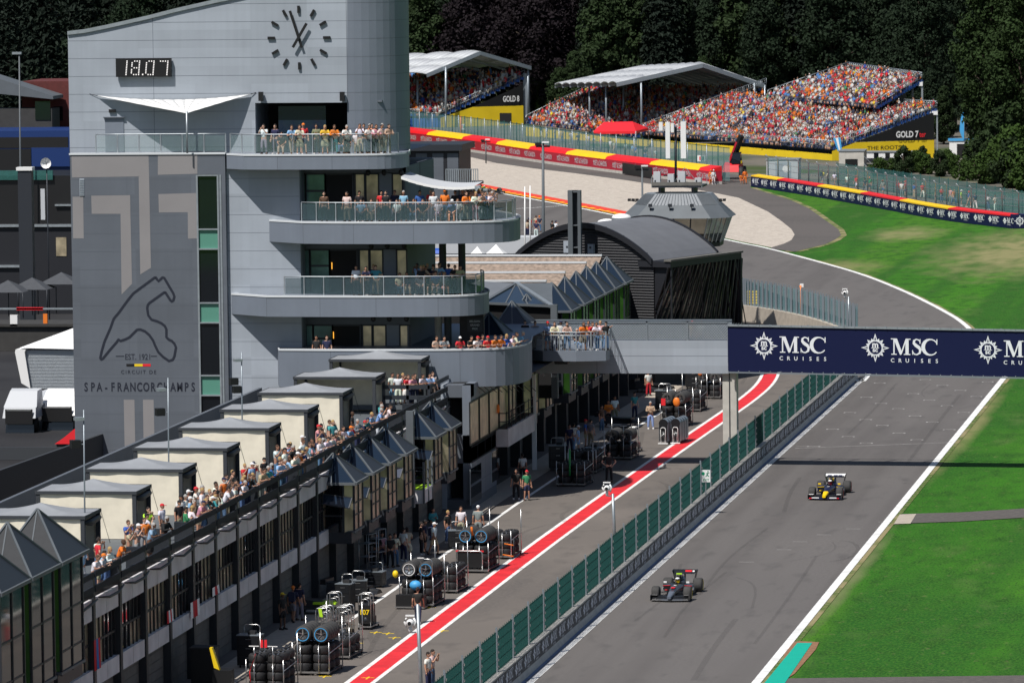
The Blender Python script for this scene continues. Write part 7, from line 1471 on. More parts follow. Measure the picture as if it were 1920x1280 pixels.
    if c_acc == 'red':
        b.hexa([(.0, 2.44, .925), (.34, 2.44, .925), (.34, 2.56, .99), (.0, 2.56, .99)], [(.0, 2.43, .945), (.34, 2.43, .945), (.34, 2.55, 1.01), (.0, 2.55, 1.01)], 'red'); b.hexa([(.38, 2.44, .925), (.48, 2.44, .925), (.48, 2.54, .98), (.38, 2.54, .98)], [(.38, 2.43, .945), (.48, 2.43, .945), (.48, 2.53, 1.0), (.38, 2.53, 1.0)], 'white_paint'); b.obj('sponsor_mark', rw, local=True)
    elif not far:
        for x0 in (-.47, -.12, .16): b.hexa([(x0, 2.398, .905), (x0+.24, 2.398, .905), (x0+.24, 2.5, .955), (x0, 2.5, .955)], [(x0, 2.39, .92), (x0+.24, 2.39, .92), (x0+.24, 2.5, .975), (x0, 2.5, .975)], 'navy')
        b.obj('sponsor_mark', rw, local=True)
    b = MB(); b.tube([(0, -.62, .66), (0, -.45, .82), (0, -.30, .86)], .022, 'carbon', 6)
    for s in (-1, 1): b.tube([(0, -.30, .86), (s*.22, -.1, .87), (s*.27, .2, .84), (s*.24, .5, .76)], .026, 'carbon', 6)
    O(b, 'halo')
    b = MB()
    if c_acc == 'red': b.cbox((0, .55, 1.06), .28, .10, .07, 'lime')
    else: b.cbox((0, .55, 1.05), .20, .10, .06, 'black')
    O(b, 'roll_hoop_camera')
    b = MB()
    for s in (-1, 1):
        for (y, w, zi, zo) in ((-1.8, .19, .42, .40), (-1.8, .19, .26, .24), (1.8, .16, .42, .44), (1.8, .16, .24, .22)):
            b.bar((s*w, y-.22 if y < 0 else y+.18, zi), (s*.70, y, zo), .05, .018, 'carbon'); b.bar((s*w, y+.30 if y < 0 else y-.30, zi), (s*.70, y, zo), .05, .018, 'carbon')
    O(b, 'suspension')
    for s in (-1, 1):
        for y, x, w in ((-1.8, .81, .37), (1.8, .77, .45)):
            b = MB(); r = .36; b.lathe([(.23, -w/2), (.30, -w/2-.01), (r-.02, -w/2+.03), (r, -w/2+.07), (r, w/2-.07), (r-.02, w/2-.03), (.30, w/2+.01), (.23, w/2)], (s*x, y, r), 'tyre_worn', 'x', 24); w_ = O(b, 'wheel')
            b = MB(); b.lathe([(.0, w/2*s-.02*s), (.08, w/2*s-.01*s), (.23, w/2*s-.005*s)], (s*x, y, r), 'carbon', 'x', 16); b.lathe([(.0, -w/2*s+.02*s), (.23, -w/2*s+.005*s)], (s*x, y, r), 'carbon', 'x', 16); b.lathe([(.235, w/2*s+.002*s), (.26, w/2*s+.012*s)], (s*x, y, r), 'white_paint' if far else 'yellow' if c_acc == 'red' else 'red', 'x', 20); b.obj('rim', w_, local=True)
    return t
def driver(loc, rz, c_h, c_v, label):
    d = thing('person', label, 'person', loc, 'racing drivers', rz); b = MB(); b.ball((0, .08, .62), .21, .14, .16, 'black', 10, 6); b.tube([(0, .06, .66), (0, .02, .74)], .06, 'black', 8)
    for s in (-1, 1): b.tube([(s*.17, .06, .66), (s*.2, -.12, .58), (s*.08, -.30, .62)], [.06, .05, .04], 'black', 6)
    b.obj('body', d, local=True); b = MB(); b.ball((0, .0, .80), .125, .145, .135, c_h, 14, 10); b.ball((0, -.02, .88), .115, .13, .06, 'white_paint', 12, 5, 0, 1); b.box(-.10, .10, -.10, .1, .685, .70, c_h); h = b.obj('helmet', d, local=True)
    b = MB(); b.ball((0, -.035, .81), .118, .122, .05, c_v, 12, 5); b.obj('visor', h, local=True)
q1 = gz(1262, 1127); q2 = gz(1553, 937); q3 = gz(905, 364)
c1 = Vector((q1.x-.06, q1.y+2.35, .001)); c2 = Vector((q2.x-.12, q2.y+2.4, .001)); c3 = Vector((q3.x, q3.y+1.2, .001))
mat('car_slate', (.055, .065, .085), .28, .3); mat('car_nose', (.13, .15, .19), .35, .1); mat('car_navy', (.008, .012, .05), .28, .1); mat('car_yellow', (.95, .62, .0), .35); mat('car_silver', (.32, .36, .38), .3, .4)
race_car('racing_car', 'dark slate open-wheel racing car with red and lime touches, nearest on the straight', c1, R(-2), 'car_slate', 'car_nose', 'silver', 'red', 'car_slate')
driver(c1, R(-2), 'yellow', 'black', 'person in a yellow and white helmet driving the dark slate racing car')
race_car('racing_car', 'navy open-wheel racing car with yellow nose and white rear wing, below the bridge', c2, R(-2), 'car_navy', 'car_yellow', 'car_navy', 'car_yellow', 'car_yellow')
driver(c2, R(-2), 'red_dark', 'black', 'person in a dark red helmet driving the yellow-nosed racing car')
race_car('racing_car', 'far silver open-wheel racing car turning through the distant chicane', c3, R(52), 'car_silver', 'carbon', 'silver', 'teal_' if 0 else 'green', 'car_silver', True)
driver(c3, R(52), 'lime', 'black', 'person in a lime helmet driving the far silver racing car')
# ------------------------------------------------------------ pit lane trolleys
TY = 'pit trolleys along the pit lane'
def tyre(b, c, axis, r=.35, w=.33, mt='rubber', rim=True, band=None):
    b.lathe([(.20, -w/2), (.29, -w/2-.01), (r-.02, -w/2+.03), (r, -w/2+.06), (r, w/2-.06), (r-.02, w/2-.03), (.29, w/2+.01), (.20, w/2)], c, mt, axis, 18)
    if rim:
        b.lathe([(.0, -w/2+.10), (.20, -w/2+.02)], c, 'steel_grey' if band == 'white_paint' else 'steel_dark', axis, 10)
        for a_ in range(5):
            ca_, sa2 = math.cos(a_*1.2566), math.sin(a_*1.2566); u_ = {'y': Vector((sa2, 0, ca_)), 'z': Vector((ca_, sa2, 0)), 'x': Vector((0, ca_, sa2))}[axis]; n_ = {'y': Vector((0, -1, 0)), 'z': Vector((0, 0, 1)), 'x': Vector((1, 0, 0))}[axis]; b.bar(Vector(c)+n_*(w/2-.07), Vector(c)+u_*.2+n_*(w/2-.01), .05, .02, 'silver'); b.lathe([(.0, w/2-.1), (.20, w/2-.02)], c, 'black', axis, 10)
    if band:
        b.lathe([(.245, -w/2-.016), (.275, -w/2-.018)], c, band, axis, 20)
def hoop(b, x0, x1, y, z0, z1, mt='silver', r=.022):
    e = .12; b.tube([(x0, y, z0), (x0, y, z1-e), (x0+e*.3, y, z1-e*.3), (x0+e, y, z1), (x1-e, y, z1), (x1-e*.3, y, z1-e*.3), (x1, y, z1-e), (x1, y, z0)], r, mt, 6)
def trolley(px, py, label, flat=2, layers=4, top=True, band='sky_blue', cloth=False, extra=None, rz=R(-4)):
    p = gz(px, py); t = thing('tyre_trolley', label, 'trolley', (p.x, p.y, .004), TY, rz); L_ = dict(local=True)
    b = MB(); b.box(-.78, .78, -.05, .05, .10, .17, 'silver'); b.box(-.78, .78, 2.1, 2.2, .10, .17, 'silver')
    for x in (-.74, -.02, .74): b.box(x-.03, x+.03, 0, 2.2, .10, .16, 'steel_dark')
    for x in (-.76, .76):
        for y in (.0, 2.15): b.tube([(x, y, .16), (x, y, 2.15 if y else 1.35)], .022, 'silver', 6)
        b.tube([(x, 0, .9), (x, 2.15, 1.05)], .02, 'silver', 5)
    for x in (-.40, .36): b.tube([(x, -.12, .1), (x, -.12, 1.25)], .02, 'silver', 5)
    b.obj('frame', t, **L_)
    for x in (-.72, .72):
        for y in (.0, 2.15): b = MB(); b.lathe([(.0, -.025), (.06, -.025), (.06, .025), (.0, .025)], (x, y, .06), 'black', 'x', 10); b.obj('caster', t, **L_)
    for row in range(3):
        for col in (-.38, .38):
            for k in range(layers): b = MB(); tyre(b, (col, .33+row*.75, .34+.345*k), 'z', .35, .33, 'rubber', k == layers-1); b.obj('tyre', t, **L_)
    if top:
        z = .20+.345*layers+.40
        for col, bd in ((-.38, band), (.38, band if band != 'white_paint' else 'sky_blue')):
            for k in range(5): b = MB(); tyre(b, (col, .38+.36*k, z), 'y', .35, .33, 'tyre_worn', True, bd if k == 0 else None); b.obj('tyre', t, **L_)
    t.scale = (1.14, 1.14, 1.14)
    if extra: extra(t)
    return t
def handle_bar(t):
    b = MB()
    for x in (-.38, .38): b.tube([(x, -.15, 1.2), (x, -.15, 1.9)], .02, 'silver', 5); b.bar((x-.2, -.15, 1.9), (x+.2, -.15, 1.9), .03, .03, 'white_paint')
    b.obj('push_handle', t, local=True)
def ex_red(t):
    handle_bar(t); b = MB()
    for x in (-.06, .10): b.box(x-.05, x+.05, -.18, -.12, 1.85, 2.15, 'red')
    b.obj('red_gun', t, local=True); b = MB(); b.tube([(-.3, -.2, 1.6), (-.55, -.25, .9), (-.5, -.3, .5)], .02, 'red', 5); b.obj('air_hose', t, local=True)
def ex_blue(t):
    b = MB(); b.box(-.75, .5, -.75, -.15, .12, .62, 'black'); b.box(-.8, .55, -.8, -.1, .06, .12, 'silver'); b.obj('tool_box', t, local=True)
    b = MB(); b.ball((.02, -.2, 1.0), .28, .22, .22, 'sky_blue', 10, 6); b.obj('blue_cover', t, local=True); b = MB(); b.ball((-.95, .05, 1.45), .14, .12, .17, 'yellow', 8, 6); b.obj('yellow_lamp', t, local=True)
    b = MB(); hoop(b, .25, .75, -.1, 1.2, 2.15); b.bar((.1, -.12, 2.2), (.4, -.12, 2.2), .04, .04, 'white_paint'); b.obj('push_handle', t, local=True)
def ex_seat(t):
    b = MB(); b.box(-.62, .52, -.35, -.25, .25, .98, 'black'); b.box(-.7, .62, -.36, -.34, .98, 1.05, 'red'); hoop(b, -.65, .56, -.38, .1, 1.02, 'silver', .03); b.box(-.95, .85, -.5, -.3, .1, .16, 'silver'); b.obj('cart_front', t, local=True)
    b = MB(); b.tube([(1.25, 1.2, 1.2), (1.75, 1.0, 1.15)], .03, 'orange', 5); b.tube([(1.2, 1.1, .7), (1.75, .9, .65)], .03, 'orange', 5); b.tube([(1.75, 1., 1.5), (1.75, .9, .6)], .02, 'steel_dark', 5); b.obj('boom', t, local=True); hb = MB(); hb.tube([(.0, .1, 1.7), (.0, -.1, 2.1)], .05, 'orange', 6); hb.obj('wheel_gun', t, local=True)
trolley(497, 1300, 'nearest black tyre trolley with red wheel guns, at the bottom edge', top=False, layers=4, extra=ex_red)
trolley(583, 1266, 'tyre trolley with two blue-banded tyre rolls on top, left of the hoop trolleys', top=True, layers=3, band='sky_blue')
trolley(781, 1138, 'tyre trolley with white and blue rims on top and a black box in front', top=True, layers=3, band='white_paint', extra=ex_blue)
trolley(886, 1072, 'red-trimmed tyre trolley with upright blue-banded tyres beside three standing people', top=True, layers=3, band='sky_blue', extra=ex_seat)
trolley(1070, 912, 'shaded tyre trolley with a green pole, below the footbridge', top=False, layers=3, extra=lambda t: (lambda b: (b.tube([(0, -.2, .6), (0, -.15, 2.)], .05, 'green', 6), b.obj('green_pole', t, local=True)))(MB()))
trolley(1158, 862, 'tyre trolley with open metal racks beside it, left of the far red stripe', top=True, layers=2, band=None, extra=handle_bar)
trolley(1262, 800, 'tall tyre trolley behind the upright silver blanket cases', top=True, layers=3, band=None, extra=lambda t: (lambda b: (b.ball((.3, -.4, 1.5), .22, .1, .28, 'orange', 8, 6), b.box(-.6, -.35, -.5, -.4, 1.3, 1.7, 'red'), b.obj('warning_flag', t, local=True)))(MB()))
trolley(1328, 748, 'farthest tyre trolley with an orange disc, left of the bridge column', top=True, layers=2, band=None, extra=lambda t: (lambda b: (b.ball((-.45, -.3, 1.7), .16, .06, .25, 'orange', 8, 6), b.obj('orange_disc', t, local=True)))(MB()))
trolley(826, 1112, 'dark tyre trolley right behind the one with white and blue rims', top=False, layers=3, band=None)
trolley(929, 1048, 'tyre trolley with low stacks, right of the red-trimmed trolley', top=False, layers=3, band=None)
trolley(622, 1236, 'tyre trolley with low stacks, half hidden right of the blue-banded rolls', top=False, layers=2, band=None)
trolley(1290, 772, 'low tyre trolley right of the upright silver cases', top=False, layers=3, band=None)
trolley(1092, 888, 'shaded low tyre trolley beyond the one with the green pole', top=False, layers=3, band=None)
def hoop_trolley(px, py, label, n=3, extra=None, h=1.75):
    p = gz(px, py); t = thing('hoop_trolley', label, 'trolley', (p.x, p.y, .004), TY, R(-4)); b = MB(); b.box(-.34, .34, -.1, 1.6, .12, .18, 'silver')
    for k in range(n):
        y = .0+k*.55; hoop(b, -.30, .30, y, .15, h, 'silver', .026); b.bar((-.3, y, h*.62), (.3, y, h*.62), .04, .04, 'silver'); hoop(b, -.2, .2, y+.03, .3, h*.85, 'silver', .02)
    b.obj('frame', t, local=True)
    for x in (-.3, .3):
        for y in (0, 1.5): b = MB(); b.lathe([(.0, -.025), (.07, -.025), (.07, .025), (.0, .025)], (x, y, .07), 'black', 'x', 10); b.obj('caster', t, local=True)
    b = MB(); b.box(-.26, .26, .2, 1.3, .2, .55, 'black'); b.ball((.05, .1, .5), .22, .2, .2, 'steel_dark', 8, 6); b.obj('equipment', t, local=True)
    if extra: extra(t)
hoop_trolley(604, 1208, 'low silver hoop trolley with a lime tag, nearest of its cluster', extra=lambda t: (lambda b: (b.hexa([(-.08, -.1, 1.35), (.08, -.1, 1.33), (.08, -.06, 1.33), (-.08, -.06, 1.35)], [(-.14, -.1, 1.75), (.02, -.1, 1.75), (.02, -.06, 1.75), (-.14, -.06, 1.75)], 'lime'), b.obj('lime_tag', t, local=True)))(MB()))
hoop_trolley(642, 1206, 'silver hoop trolley standing right of the lime-tagged one', n=3)
hoop_trolley(684, 1180, 'silver hoop trolley with black case lettered in yellow', n=2, extra=lambda t: (lambda b: (b.box(-.28, .28, -.06, 1.0, .3, 1.2, 'black'), text(b, '107', .34, Vector((0, -.07, .75)), X1, Z1, 'yellow', 'CENTER', .02), b.obj('black_case', t, local=True)))(MB()))
hoop_trolley(625, 1178, 'silver hoop trolley behind the lime-tagged one', n=2); hoop_trolley(1186, 848, 'silver open rack trolley right of the far tyre trolley', n=2, h=1.6)
for i, px in enumerate((1244, 1267)):
    p = gz(px, 833 if i == 0 else 832); t = thing('blanket_case', ('left of two upright silver tyre-blanket cases by the red stripe', 'right of two upright silver tyre-blanket cases by the red stripe')[i], 'equipment case', (p.x, p.y, .004), 'upright silver cases', R(-6)); b = MB()
    for k in range(4): y = k*.62; b.lathe([(.30, 0), (.30, .5)], (0, y, 1.35), 'steel_grey', 'y', 16); b.box(-.30, .30, y, y+.5, .18, 1.35, 'steel_grey'); b.lathe([(.0, -.01), (.3, -.01)], (0, y, 1.35), 'carbon', 'y', 16); b.box(-.28, .28, y-.012, y, .2, 1.35, 'carbon')
    b.obj('cases', t, local=True); b = MB(); hoop(b, -.17, .17, -.1, .12, 1.1, 'white_paint', .025); b.tube([(-.12, -.12, .12), (-.04, -.12, .85), (.04, -.12, .85), (.12, -.12, .12)], .018, 'silver', 5); b.box(-.32, .32, -.2, 0, .04, .1, 'white_paint'); b.box(-.32, .32, 2.3, 2.45, .04, .1, 'silver'); b.obj('stand', t, local=True)
# garage clutter: parked car nose, racks in the shade
for px, py, lab, acc in ((600, 1150, 'dark racing-car bodywork with lime panels at the garage mouth', 'lime'), (1160, 800, 'black racing-car body half out of the far garage', 'carbon'), (660, 1120, 'black racing-car wing parts resting before the garage', 'carbon'), (1225, 735, 'black covered racing car deep in the garage shade', 'carbon')):
    p = gz(px, py); t = thing('car_body', lab, 'car bodywork', (p.x, p.y, .01), 'car parts at the garages', R(80)); b = MB(); b.hexa([(-.45, -1.5, .25), (.45, -1.5, .25), (.6, 1.2, .25), (-.6, 1.2, .25)], [(-.15, -1.5, .45), (.15, -1.5, .45), (.4, 1.2, .8), (-.4, 1.2, .8)], 'carbon'); b.obj('chassis', t, local=True)
    b = MB(); b.box(-.6, .6, 1.2, 1.5, .7, .95, acc); b.box(-.45, .45, -1.0, .2, .5, .62, acc); b.obj('panel', t, local=True); b = MB()
    for x in (-.5, .5):
        for y in (-1, 1): b.tube([(x, y, 0), (x, y, .3)], .04, 'steel_dark', 5)
    b.obj('stand', t, local=True)
for i, (px, py) in enumerate(((690, 1075), (708, 1066))):
    p = gz(px, py); t = thing('tool_rack', ('tall thin metal rack in the shade left of the garage group', 'thin metal rack nearest the shaded garage group')[i], 'rack', (p.x, p.y, .01), 'garage racks', R(70)); b = MB()
    for x in (-.4, .4):
        for y in (-.3, .3): b.tube([(x, y, 0), (x, y, 2.1)], .02, 'silver', 5)
    for z in (.1, .9, 1.6, 2.1): b.box(-.42, .42, -.32, .32, z, z+.03, 'steel_grey')
    b.obj('frame', t, local=True)
for px, py, w_, h_, lab in ((672, 1128, .9, 1.1, 'black equipment case at the garage line left of the hoop trolleys'), (700, 1100, 1.2, .8, 'low wide black case before the shaded garage group'), (648, 1150, .8, 1.5, 'upright black cabinet at the garage mouth behind the hoop trolleys'), (858, 1028, 1.0, 1.0, 'black case behind the red-trimmed trolley'), (1046, 880, 1.1, 1.5, 'upright black cabinet in the shade below the bridge'), (1112, 872, .9, 1.1, 'black case left of the open rack trolley'), (1246, 770, 1.2, 1.4, 'black cabinet behind the upright silver cases'), (1300, 728, 1.1, 1.2, 'black case by the farthest tyre trolley'), (470, 1250, 1.1, 1.5, 'black cabinet left of the nearest tyre trolleys')):
    p = gz(px, py); t = thing('equipment_case', lab, 'equipment case', (p.x, p.y, .004), 'black cases along the garages', R(random.uniform(-12, 12))); b = MB(); b.box(-w_/2, w_/2, -.35, .35, .12, h_, 'black'); b.box(-w_/2-.02, w_/2+.02, -.37, .37, h_, h_+.04, 'steel_grey')
    for k in range(3): b.box(-w_*.4, w_*.4, -.365, -.35, .2+(h_-.2)*k/3, .2+(h_-.2)*(k+.85)/3, 'carbon'); b.box(-.12, .12, -.385, -.365, .2+(h_-.2)*(k+.6)/3, .23+(h_-.2)*(k+.6)/3, 'silver')
    b.obj('cabinet', t, local=True); b = MB(); hoop(b, -w_*.35, w_*.35, .3, h_, h_+.45); b.cbox((.1, 0, h_+.12), .35, .3, .16, 'rubber'); b.obj('handle', t, local=True)
    for x in (-w_*.4, w_*.4): b = MB(); b.lathe([(.0, -.03), (.06, -.03), (.06, .03), (.0, .03)], (x, -.2, .06), 'black', 'x', 10); b.obj('caster', t, local=True)
p = gz(416, 1300); t = thing('marshal_cart', 'black and yellow piece of garage equipment at the bottom edge', 'equipment', (p.x, p.y, .01)); b = MB(); b.hexa([(p.x-.3, p.y-.2, 1.2), (p.x-.05, p.y-.2, 1.1), (p.x-.05, p.y+.1, 1.1), (p.x-.3, p.y+.1, 1.2)], [(p.x-.5, p.y-.2, 2.1), (p.x-.38, p.y-.2, 2.1), (p.x-.38, p.y+.1, 2.1), (p.x-.5, p.y+.1, 2.1)], 'yellow'); b.box(p.x-.35, p.x+.5, p.y-.3, p.y+.4, .2, 1.1, 'black'); b.obj('arm', t)
p = gz(386, 1285); b = MB(); b.box(p.x-.6, p.x+.5, p.y-.4, p.y+.5, .01, 1.7, 'black'); b.box(p.x-.65, p.x+.55, p.y-.45, p.y+.55, 1.7, 1.8, 'rubber'); tag(b.obj('tool_cabinet', origin=(p.x, p.y, 0)), 'tall black cabinet standing before the near garage', 'cabinet')
# ------------------------------------------------------------ camera posts, sign, light poles
def campost(px0, py0, px1, py1, cx, cy, label):
    base = gz(px0, py0); base.x = min(base.x, -1.2) if base.x < 0 and base.y < 0 else base.x; top = gy(px1, py1, base.y); t = thing('camera_post', label, 'camera post', base, 'track camera posts')
    b = MB(); b.tube([(base.x, base.y, 0), top], [.10, .075], 'galv', 8); b.obj('pole', t); c = gy(cx, cy, base.y-.1); b = MB(); b.bar((top.x, top.y, c.z-.42), (c.x, c.y, c.z-.42), .06, .06, 'white_paint'); b.tube([(c.x, c.y, c.z-.42), (c.x, c.y, c.z-.15)], .08, 'white_paint', 8)
    for s in (-1, 1): b.tube([(c.x+s*.17, c.y, c.z-.2), (c.x+s*.25, c.y, c.z+.05), (c.x+s*.16, c.y, c.z+.22)], .05, 'white_paint', 6)
    b.obj('bracket', t); b = MB(); b.lathe([(.0, -.22), (.13, -.2), (.17, -.02), (.17, .2), (.0, .22)], c, 'white_paint', 'y', 12); b.lathe([(.0, -.235), (.09, -.225)], c, 'black', 'y', 12); b.bar((c.x-.2, c.y, c.z+.32), (c.x+.2, c.y, c.z+.32), .12, .06, 'white_paint'); b.obj('camera_head', t)
campost(791, 1330, 783, 1132, 769, 1167, 'grey post with white remote camera, at the bottom by the red stripe')
campost(1153, 1030, 1149, 925, 1138, 915, 'grey post with white remote camera, left of the exit sign')
campost(1592, 640, 1591, 556, 1584, 549, 'grey post with white remote camera, above the navy banner')
cx = gx(1323, 892, -.30); t = thing('exit_sign', 'white and green emergency exit sign on the pit wall fence', 'sign', (cx.x, cx.y, 1.1)); b = MB(); h0 = gx(1323, 880.5, -.30).z; h1 = gx(1323, 903.5, -.30).z
b.box(cx.x-.27, cx.x+.27, cx.y, cx.y+.04, h1, h0, 'white_paint'); bo = b.obj('board', t); b = MB(); yy = cx.y-.008
def gr(x0, x1, z0, z1): b.box(cx.x+x0, cx.x+x1, yy, yy+.006, z0, z1, 'sign_green')
mat('sign_green', (.0, .28, .14), .5); zc = (h0+h1)/2; b.lathe([(.0, 0), (.1, 0)], (cx.x-.14, yy, zc+.14), 'sign_green', 'y', 12); b.ball((cx.x+.14, yy, zc+.27), .035, .01, .04, 'sign_green', 6, 4)
b.bar((cx.x+.13, yy, zc+.22), (cx.x+.08, yy, zc+.06), .01, .07, 'sign_green'); b.bar((cx.x+.08, yy, zc+.07), (cx.x+.20, yy, zc-.02), .01, .04, 'sign_green'); b.bar((cx.x+.08, yy, zc+.07), (cx.x+.0, yy, zc-.04), .01, .04, 'sign_green'); b.bar((cx.x+.02, yy, zc+.14), (cx.x+.22, yy, zc+.2), .01, .03, 'sign_green')
text(b, 'EXIT', .18, Vector((cx.x+.02, yy, h1+.07)), X1, Z1, 'sign_green', 'CENTER', .01); b.obj('lettering', bo); b = MB(); b.box(cx.x-.03, cx.x+.03, cx.y+.04, cx.y+.1, 1.1, h1+.3, 'galv'); b.obj('post', t)
def pole(px0, Y, pyb, pyt, r, label, name='light_pole', head=None, cat='light pole', mt='slate'):
    p, q = gy(px0, pyb, Y), gy(px0, pyt, Y); t = thing(name, label, cat, (p.x, Y, max(p.z, 0) if name != 'light_pole' else 0)); b = MB(); b.tube([(p.x, Y, 0 if name == 'light_pole' else p.z), (q.x, Y, q.z)], [r, r*.7], mt, 8); b.obj('pole', t)
    b = MB()
    if head: head(b, q)
    if head: b.obj('lamp_head', t)
def lamps(b, q): b.bar((q.x-.6, q.y, q.z-.3), (q.x+.6, q.y, q.z-.3), .15, .15, 'steel_dark'); b.cbox((q.x-.4, q.y-.1, q.z-.1), .5, .3, .25, 'black'); b.cbox((q.x+.25, q.y-.1, q.z+.05), .6, .35, .12, 'white_paint')
pole(1018, 60, 440, 268, .16, 'tall dark light pole in front of the gravel trap', head=lamps)
pole(1204, 90, 370, 312, .12, 'dark pole with floodlights left of the observation cabin', head=lamps); pole(911, 330, 282, 262, .1, 'short dark mast with floodlights on the left service block', head=lamps)
pole(984, 30, 520, 350, .07, 'thin white flagpole nearer the balcony', 'flagpole', None, 'flagpole', 'white_paint'); pole(994, 30, 500, 348, .07, 'thin white flagpole right of its twin', 'flagpole', None, 'flagpole', 'white_paint')
pole(1463, 4, 790, 690, .08, 'slim grey pole under the left end of the navy banner', 'light_pole', None, 'pole', 'galv')
for i, (px, Y, pyb, pyt, items) in enumerate(((157, -172, 905, 768, [(148, 785, 'galv'), (141, 832, 'black')]), (315, -150, 830, 708, [(302, 730, 'galv'), (300, 772, 'black')]), (453, -130, 770, 660, [(438, 715, 'black'), (444, 730, 'black'), (446, 675, 'galv')]))):
    p, q = gy(px, pyb, Y), gy(px, pyt, Y); t = thing('aerial_mast', ('thin grey mast with small camera at the logo wall left edge', 'thin grey mast with white camera and black floodlight before the logo wall', 'thin grey mast with aerial and two black floodlights by the window strip')[i], 'mast', (p.x, Y, 6.1), 'masts on the terrace'); b = MB(); b.tube([(p.x, Y, 6.1), q], [.045, .03], 'steel_grey', 6); b.obj('pole', t)
    for (ax, ay, mt) in items:
        a = gy(ax, ay, Y); b = MB(); b.cbox(a, .42 if mt == 'black' else .4, .4, .36 if mt == 'black' else .14, mt, .5); b.bar(a, (p.x, Y, a.z), .04, .04, 'galv'); b.obj('floodlight' if mt == 'black' else 'camera', t)
# ------------------------------------------------------------ telehandler, tents and huts around the stands
TP = gz(1372, 336); t = thing('telehandler', 'red telehandler with raised dark boom between the barriers', 'telehandler', TP); x, y = TP.x, TP.y
b = MB(); b.hexa([(x-1.1, y-.6, .9), (x+1.0, y-.6, .9), (x+1.2, y+2.6, .9), (x-1.1, y+2.6, .9)], [(x-1., y-.3, 1.7), (x+.9, y-.3, 1.75), (x+1.1, y+2.6, 2.0), (x-1.1, y+2.6, 2.0)], 'red'); b.obj('body', t)
b = MB(); b.hexa([(x-.1, y+.4, 1.9), (x+1.1, y+.4, 1.9), (x+1.1, y+2., 1.9), (x-.1, y+2., 1.9)], [(x+.05, y+.6, 3.2), (x+1.0, y+.6, 3.2), (x+1.0, y+1.9, 3.2), (x+.05, y+1.9, 3.2)], 'glass_dark'); b.box(x, x+1.05, y+.55, y+1.95, 3.2, 3.3, 'black'); b.obj('cab', t)
for wx, wy in ((-1.35, 0.1), (1.25, -.2), (-1.35, 2.4), (1.25, 2.3)):
    b = MB(); r = .78; b.lathe([(.4, -.25), (.7, -.27), (r, -.2), (r, .2), (.7, .27), (.4, .25)], (x+wx, y+wy, r), 'rubber', 'x', 18); w_ = b.obj('wheel', t); b = MB(); b.lathe([(0, -.22), (.4, -.2)], (x+wx, y+wy, r), 'silver', 'x', 12); b.lathe([(0, .22), (.4, .2)], (x+wx, y+wy, r), 'silver', 'x', 12); b.lathe([(.4, -.24), (.42, .24)], (x+wx, y+wy, r), 'silver', 'x', 12); b.obj('rim', w_)
tp_ = gy(1390, 255, y+.6); b = MB(); b.bar((x-.2, y+2., 1.8), tp_, .55, .5, 'black'); b.bar((x-.45, y+1.6, 2.2), Vector((x-.2, y+2, 1.8)).lerp(tp_, .75)+Vector((-.28, -.1, .1)), .1, .3, 'red_dark'); b.obj('boom', t)
def gable_tent(name, label, pts_eave, ridge, base_z, mt, grp=None):
    o = (sum(p.x for p in pts_eave)/4, sum(p.y for p in pts_eave)/4, base_z); t = thing(name, label, 'tent', o, grp); b = MB(); r0, r1 = ridge; e = pts_eave
    b.face([e[0], e[1], r1, r0], mt); b.face([e[2], e[3], r0, r1], mt); b.face([e[1], e[2], r1], mt); b.face([e[3], e[0], r0], mt); b.obj('roof', t); b = MB()
    for i in range(4):
        p, q = e[i], e[(i+1) % 4]; b.face([(p.x, p.y, p.z-.35), (q.x, q.y, q.z-.35), q, p], mt); b.tube([(p.x, p.y, base_z), p], .05, 'galv', 5)
    b.obj('frame', t); return t
ry = YA+40; e0, e1 = gy(1112, 247, ry), gy(1192, 246, ry-3); gable_tent('red_tent', 'bright red tent roof behind the mesh fence below the white canopy', [e0, e1, e1+Vector((1, 6, .2)), e0+Vector((1.5, 6, .2))], (gy(1132, 229, ry+3), gy(1186, 228, ry+1)), 0, 'red')
def hut(px0, px1, py0, py1, Y, d, mt, name, label, cat, extra=None):
    p, q = gy(px0, py0, Y), gy(px1, py1, Y); t = thing(name, label, cat, ((p.x+q.x)/2, Y, 0)); b = MB(); b.box(p.x, q.x, Y, Y+d, min(0, q.z), p.z, mt); b.obj('body', t); b = MB(); b.box(p.x-.1, q.x+.1, Y-.1, Y+d+.1, p.z, p.z+.12, 'galv'); b.obj('roof', t)
    if extra: extra(t, p, q, Y)
def ex_hut(t, p, q, Y):
    b = MB(); w = q.x-p.x; b.box(p.x+w*.25, p.x+w*.75, Y-.03, Y, p.z-2.0, p.z-1.0, 'glass_dark'); b.obj('window', t); b = MB(); b.box(p.x+w*.2, p.x+w*.8, Y-.03, Y, p.z-3.9, p.z-2.5, 'white_paint'); b.obj('notice', t); b = MB(); b.bar((q.x, Y-.1, p.z-1.6), (q.x+2.6, Y-.1, p.z-4.2), .08, .1, 'galv'); b.bar((q.x, Y-.1, p.z-.6), (q.x+2.6, Y-.1, p.z-3.2), .05, .05, 'galv'); b.obj('stair', t)
hut(1573, 1620, 284, 332, 318, 4, 'concrete_lt', 'timing_hut', 'pale two-storey hut with dark window before the GOLD 7 ter end', 'hut', ex_hut)
hut(1621, 1718, 286, 297, 329, 2.5, 'white_paint', 'office_container', 'row of white office cabins below the yellow GOLD 7 ter skirt', 'cabin', lambda t, p, q, Y: [(lambda b: (b.box(p.x+(q.x-p.x)*u, p.x+(q.x-p.x)*(u+.09), Y-.03, Y, p.z-.85, p.z-.05, 'glass_dark'), b.obj('window', t)))(MB()) for u in (.18, .4, .58, .8)])
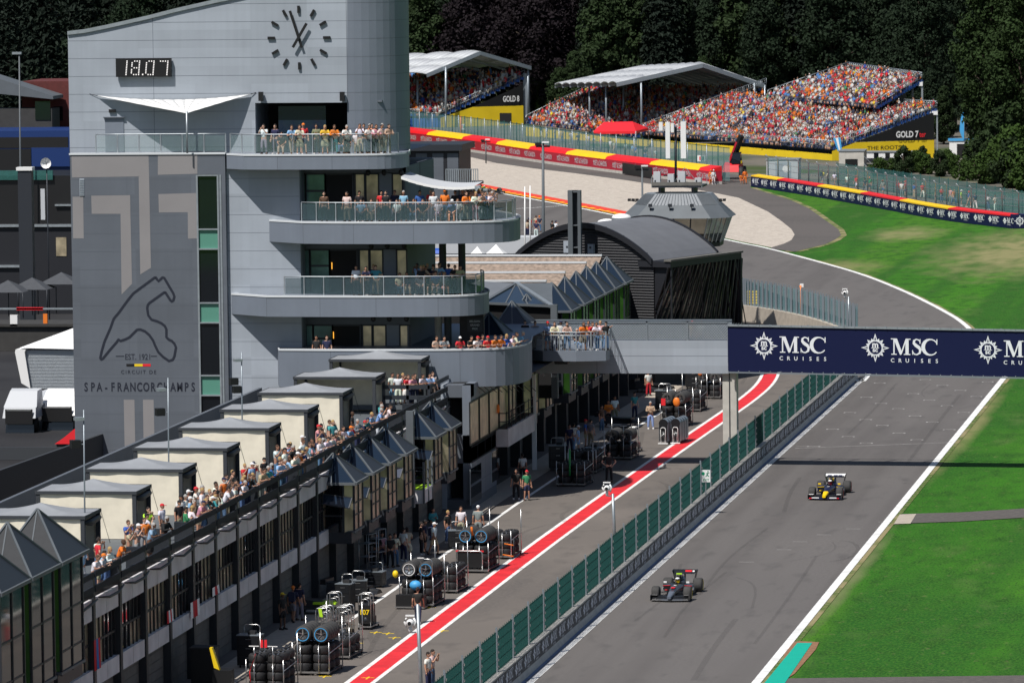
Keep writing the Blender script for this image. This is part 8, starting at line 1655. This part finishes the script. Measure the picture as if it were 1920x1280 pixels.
b = MB(); p, q = gy(1618, 297, 327), gy(1740, 325, 327); b.box(p.x, q.x, 327, 327.4, 0, p.z, 'steel_black'); tag(b.obj('dark_wall', origin=((p.x+q.x)/2, 327, 0)), 'dark retaining wall under the white office cabins', 'wall')
hut(1437, 1497, 300, 340, 272, 3, 'canvas_grey', 'electrical_cabinet', 'pale grey electrical cabinet with white emblem behind the catch fence', 'cabinet', lambda t, p, q, Y: (lambda b: (b.box(p.x+1.1, p.x+3.0, Y-.03, Y, 0.3, p.z-.3, 'panel_lt'), b.lathe([(0, -.04), (.45, -.04)], (p.x+2.4, Y, p.z-1.1), 'white_paint', 'y', 14), b.obj('door', t)))(MB()))
hut(1780, 1823, 263, 300, 338, 3, 'white_paint', 'blue_pavilion', 'small white pavilion with blue roof edge and dark doorway right of the open stand', 'pavilion', lambda t, p, q, Y: (lambda b: (b.box(p.x+1.0, q.x-.5, Y-.03, Y, 0, p.z-.5, 'glass_void'), b.box(p.x-.15, q.x+.15, Y-.13, Y-.1, p.z-.1, p.z+.25, 'sky_blue'), b.obj('doorway', t)))(MB()))
fl = gy(1808, 262, 337); ft = gy(1808, 200, 337); t = thing('feather_flag', 'tall narrow blue feather flag over the blue-edged pavilion', 'flag', (fl.x, 337, fl.z)); b = MB(); b.tube([fl, ft], .04, 'galv', 5); b.obj('pole', t); b = MB()
for k in range(8): u, v = k/8, (k+1)/8; w = lambda s: .62*(1-s**3)*min(1, .25+s*3); a, c = fl.lerp(ft, u), fl.lerp(ft, v); b.face([a, a+Vector((-w(u), .05, 0)), c+Vector((-w(v), .05, 0)), c], 'sky_blue')
fo = b.obj('flag_cloth', t); md = fo.modifiers.new('s', 'SOLIDIFY'); md.thickness = .02
pf = gy(1562, 259, YA-1); b = MB(); qs = [gy(1562, 259, YA-1), gy(1576, 258, YA-1), gy(1579, 284, YA-1), gy(1571, 284, YA-1)]
for k, mt in enumerate(('sky_blue', 'white_canvas', 'sky_blue')): b.face([qs[0].lerp(qs[1], k/3), qs[0].lerp(qs[1], (k+1)/3), qs[3].lerp(qs[2], (k+1)/3), qs[3].lerp(qs[2], k/3)], mt)
fo = b.obj('flag', origin=pf); md = fo.modifiers.new('s', 'SOLIDIFY'); md.thickness = .02; tag(fo, 'sky-blue and white striped flag hanging from the open grandstand rail', 'flag')
for i, (px, py, w, h, Y) in enumerate(((1315, 297, 1., .75, 285), (868, 238, .55, .8, 410))):
    p = gy(px, py, Y); t = thing('marshal_sign', ('white safety sign board left of the telehandler', 'white sign on a red post at the mesh fence below GOLD 8')[i], 'sign', (p.x, Y, 0)); b = MB(); b.box(p.x-w/2, p.x+w/2, Y-.03, Y, p.z-h/2, p.z+h/2, 'white_paint'); b.box(p.x-w*.25, p.x-w*.1, Y-.04, Y-.03, p.z-h*.3, p.z+h*.3, 'red'); b.box(p.x+w*.1, p.x+w*.35, Y-.04, Y-.03, p.z-h*.3, p.z+h*.3, 'sign_green'); b.obj('board', t)
    b = MB(); b.tube([(p.x-(w*.6 if i else 0), Y+.03, 0), (p.x-(w*.6 if i else 0), Y+.03, p.z+(1.6 if i else 0))], .12 if i else .06, 'orange' if i else 'galv', 6); b.obj('post', t)
# service block at left of the chicane with a small balcony
p0, p1 = gy(764, 268, 210), gy(868, 330, 210); t = thing('service_block', 'dark flat-roofed service block with small railed balcony right of the tower', 'building', (p0.x, 210, 0)); b = MB(); b.box(p0.x-6, p1.x-.4, 210, 218, 0, p0.z-.9, 'steel_black'); b.obj('wall', t); b = MB(); b.box(p0.x-6.2, p1.x, 209.5, 218.5, p0.z-.9, p0.z-.2, 'steel_dark'); b.obj('roof', t)
for u in (.15, .45, .72): b = MB(); b.box(p0.x+(p1.x-p0.x)*u, p0.x+(p1.x-p0.x)*(u+.2), 209.95, 210, .5, p0.z-1.2, 'panel_dk'); b.obj('window', t)
a0, a1 = gy(836, 317, 206), gy(896, 342, 206); b = MB(); b.box(a0.x, a1.x, 206, 210, a1.z-.3, a1.z, 'steel_black'); b.obj('balcony', t); b = MB()
for k in range(16): x = a0.x+(a1.x-a0.x)*k/15; b.box(x-.05, x+.05, 206, 206.06, a1.z, a0.z, 'galv')
b.box(a0.x, a1.x, 205.98, 206.08, a0.z-.08, a0.z, 'galv'); b.obj('balcony_rail', t)
# paddock seen between the balconies and the barrel hall
for i, (px, py, Y, s) in enumerate(((930, 458, 95, 3.0), (900, 478, 88, 2.6), (895, 462, 110, 2.6))):
    ap = gy(px, py, Y); z = ap.z; e = [Vector((ap.x-s, Y-s, z-1.6)), Vector((ap.x+s, Y-s, z-1.6)), Vector((ap.x+s, Y+s, z-1.6)), Vector((ap.x-s, Y+s, z-1.6))]; t = thing('white_marquee', ('largest white peaked marquee left of the barrel hall', 'lower white marquee roof left of its peaked neighbour', 'rear white marquee roof between the balconies')[i], 'tent', (ap.x, Y, 0), 'white marquees in the paddock'); b = MB(); n = 8
    for k in range(4):
        for j in range(6):
            f = lambda u, v: (e[k].lerp(e[(k+1) % 4], u)).lerp(ap, v)+Vector((0, 0, -.5*math.sin(math.pi*v)*1.0))
            b.add([f(0, j/6), f(1, j/6), f(1, (j+1)/6), f(0, (j+1)/6)], [(0, 1, 2, 3)], 'white_canvas', False)
    b.obj('roof', t); b = MB()
    for k in range(4): b.tube([(e[k].x, e[k].y, 0), e[k]], .06, 'galv', 5)
    b.box(e[0].x, e[1].x, Y+s-.1, Y+s, 0, z-1.7, 'canvas_grey'); b.obj('frame', t)
p, q = gy(779, 470, 70), gy(824, 495, 70); t = thing('blue_gazebo', 'blue tent roof seen under the second tower balcony', 'tent', (p.x, 70, 0)); b = MB(); b.hexa([(p.x, 70, q.z), (q.x, 70, q.z), (q.x, 74, q.z), (p.x, 74, q.z)], [(p.x-.3, 70.5, p.z), (q.x+.3, 70.5, p.z), (q.x, 73.5, p.z), (p.x, 73.5, p.z)], 'blue'); b.obj('roof', t); b = MB()
for x in (p.x+.1, q.x-.1): b.tube([(x, 70.1, 0), (x, 70.1, q.z)], .06, 'galv', 5)
b.obj('leg', t)
p, q = gy(760, 455, 120), gy(1010, 475, 120); b = MB(); b.box(p.x, q.x, 120, 123, 0, p.z+.5, 'canvas_grey'); b.box(p.x+1, q.x-1, 119.97, 120, .5, 1.2, 'seam'); tag(b.obj('paddock_hoarding', origin=((p.x+q.x)/2, 120, 0)), 'long pale paddock unit behind the white marquees', 'truck trailer')
p = gz(790, 500); b = MB(); q_ = gy(782, 520, 40); b.hexa([(q_.x-3, 40, 0), (q_.x+2, 40, 0), (q_.x+2, 43, 0), (q_.x-3, 43, 0)], [(q_.x-2.6, 40.3, q_.z), (q_.x+1.6, 40.3, q_.z), (q_.x+1.6, 42.7, q_.z), (q_.x-2.6, 42.7, q_.z)], 'tent_grey'); tag(b.obj('grey_tent', origin=(q_.x, 41, 0)), 'dark grey low tent in front of the blue gazebo', 'tent')
# pale wall and debris fence at the pit exit
t = thing('pit_exit_wall', 'tan concrete wall with grey posts curving beyond the navy banner', 'wall', gz(1500, 600)); W_ = [gz(1384, 600), gz(1440, 608), gz(1520, 625), gz(1600, 655)]; b = MB(); q = MB(); ww = smooth([(p.x, p.y) for p in W_], 2); w2 = offs(ww, -.35)
for i in range(len(ww)-1): b.hexa([(ww[i].x, ww[i].y, 0), (ww[i+1].x, ww[i+1].y, 0), (w2[i+1].x, w2[i+1].y, 0), (w2[i].x, w2[i].y, 0)], [(ww[i].x, ww[i].y, 1.3), (ww[i+1].x, ww[i+1].y, 1.3), (w2[i+1].x, w2[i+1].y, 1.3), (w2[i].x, w2[i].y, 1.3)], 'slab')
b.obj('wall_body', t); b = MB()
for i in range(0, len(w2)-1):
    for k in range(2):
        p = w2[i].lerp(w2[i+1], k/2); q.bar((p.x-.15, p.y, 1.2), (p.x-.15, p.y, 3.5), .14, .1, 'steel_grey'); q.bar((p.x+.1, p.y, 1.2), (p.x+.1, p.y, 3.5), .08, .08, 'steel_grey')
    a, c = w2[i], w2[i+1]; b.face([(a.x, a.y, 1.3), (c.x, c.y, 1.3), (c.x, c.y, 3.3), (a.x, a.y, 3.3)], 'mesh_teal')
b.obj('mesh_panel', t); q.obj('posts', t)
for i, (px, pyb, pyt, Y, mt) in enumerate(((1500, 600, 535, 45, 'orange'),)):
    p, q = gy(px, pyb, Y), gy(px+1, pyt, Y); t = thing('orange_pole', 'orange pole with a small white sign beyond the navy banner', 'pole', (p.x, Y, 0)); b = MB(); b.tube([(p.x, Y, 0), q], .09, 'orange', 6); b.obj('pole', t); b = MB(); b.cbox(q+Vector((.1, 0, 0)), .3, .05, .3, 'white_paint'); b.obj('sign_board', t)
p = gy(1410, 562, 70); b = MB()
for j in range(5):
    for k in range(2): b.lathe([(.12, -.12), (.3, -.12), (.34, 0), (.3, .12), (.12, .12)], (p.x-.35+k*.7, 70, p.z-.3+j*.24), 'yellow', 'z', 12)
tag(b.obj('tyre_stack', origin=(p.x, 70, 0)), 'stack of yellow tyres behind the tan pit exit wall', 'tyre stack')
# ------------------------------------------------------------ paddock left of the tower
t = thing('white_marquee', 'big white tent with ribbed wall at the left of the logo wall', 'tent', (gz(90, 800).x, -20, 0), 'paddock structures'); Y = -22
p0, p1, ap = gy(36, 652, Y), gy(150, 728, Y), gy(150, 610, Y+3); b = MB(); b.face([p0, gy(160, 655, Y), gy(160, 612, Y+4), gy(140, 614, Y+4)], 'white_canvas'); b.face([gy(160, 612, Y+4), gy(160, 612, Y+4)+Vector((0, 8, -1)), p0+Vector((0, 10, 0)), p0], 'white_canvas'); b.obj('roof', t)
b = MB(); w0, w1 = gy(48, 657, Y+.3), gy(160, 728, Y+.3); b.box(w0.x, w1.x, Y+.3, Y+8, w1.z, w0.z, 'canvas_grey'); 
for k in range(26): z = w1.z+(w0.z-w1.z)*k/26; b.box(w0.x, w1.x, Y+.27, Y+.3, z, z+.03, 'galv')
b.hexa([gy(28, 660, Y), gy(46, 660, Y), gy(46, 660, Y)+Vector((0, 6, 0)), gy(28, 660, Y)+Vector((0, 6, 0))], [gy(29, 655, Y), gy(48, 655, Y), gy(48, 655, Y)+Vector((0, 6, 0)), gy(29, 655, Y)+Vector((0, 6, 0))], 'white_canvas'); b.face([gy(28, 660, Y), gy(40, 718, Y), gy(57, 728, Y), gy(46, 660, Y)], 'white_canvas'); b.obj('side_wall', t)
def truck(px0, px1, Y, cab, label):
    a, c = gy(px0, 760, Y), gy(px1, 760, Y); w = c.x-a.x; zt = gy(px0, 764, Y).z; t = thing('race_truck', label, 'truck', ((a.x+c.x)/2, Y, 0), 'trucks parked in the paddock'); b = MB()
    b.hexa([(a.x, Y, 1.0), (c.x, Y, 1.0), (c.x, Y+2.2, 1.0), (a.x, Y+2.2, 1.0)], [(a.x+.05, Y+.35, zt), (c.x-.05, Y+.35, zt), (c.x-.05, Y+2.2, zt), (a.x+.05, Y+2.2, zt)], cab); b.obj('cab', t); b = MB(); b.hexa([(a.x+.15, Y+.12, zt-1.9), (c.x-.15, Y+.12, zt-1.9), (c.x-.15, Y+.3, zt-1.9), (a.x+.15, Y+.3, zt-1.9)], [(a.x+.2, Y+.28, zt-.9), (c.x-.2, Y+.28, zt-.9), (c.x-.2, Y+.4, zt-.9), (a.x+.2, Y+.4, zt-.9)], 'glass_dark'); b.obj('windscreen', t)
    b = MB(); b.box(a.x+.2, c.x-.2, Y-.02, Y+.05, .6, 1.6, 'black'); b.box(a.x+.3, c.x-.3, Y-.04, Y-.02, 1.5, 1.6, 'silver'); b.obj('grille', t); b = MB(); b.box(a.x-.1, c.x+.1, Y+2.4, Y+13, 1., zt+.1, 'canvas_grey'); b.obj('trailer', t)
    b = MB(); b.hexa([(a.x, Y+.4, zt), (c.x, Y+.4, zt), (c.x, Y+2.3, zt), (a.x, Y+2.3, zt)], [(a.x+.2, Y+1.5, zt+1.), (c.x-.2, Y+1.5, zt+1.), (c.x-.1, Y+2.4, zt+1.1), (a.x+.1, Y+2.4, zt+1.1)], cab); b.obj('roof_fairing', t)
    for x in (a.x+.3, c.x-.3): b = MB(); b.lathe([(0, -.15), (.5, -.15), (.5, .15), (0, .15)], (x, Y+1.1, .5), 'rubber', 'x', 12); b.obj('wheel', t)
truck(4, 66, -48, 'canvas_grey', 'grey race truck parked at the far left edge'); truck(72, 140, -46, 'white_paint', 'white race truck with red flank beside the logo wall')
p = gy(108, 832, -60); b = MB(); b.hexa([(p.x-.2, -60, p.z), (p.x+1.4, -60, p.z), (p.x+1.4, -58, p.z), (p.x-.2, -58, p.z)], [(p.x+.4, -60, p.z+.4), (p.x+1.4, -60, p.z+1.2), (p.x+1.4, -58, p.z+1.2), (p.x+.4, -58, p.z+.4)], 'red'); b.box(p.x-.1, p.x+1.3, -59.9, -58.1, 0, p.z, 'black'); tag(b.obj('red_cover', origin=(p.x, -60, 0)), 'red covered crate at the foot of the logo wall', 'crate')
b = MB(); a, c = gy(-20, 838, -66), gy(142, 836, -66); b.box(a.x, c.x, -66, -65.8, 0, a.z, 'net_wall'if 'net_wall' in MATS else 'tent_trim'); tag(b.obj('screen_fence', origin=(a.x, -66, 0)), 'long black screen fence before the paddock trucks', 'fence')
a, c = gy(-10, 905, -110), gy(120, 880, -100); b = MB(); b.bar((a.x, -125, 2.2), (c.x, -88, 2.2), .2, 3.6, 'tent_trim'); tag(b.obj('screen_fence', origin=(a.x, -110, 0)), 'slanting black screen fence behind the nearest terrace tents', 'fence')
def block(px0, px1, py0, py1, Y, d, mt, name, label, cat, parts=()):
    p, q = gy(px0, py0, Y), gy(px1, py1, Y); t = thing(name, label, cat, ((p.x+q.x)/2, Y, 0), 'paddock structures'); b = MB(); b.box(p.x, q.x, Y, Y+d, 0, p.z, mt); b.obj('wall', t)
    for (n, a, b_, c, e, m_) in parts:
        u, v = gy(a, b_, Y), gy(c, e, Y); b = MB(); b.box(u.x, v.x, Y-.25 if n != 'window' else Y-.05, Y, v.z, u.z, m_); b.obj(n, t)
block(-60, 150, 610, 640, 20, 6, 'concrete_dk', 'terrace_wall', 'raised concrete paddock terrace with railing left of the logo wall', 'wall', [('railing', -60, 577, 150, 580, 'galv'), ('ledge', -60, 607, 150, 612, 'concrete_dk'), ('crate', 82, 588, 90, 606, 'orange'), ('red_canopy', 32, 576, 82, 581, 'red'), ('sign', 20, 590, 34, 611, 'white_paint')])
block(-60, 150, 422, 560, 60, 10, 'steel_black', 'hospitality_unit', 'dark multi-storey hospitality unit left of the logo wall', 'building', [('ledge', -60, 421, 150, 425, 'galv'), ('window', 76, 354, 85, 412, 'canvas_grey'), ('balcony', -60, 497, 60, 501, 'galv'), ('window', 105, 445, 125, 480, 'glass_tan')])
block(-60, 150, 330, 420, 62, 10, 'black', 'hospitality_unit', 'black upper hospitality unit with teal edge left of the tower', 'building', [('canopy', -10, 320, 100, 337, 'mesh_green'), ('railing', 104, 383, 150, 386, 'galv')])
for i, (px, py, Y) in enumerate(((15, 525, 30), (60, 520, 32), (115, 510, 34))):
    ap = gy(px, py, Y); b = MB(); e = [ap+Vector((-1.6, -1.6, -.9)), ap+Vector((1.6, -1.6, -.9)), ap+Vector((1.6, 1.6, -.9)), ap+Vector((-1.6, 1.6, -.9))]
    t = thing('grey_gazebo', ('leftmost dark gazebo on the paddock terrace', 'middle dark gazebo on the paddock terrace', 'dark gazebo beside the logo wall edge')[i], 'tent', (ap.x, Y, 0), 'gazebos on the paddock terrace')
    for k in range(4): b.face([e[k], e[(k+1) % 4], ap], 'tent_grey')
    b.obj('roof', t); b = MB()
    for k in range(4): b.tube([(e[k].x, e[k].y, 2), e[k]], .04, 'steel_dark', 4)
    b.obj('leg', t)
block(-60, 132, 246, 268, 80, 8, 'blue_dark', 'blue_hall', 'blue-banded paddock hall left of the tower top', 'building', [('window', -60, 258, 128, 277, 'glass_void'), ('panel', 60, 277, 132, 312, 'blue_dark'), ('panel', -60, 280, 60, 330, 'black')])
mat('red_brick', (.10, .018, .016), .8, 0, .2, 2); block(40, 134, 153, 250, 92, 8, 'red_brick', 'brick_house', 'dark red clad house behind the upper left edge of the tower', 'house', [('window', 100, 200, 118, 226, 'glass_dark')])  # brick colour lowered too, to dim the left view edge
p0, p1 = gy(-20, 172, 88), gy(98, 245, 88); t = thing('grey_house', 'grey house with pitched roof left of the red clad house', 'house', (p0.x, 88, 0), 'paddock structures'); b = MB(); b.box(p0.x, p1.x, 88, 91, 0, p1.z+2.0, 'concrete_dk'); b.obj('wall', t); b = MB(); b.prism([(p0.x-1, 87.7, gy(0, 147, 88).z+.6), (p1.x+.2, 87.7, gy(98, 180, 88).z), (p1.x+.2, 87.7, gy(98, 180, 88).z-.3), (p0.x-1, 87.7, gy(0, 147, 88).z-1.2)], (0, 4, 0), 'slate'); b.obj('roof', t); b = MB(); u, v = gy(66, 190, 88), gy(95, 225, 88); b.box(u.x, v.x, 87.93, 88, v.z, u.z, 'glass_dark'); b.obj('window', t)
p = gy(86, 306, 40); t = thing('satellite_dish', 'round white satellite dish at the left of the tower', 'satellite dish', (p.x, 40, p.z-2)); b = MB(); b.lathe([(0, .25), (.25, .2), (.42, .0), (.45, -.05)], p, 'white_paint', 'y', 18); b.obj('dish', t); b = MB(); b.tube([(p.x, 40.3, 0), p+Vector((0, .25, 0))], .05, 'steel_dark', 6); b.tube([p+Vector((0, .2, -.3)), p+Vector((0, -.35, 0))], .02, 'galv', 4); b.obj('stand', t)
p, q = gy(30, 314, 41), gy(60, 320, 41); b = MB(); b.box(p.x, q.x, 41, 42, q.z, p.z, 'white_paint'); b.box(p.x+.1, q.x-.1, 41.1, 41.9, 0, q.z, 'steel_dark'); tag(b.obj('white_box', origin=(p.x, 41, 0)), 'small white equipment box left of the satellite dish', 'box')
pole(36, 60, 330, 100, .09, 'tall thin lamp pole left of the tower in front of dark trees', head=lambda b, q: b.cbox((q.x-.2, q.y, q.z), .8, .3, .2, 'galv'))
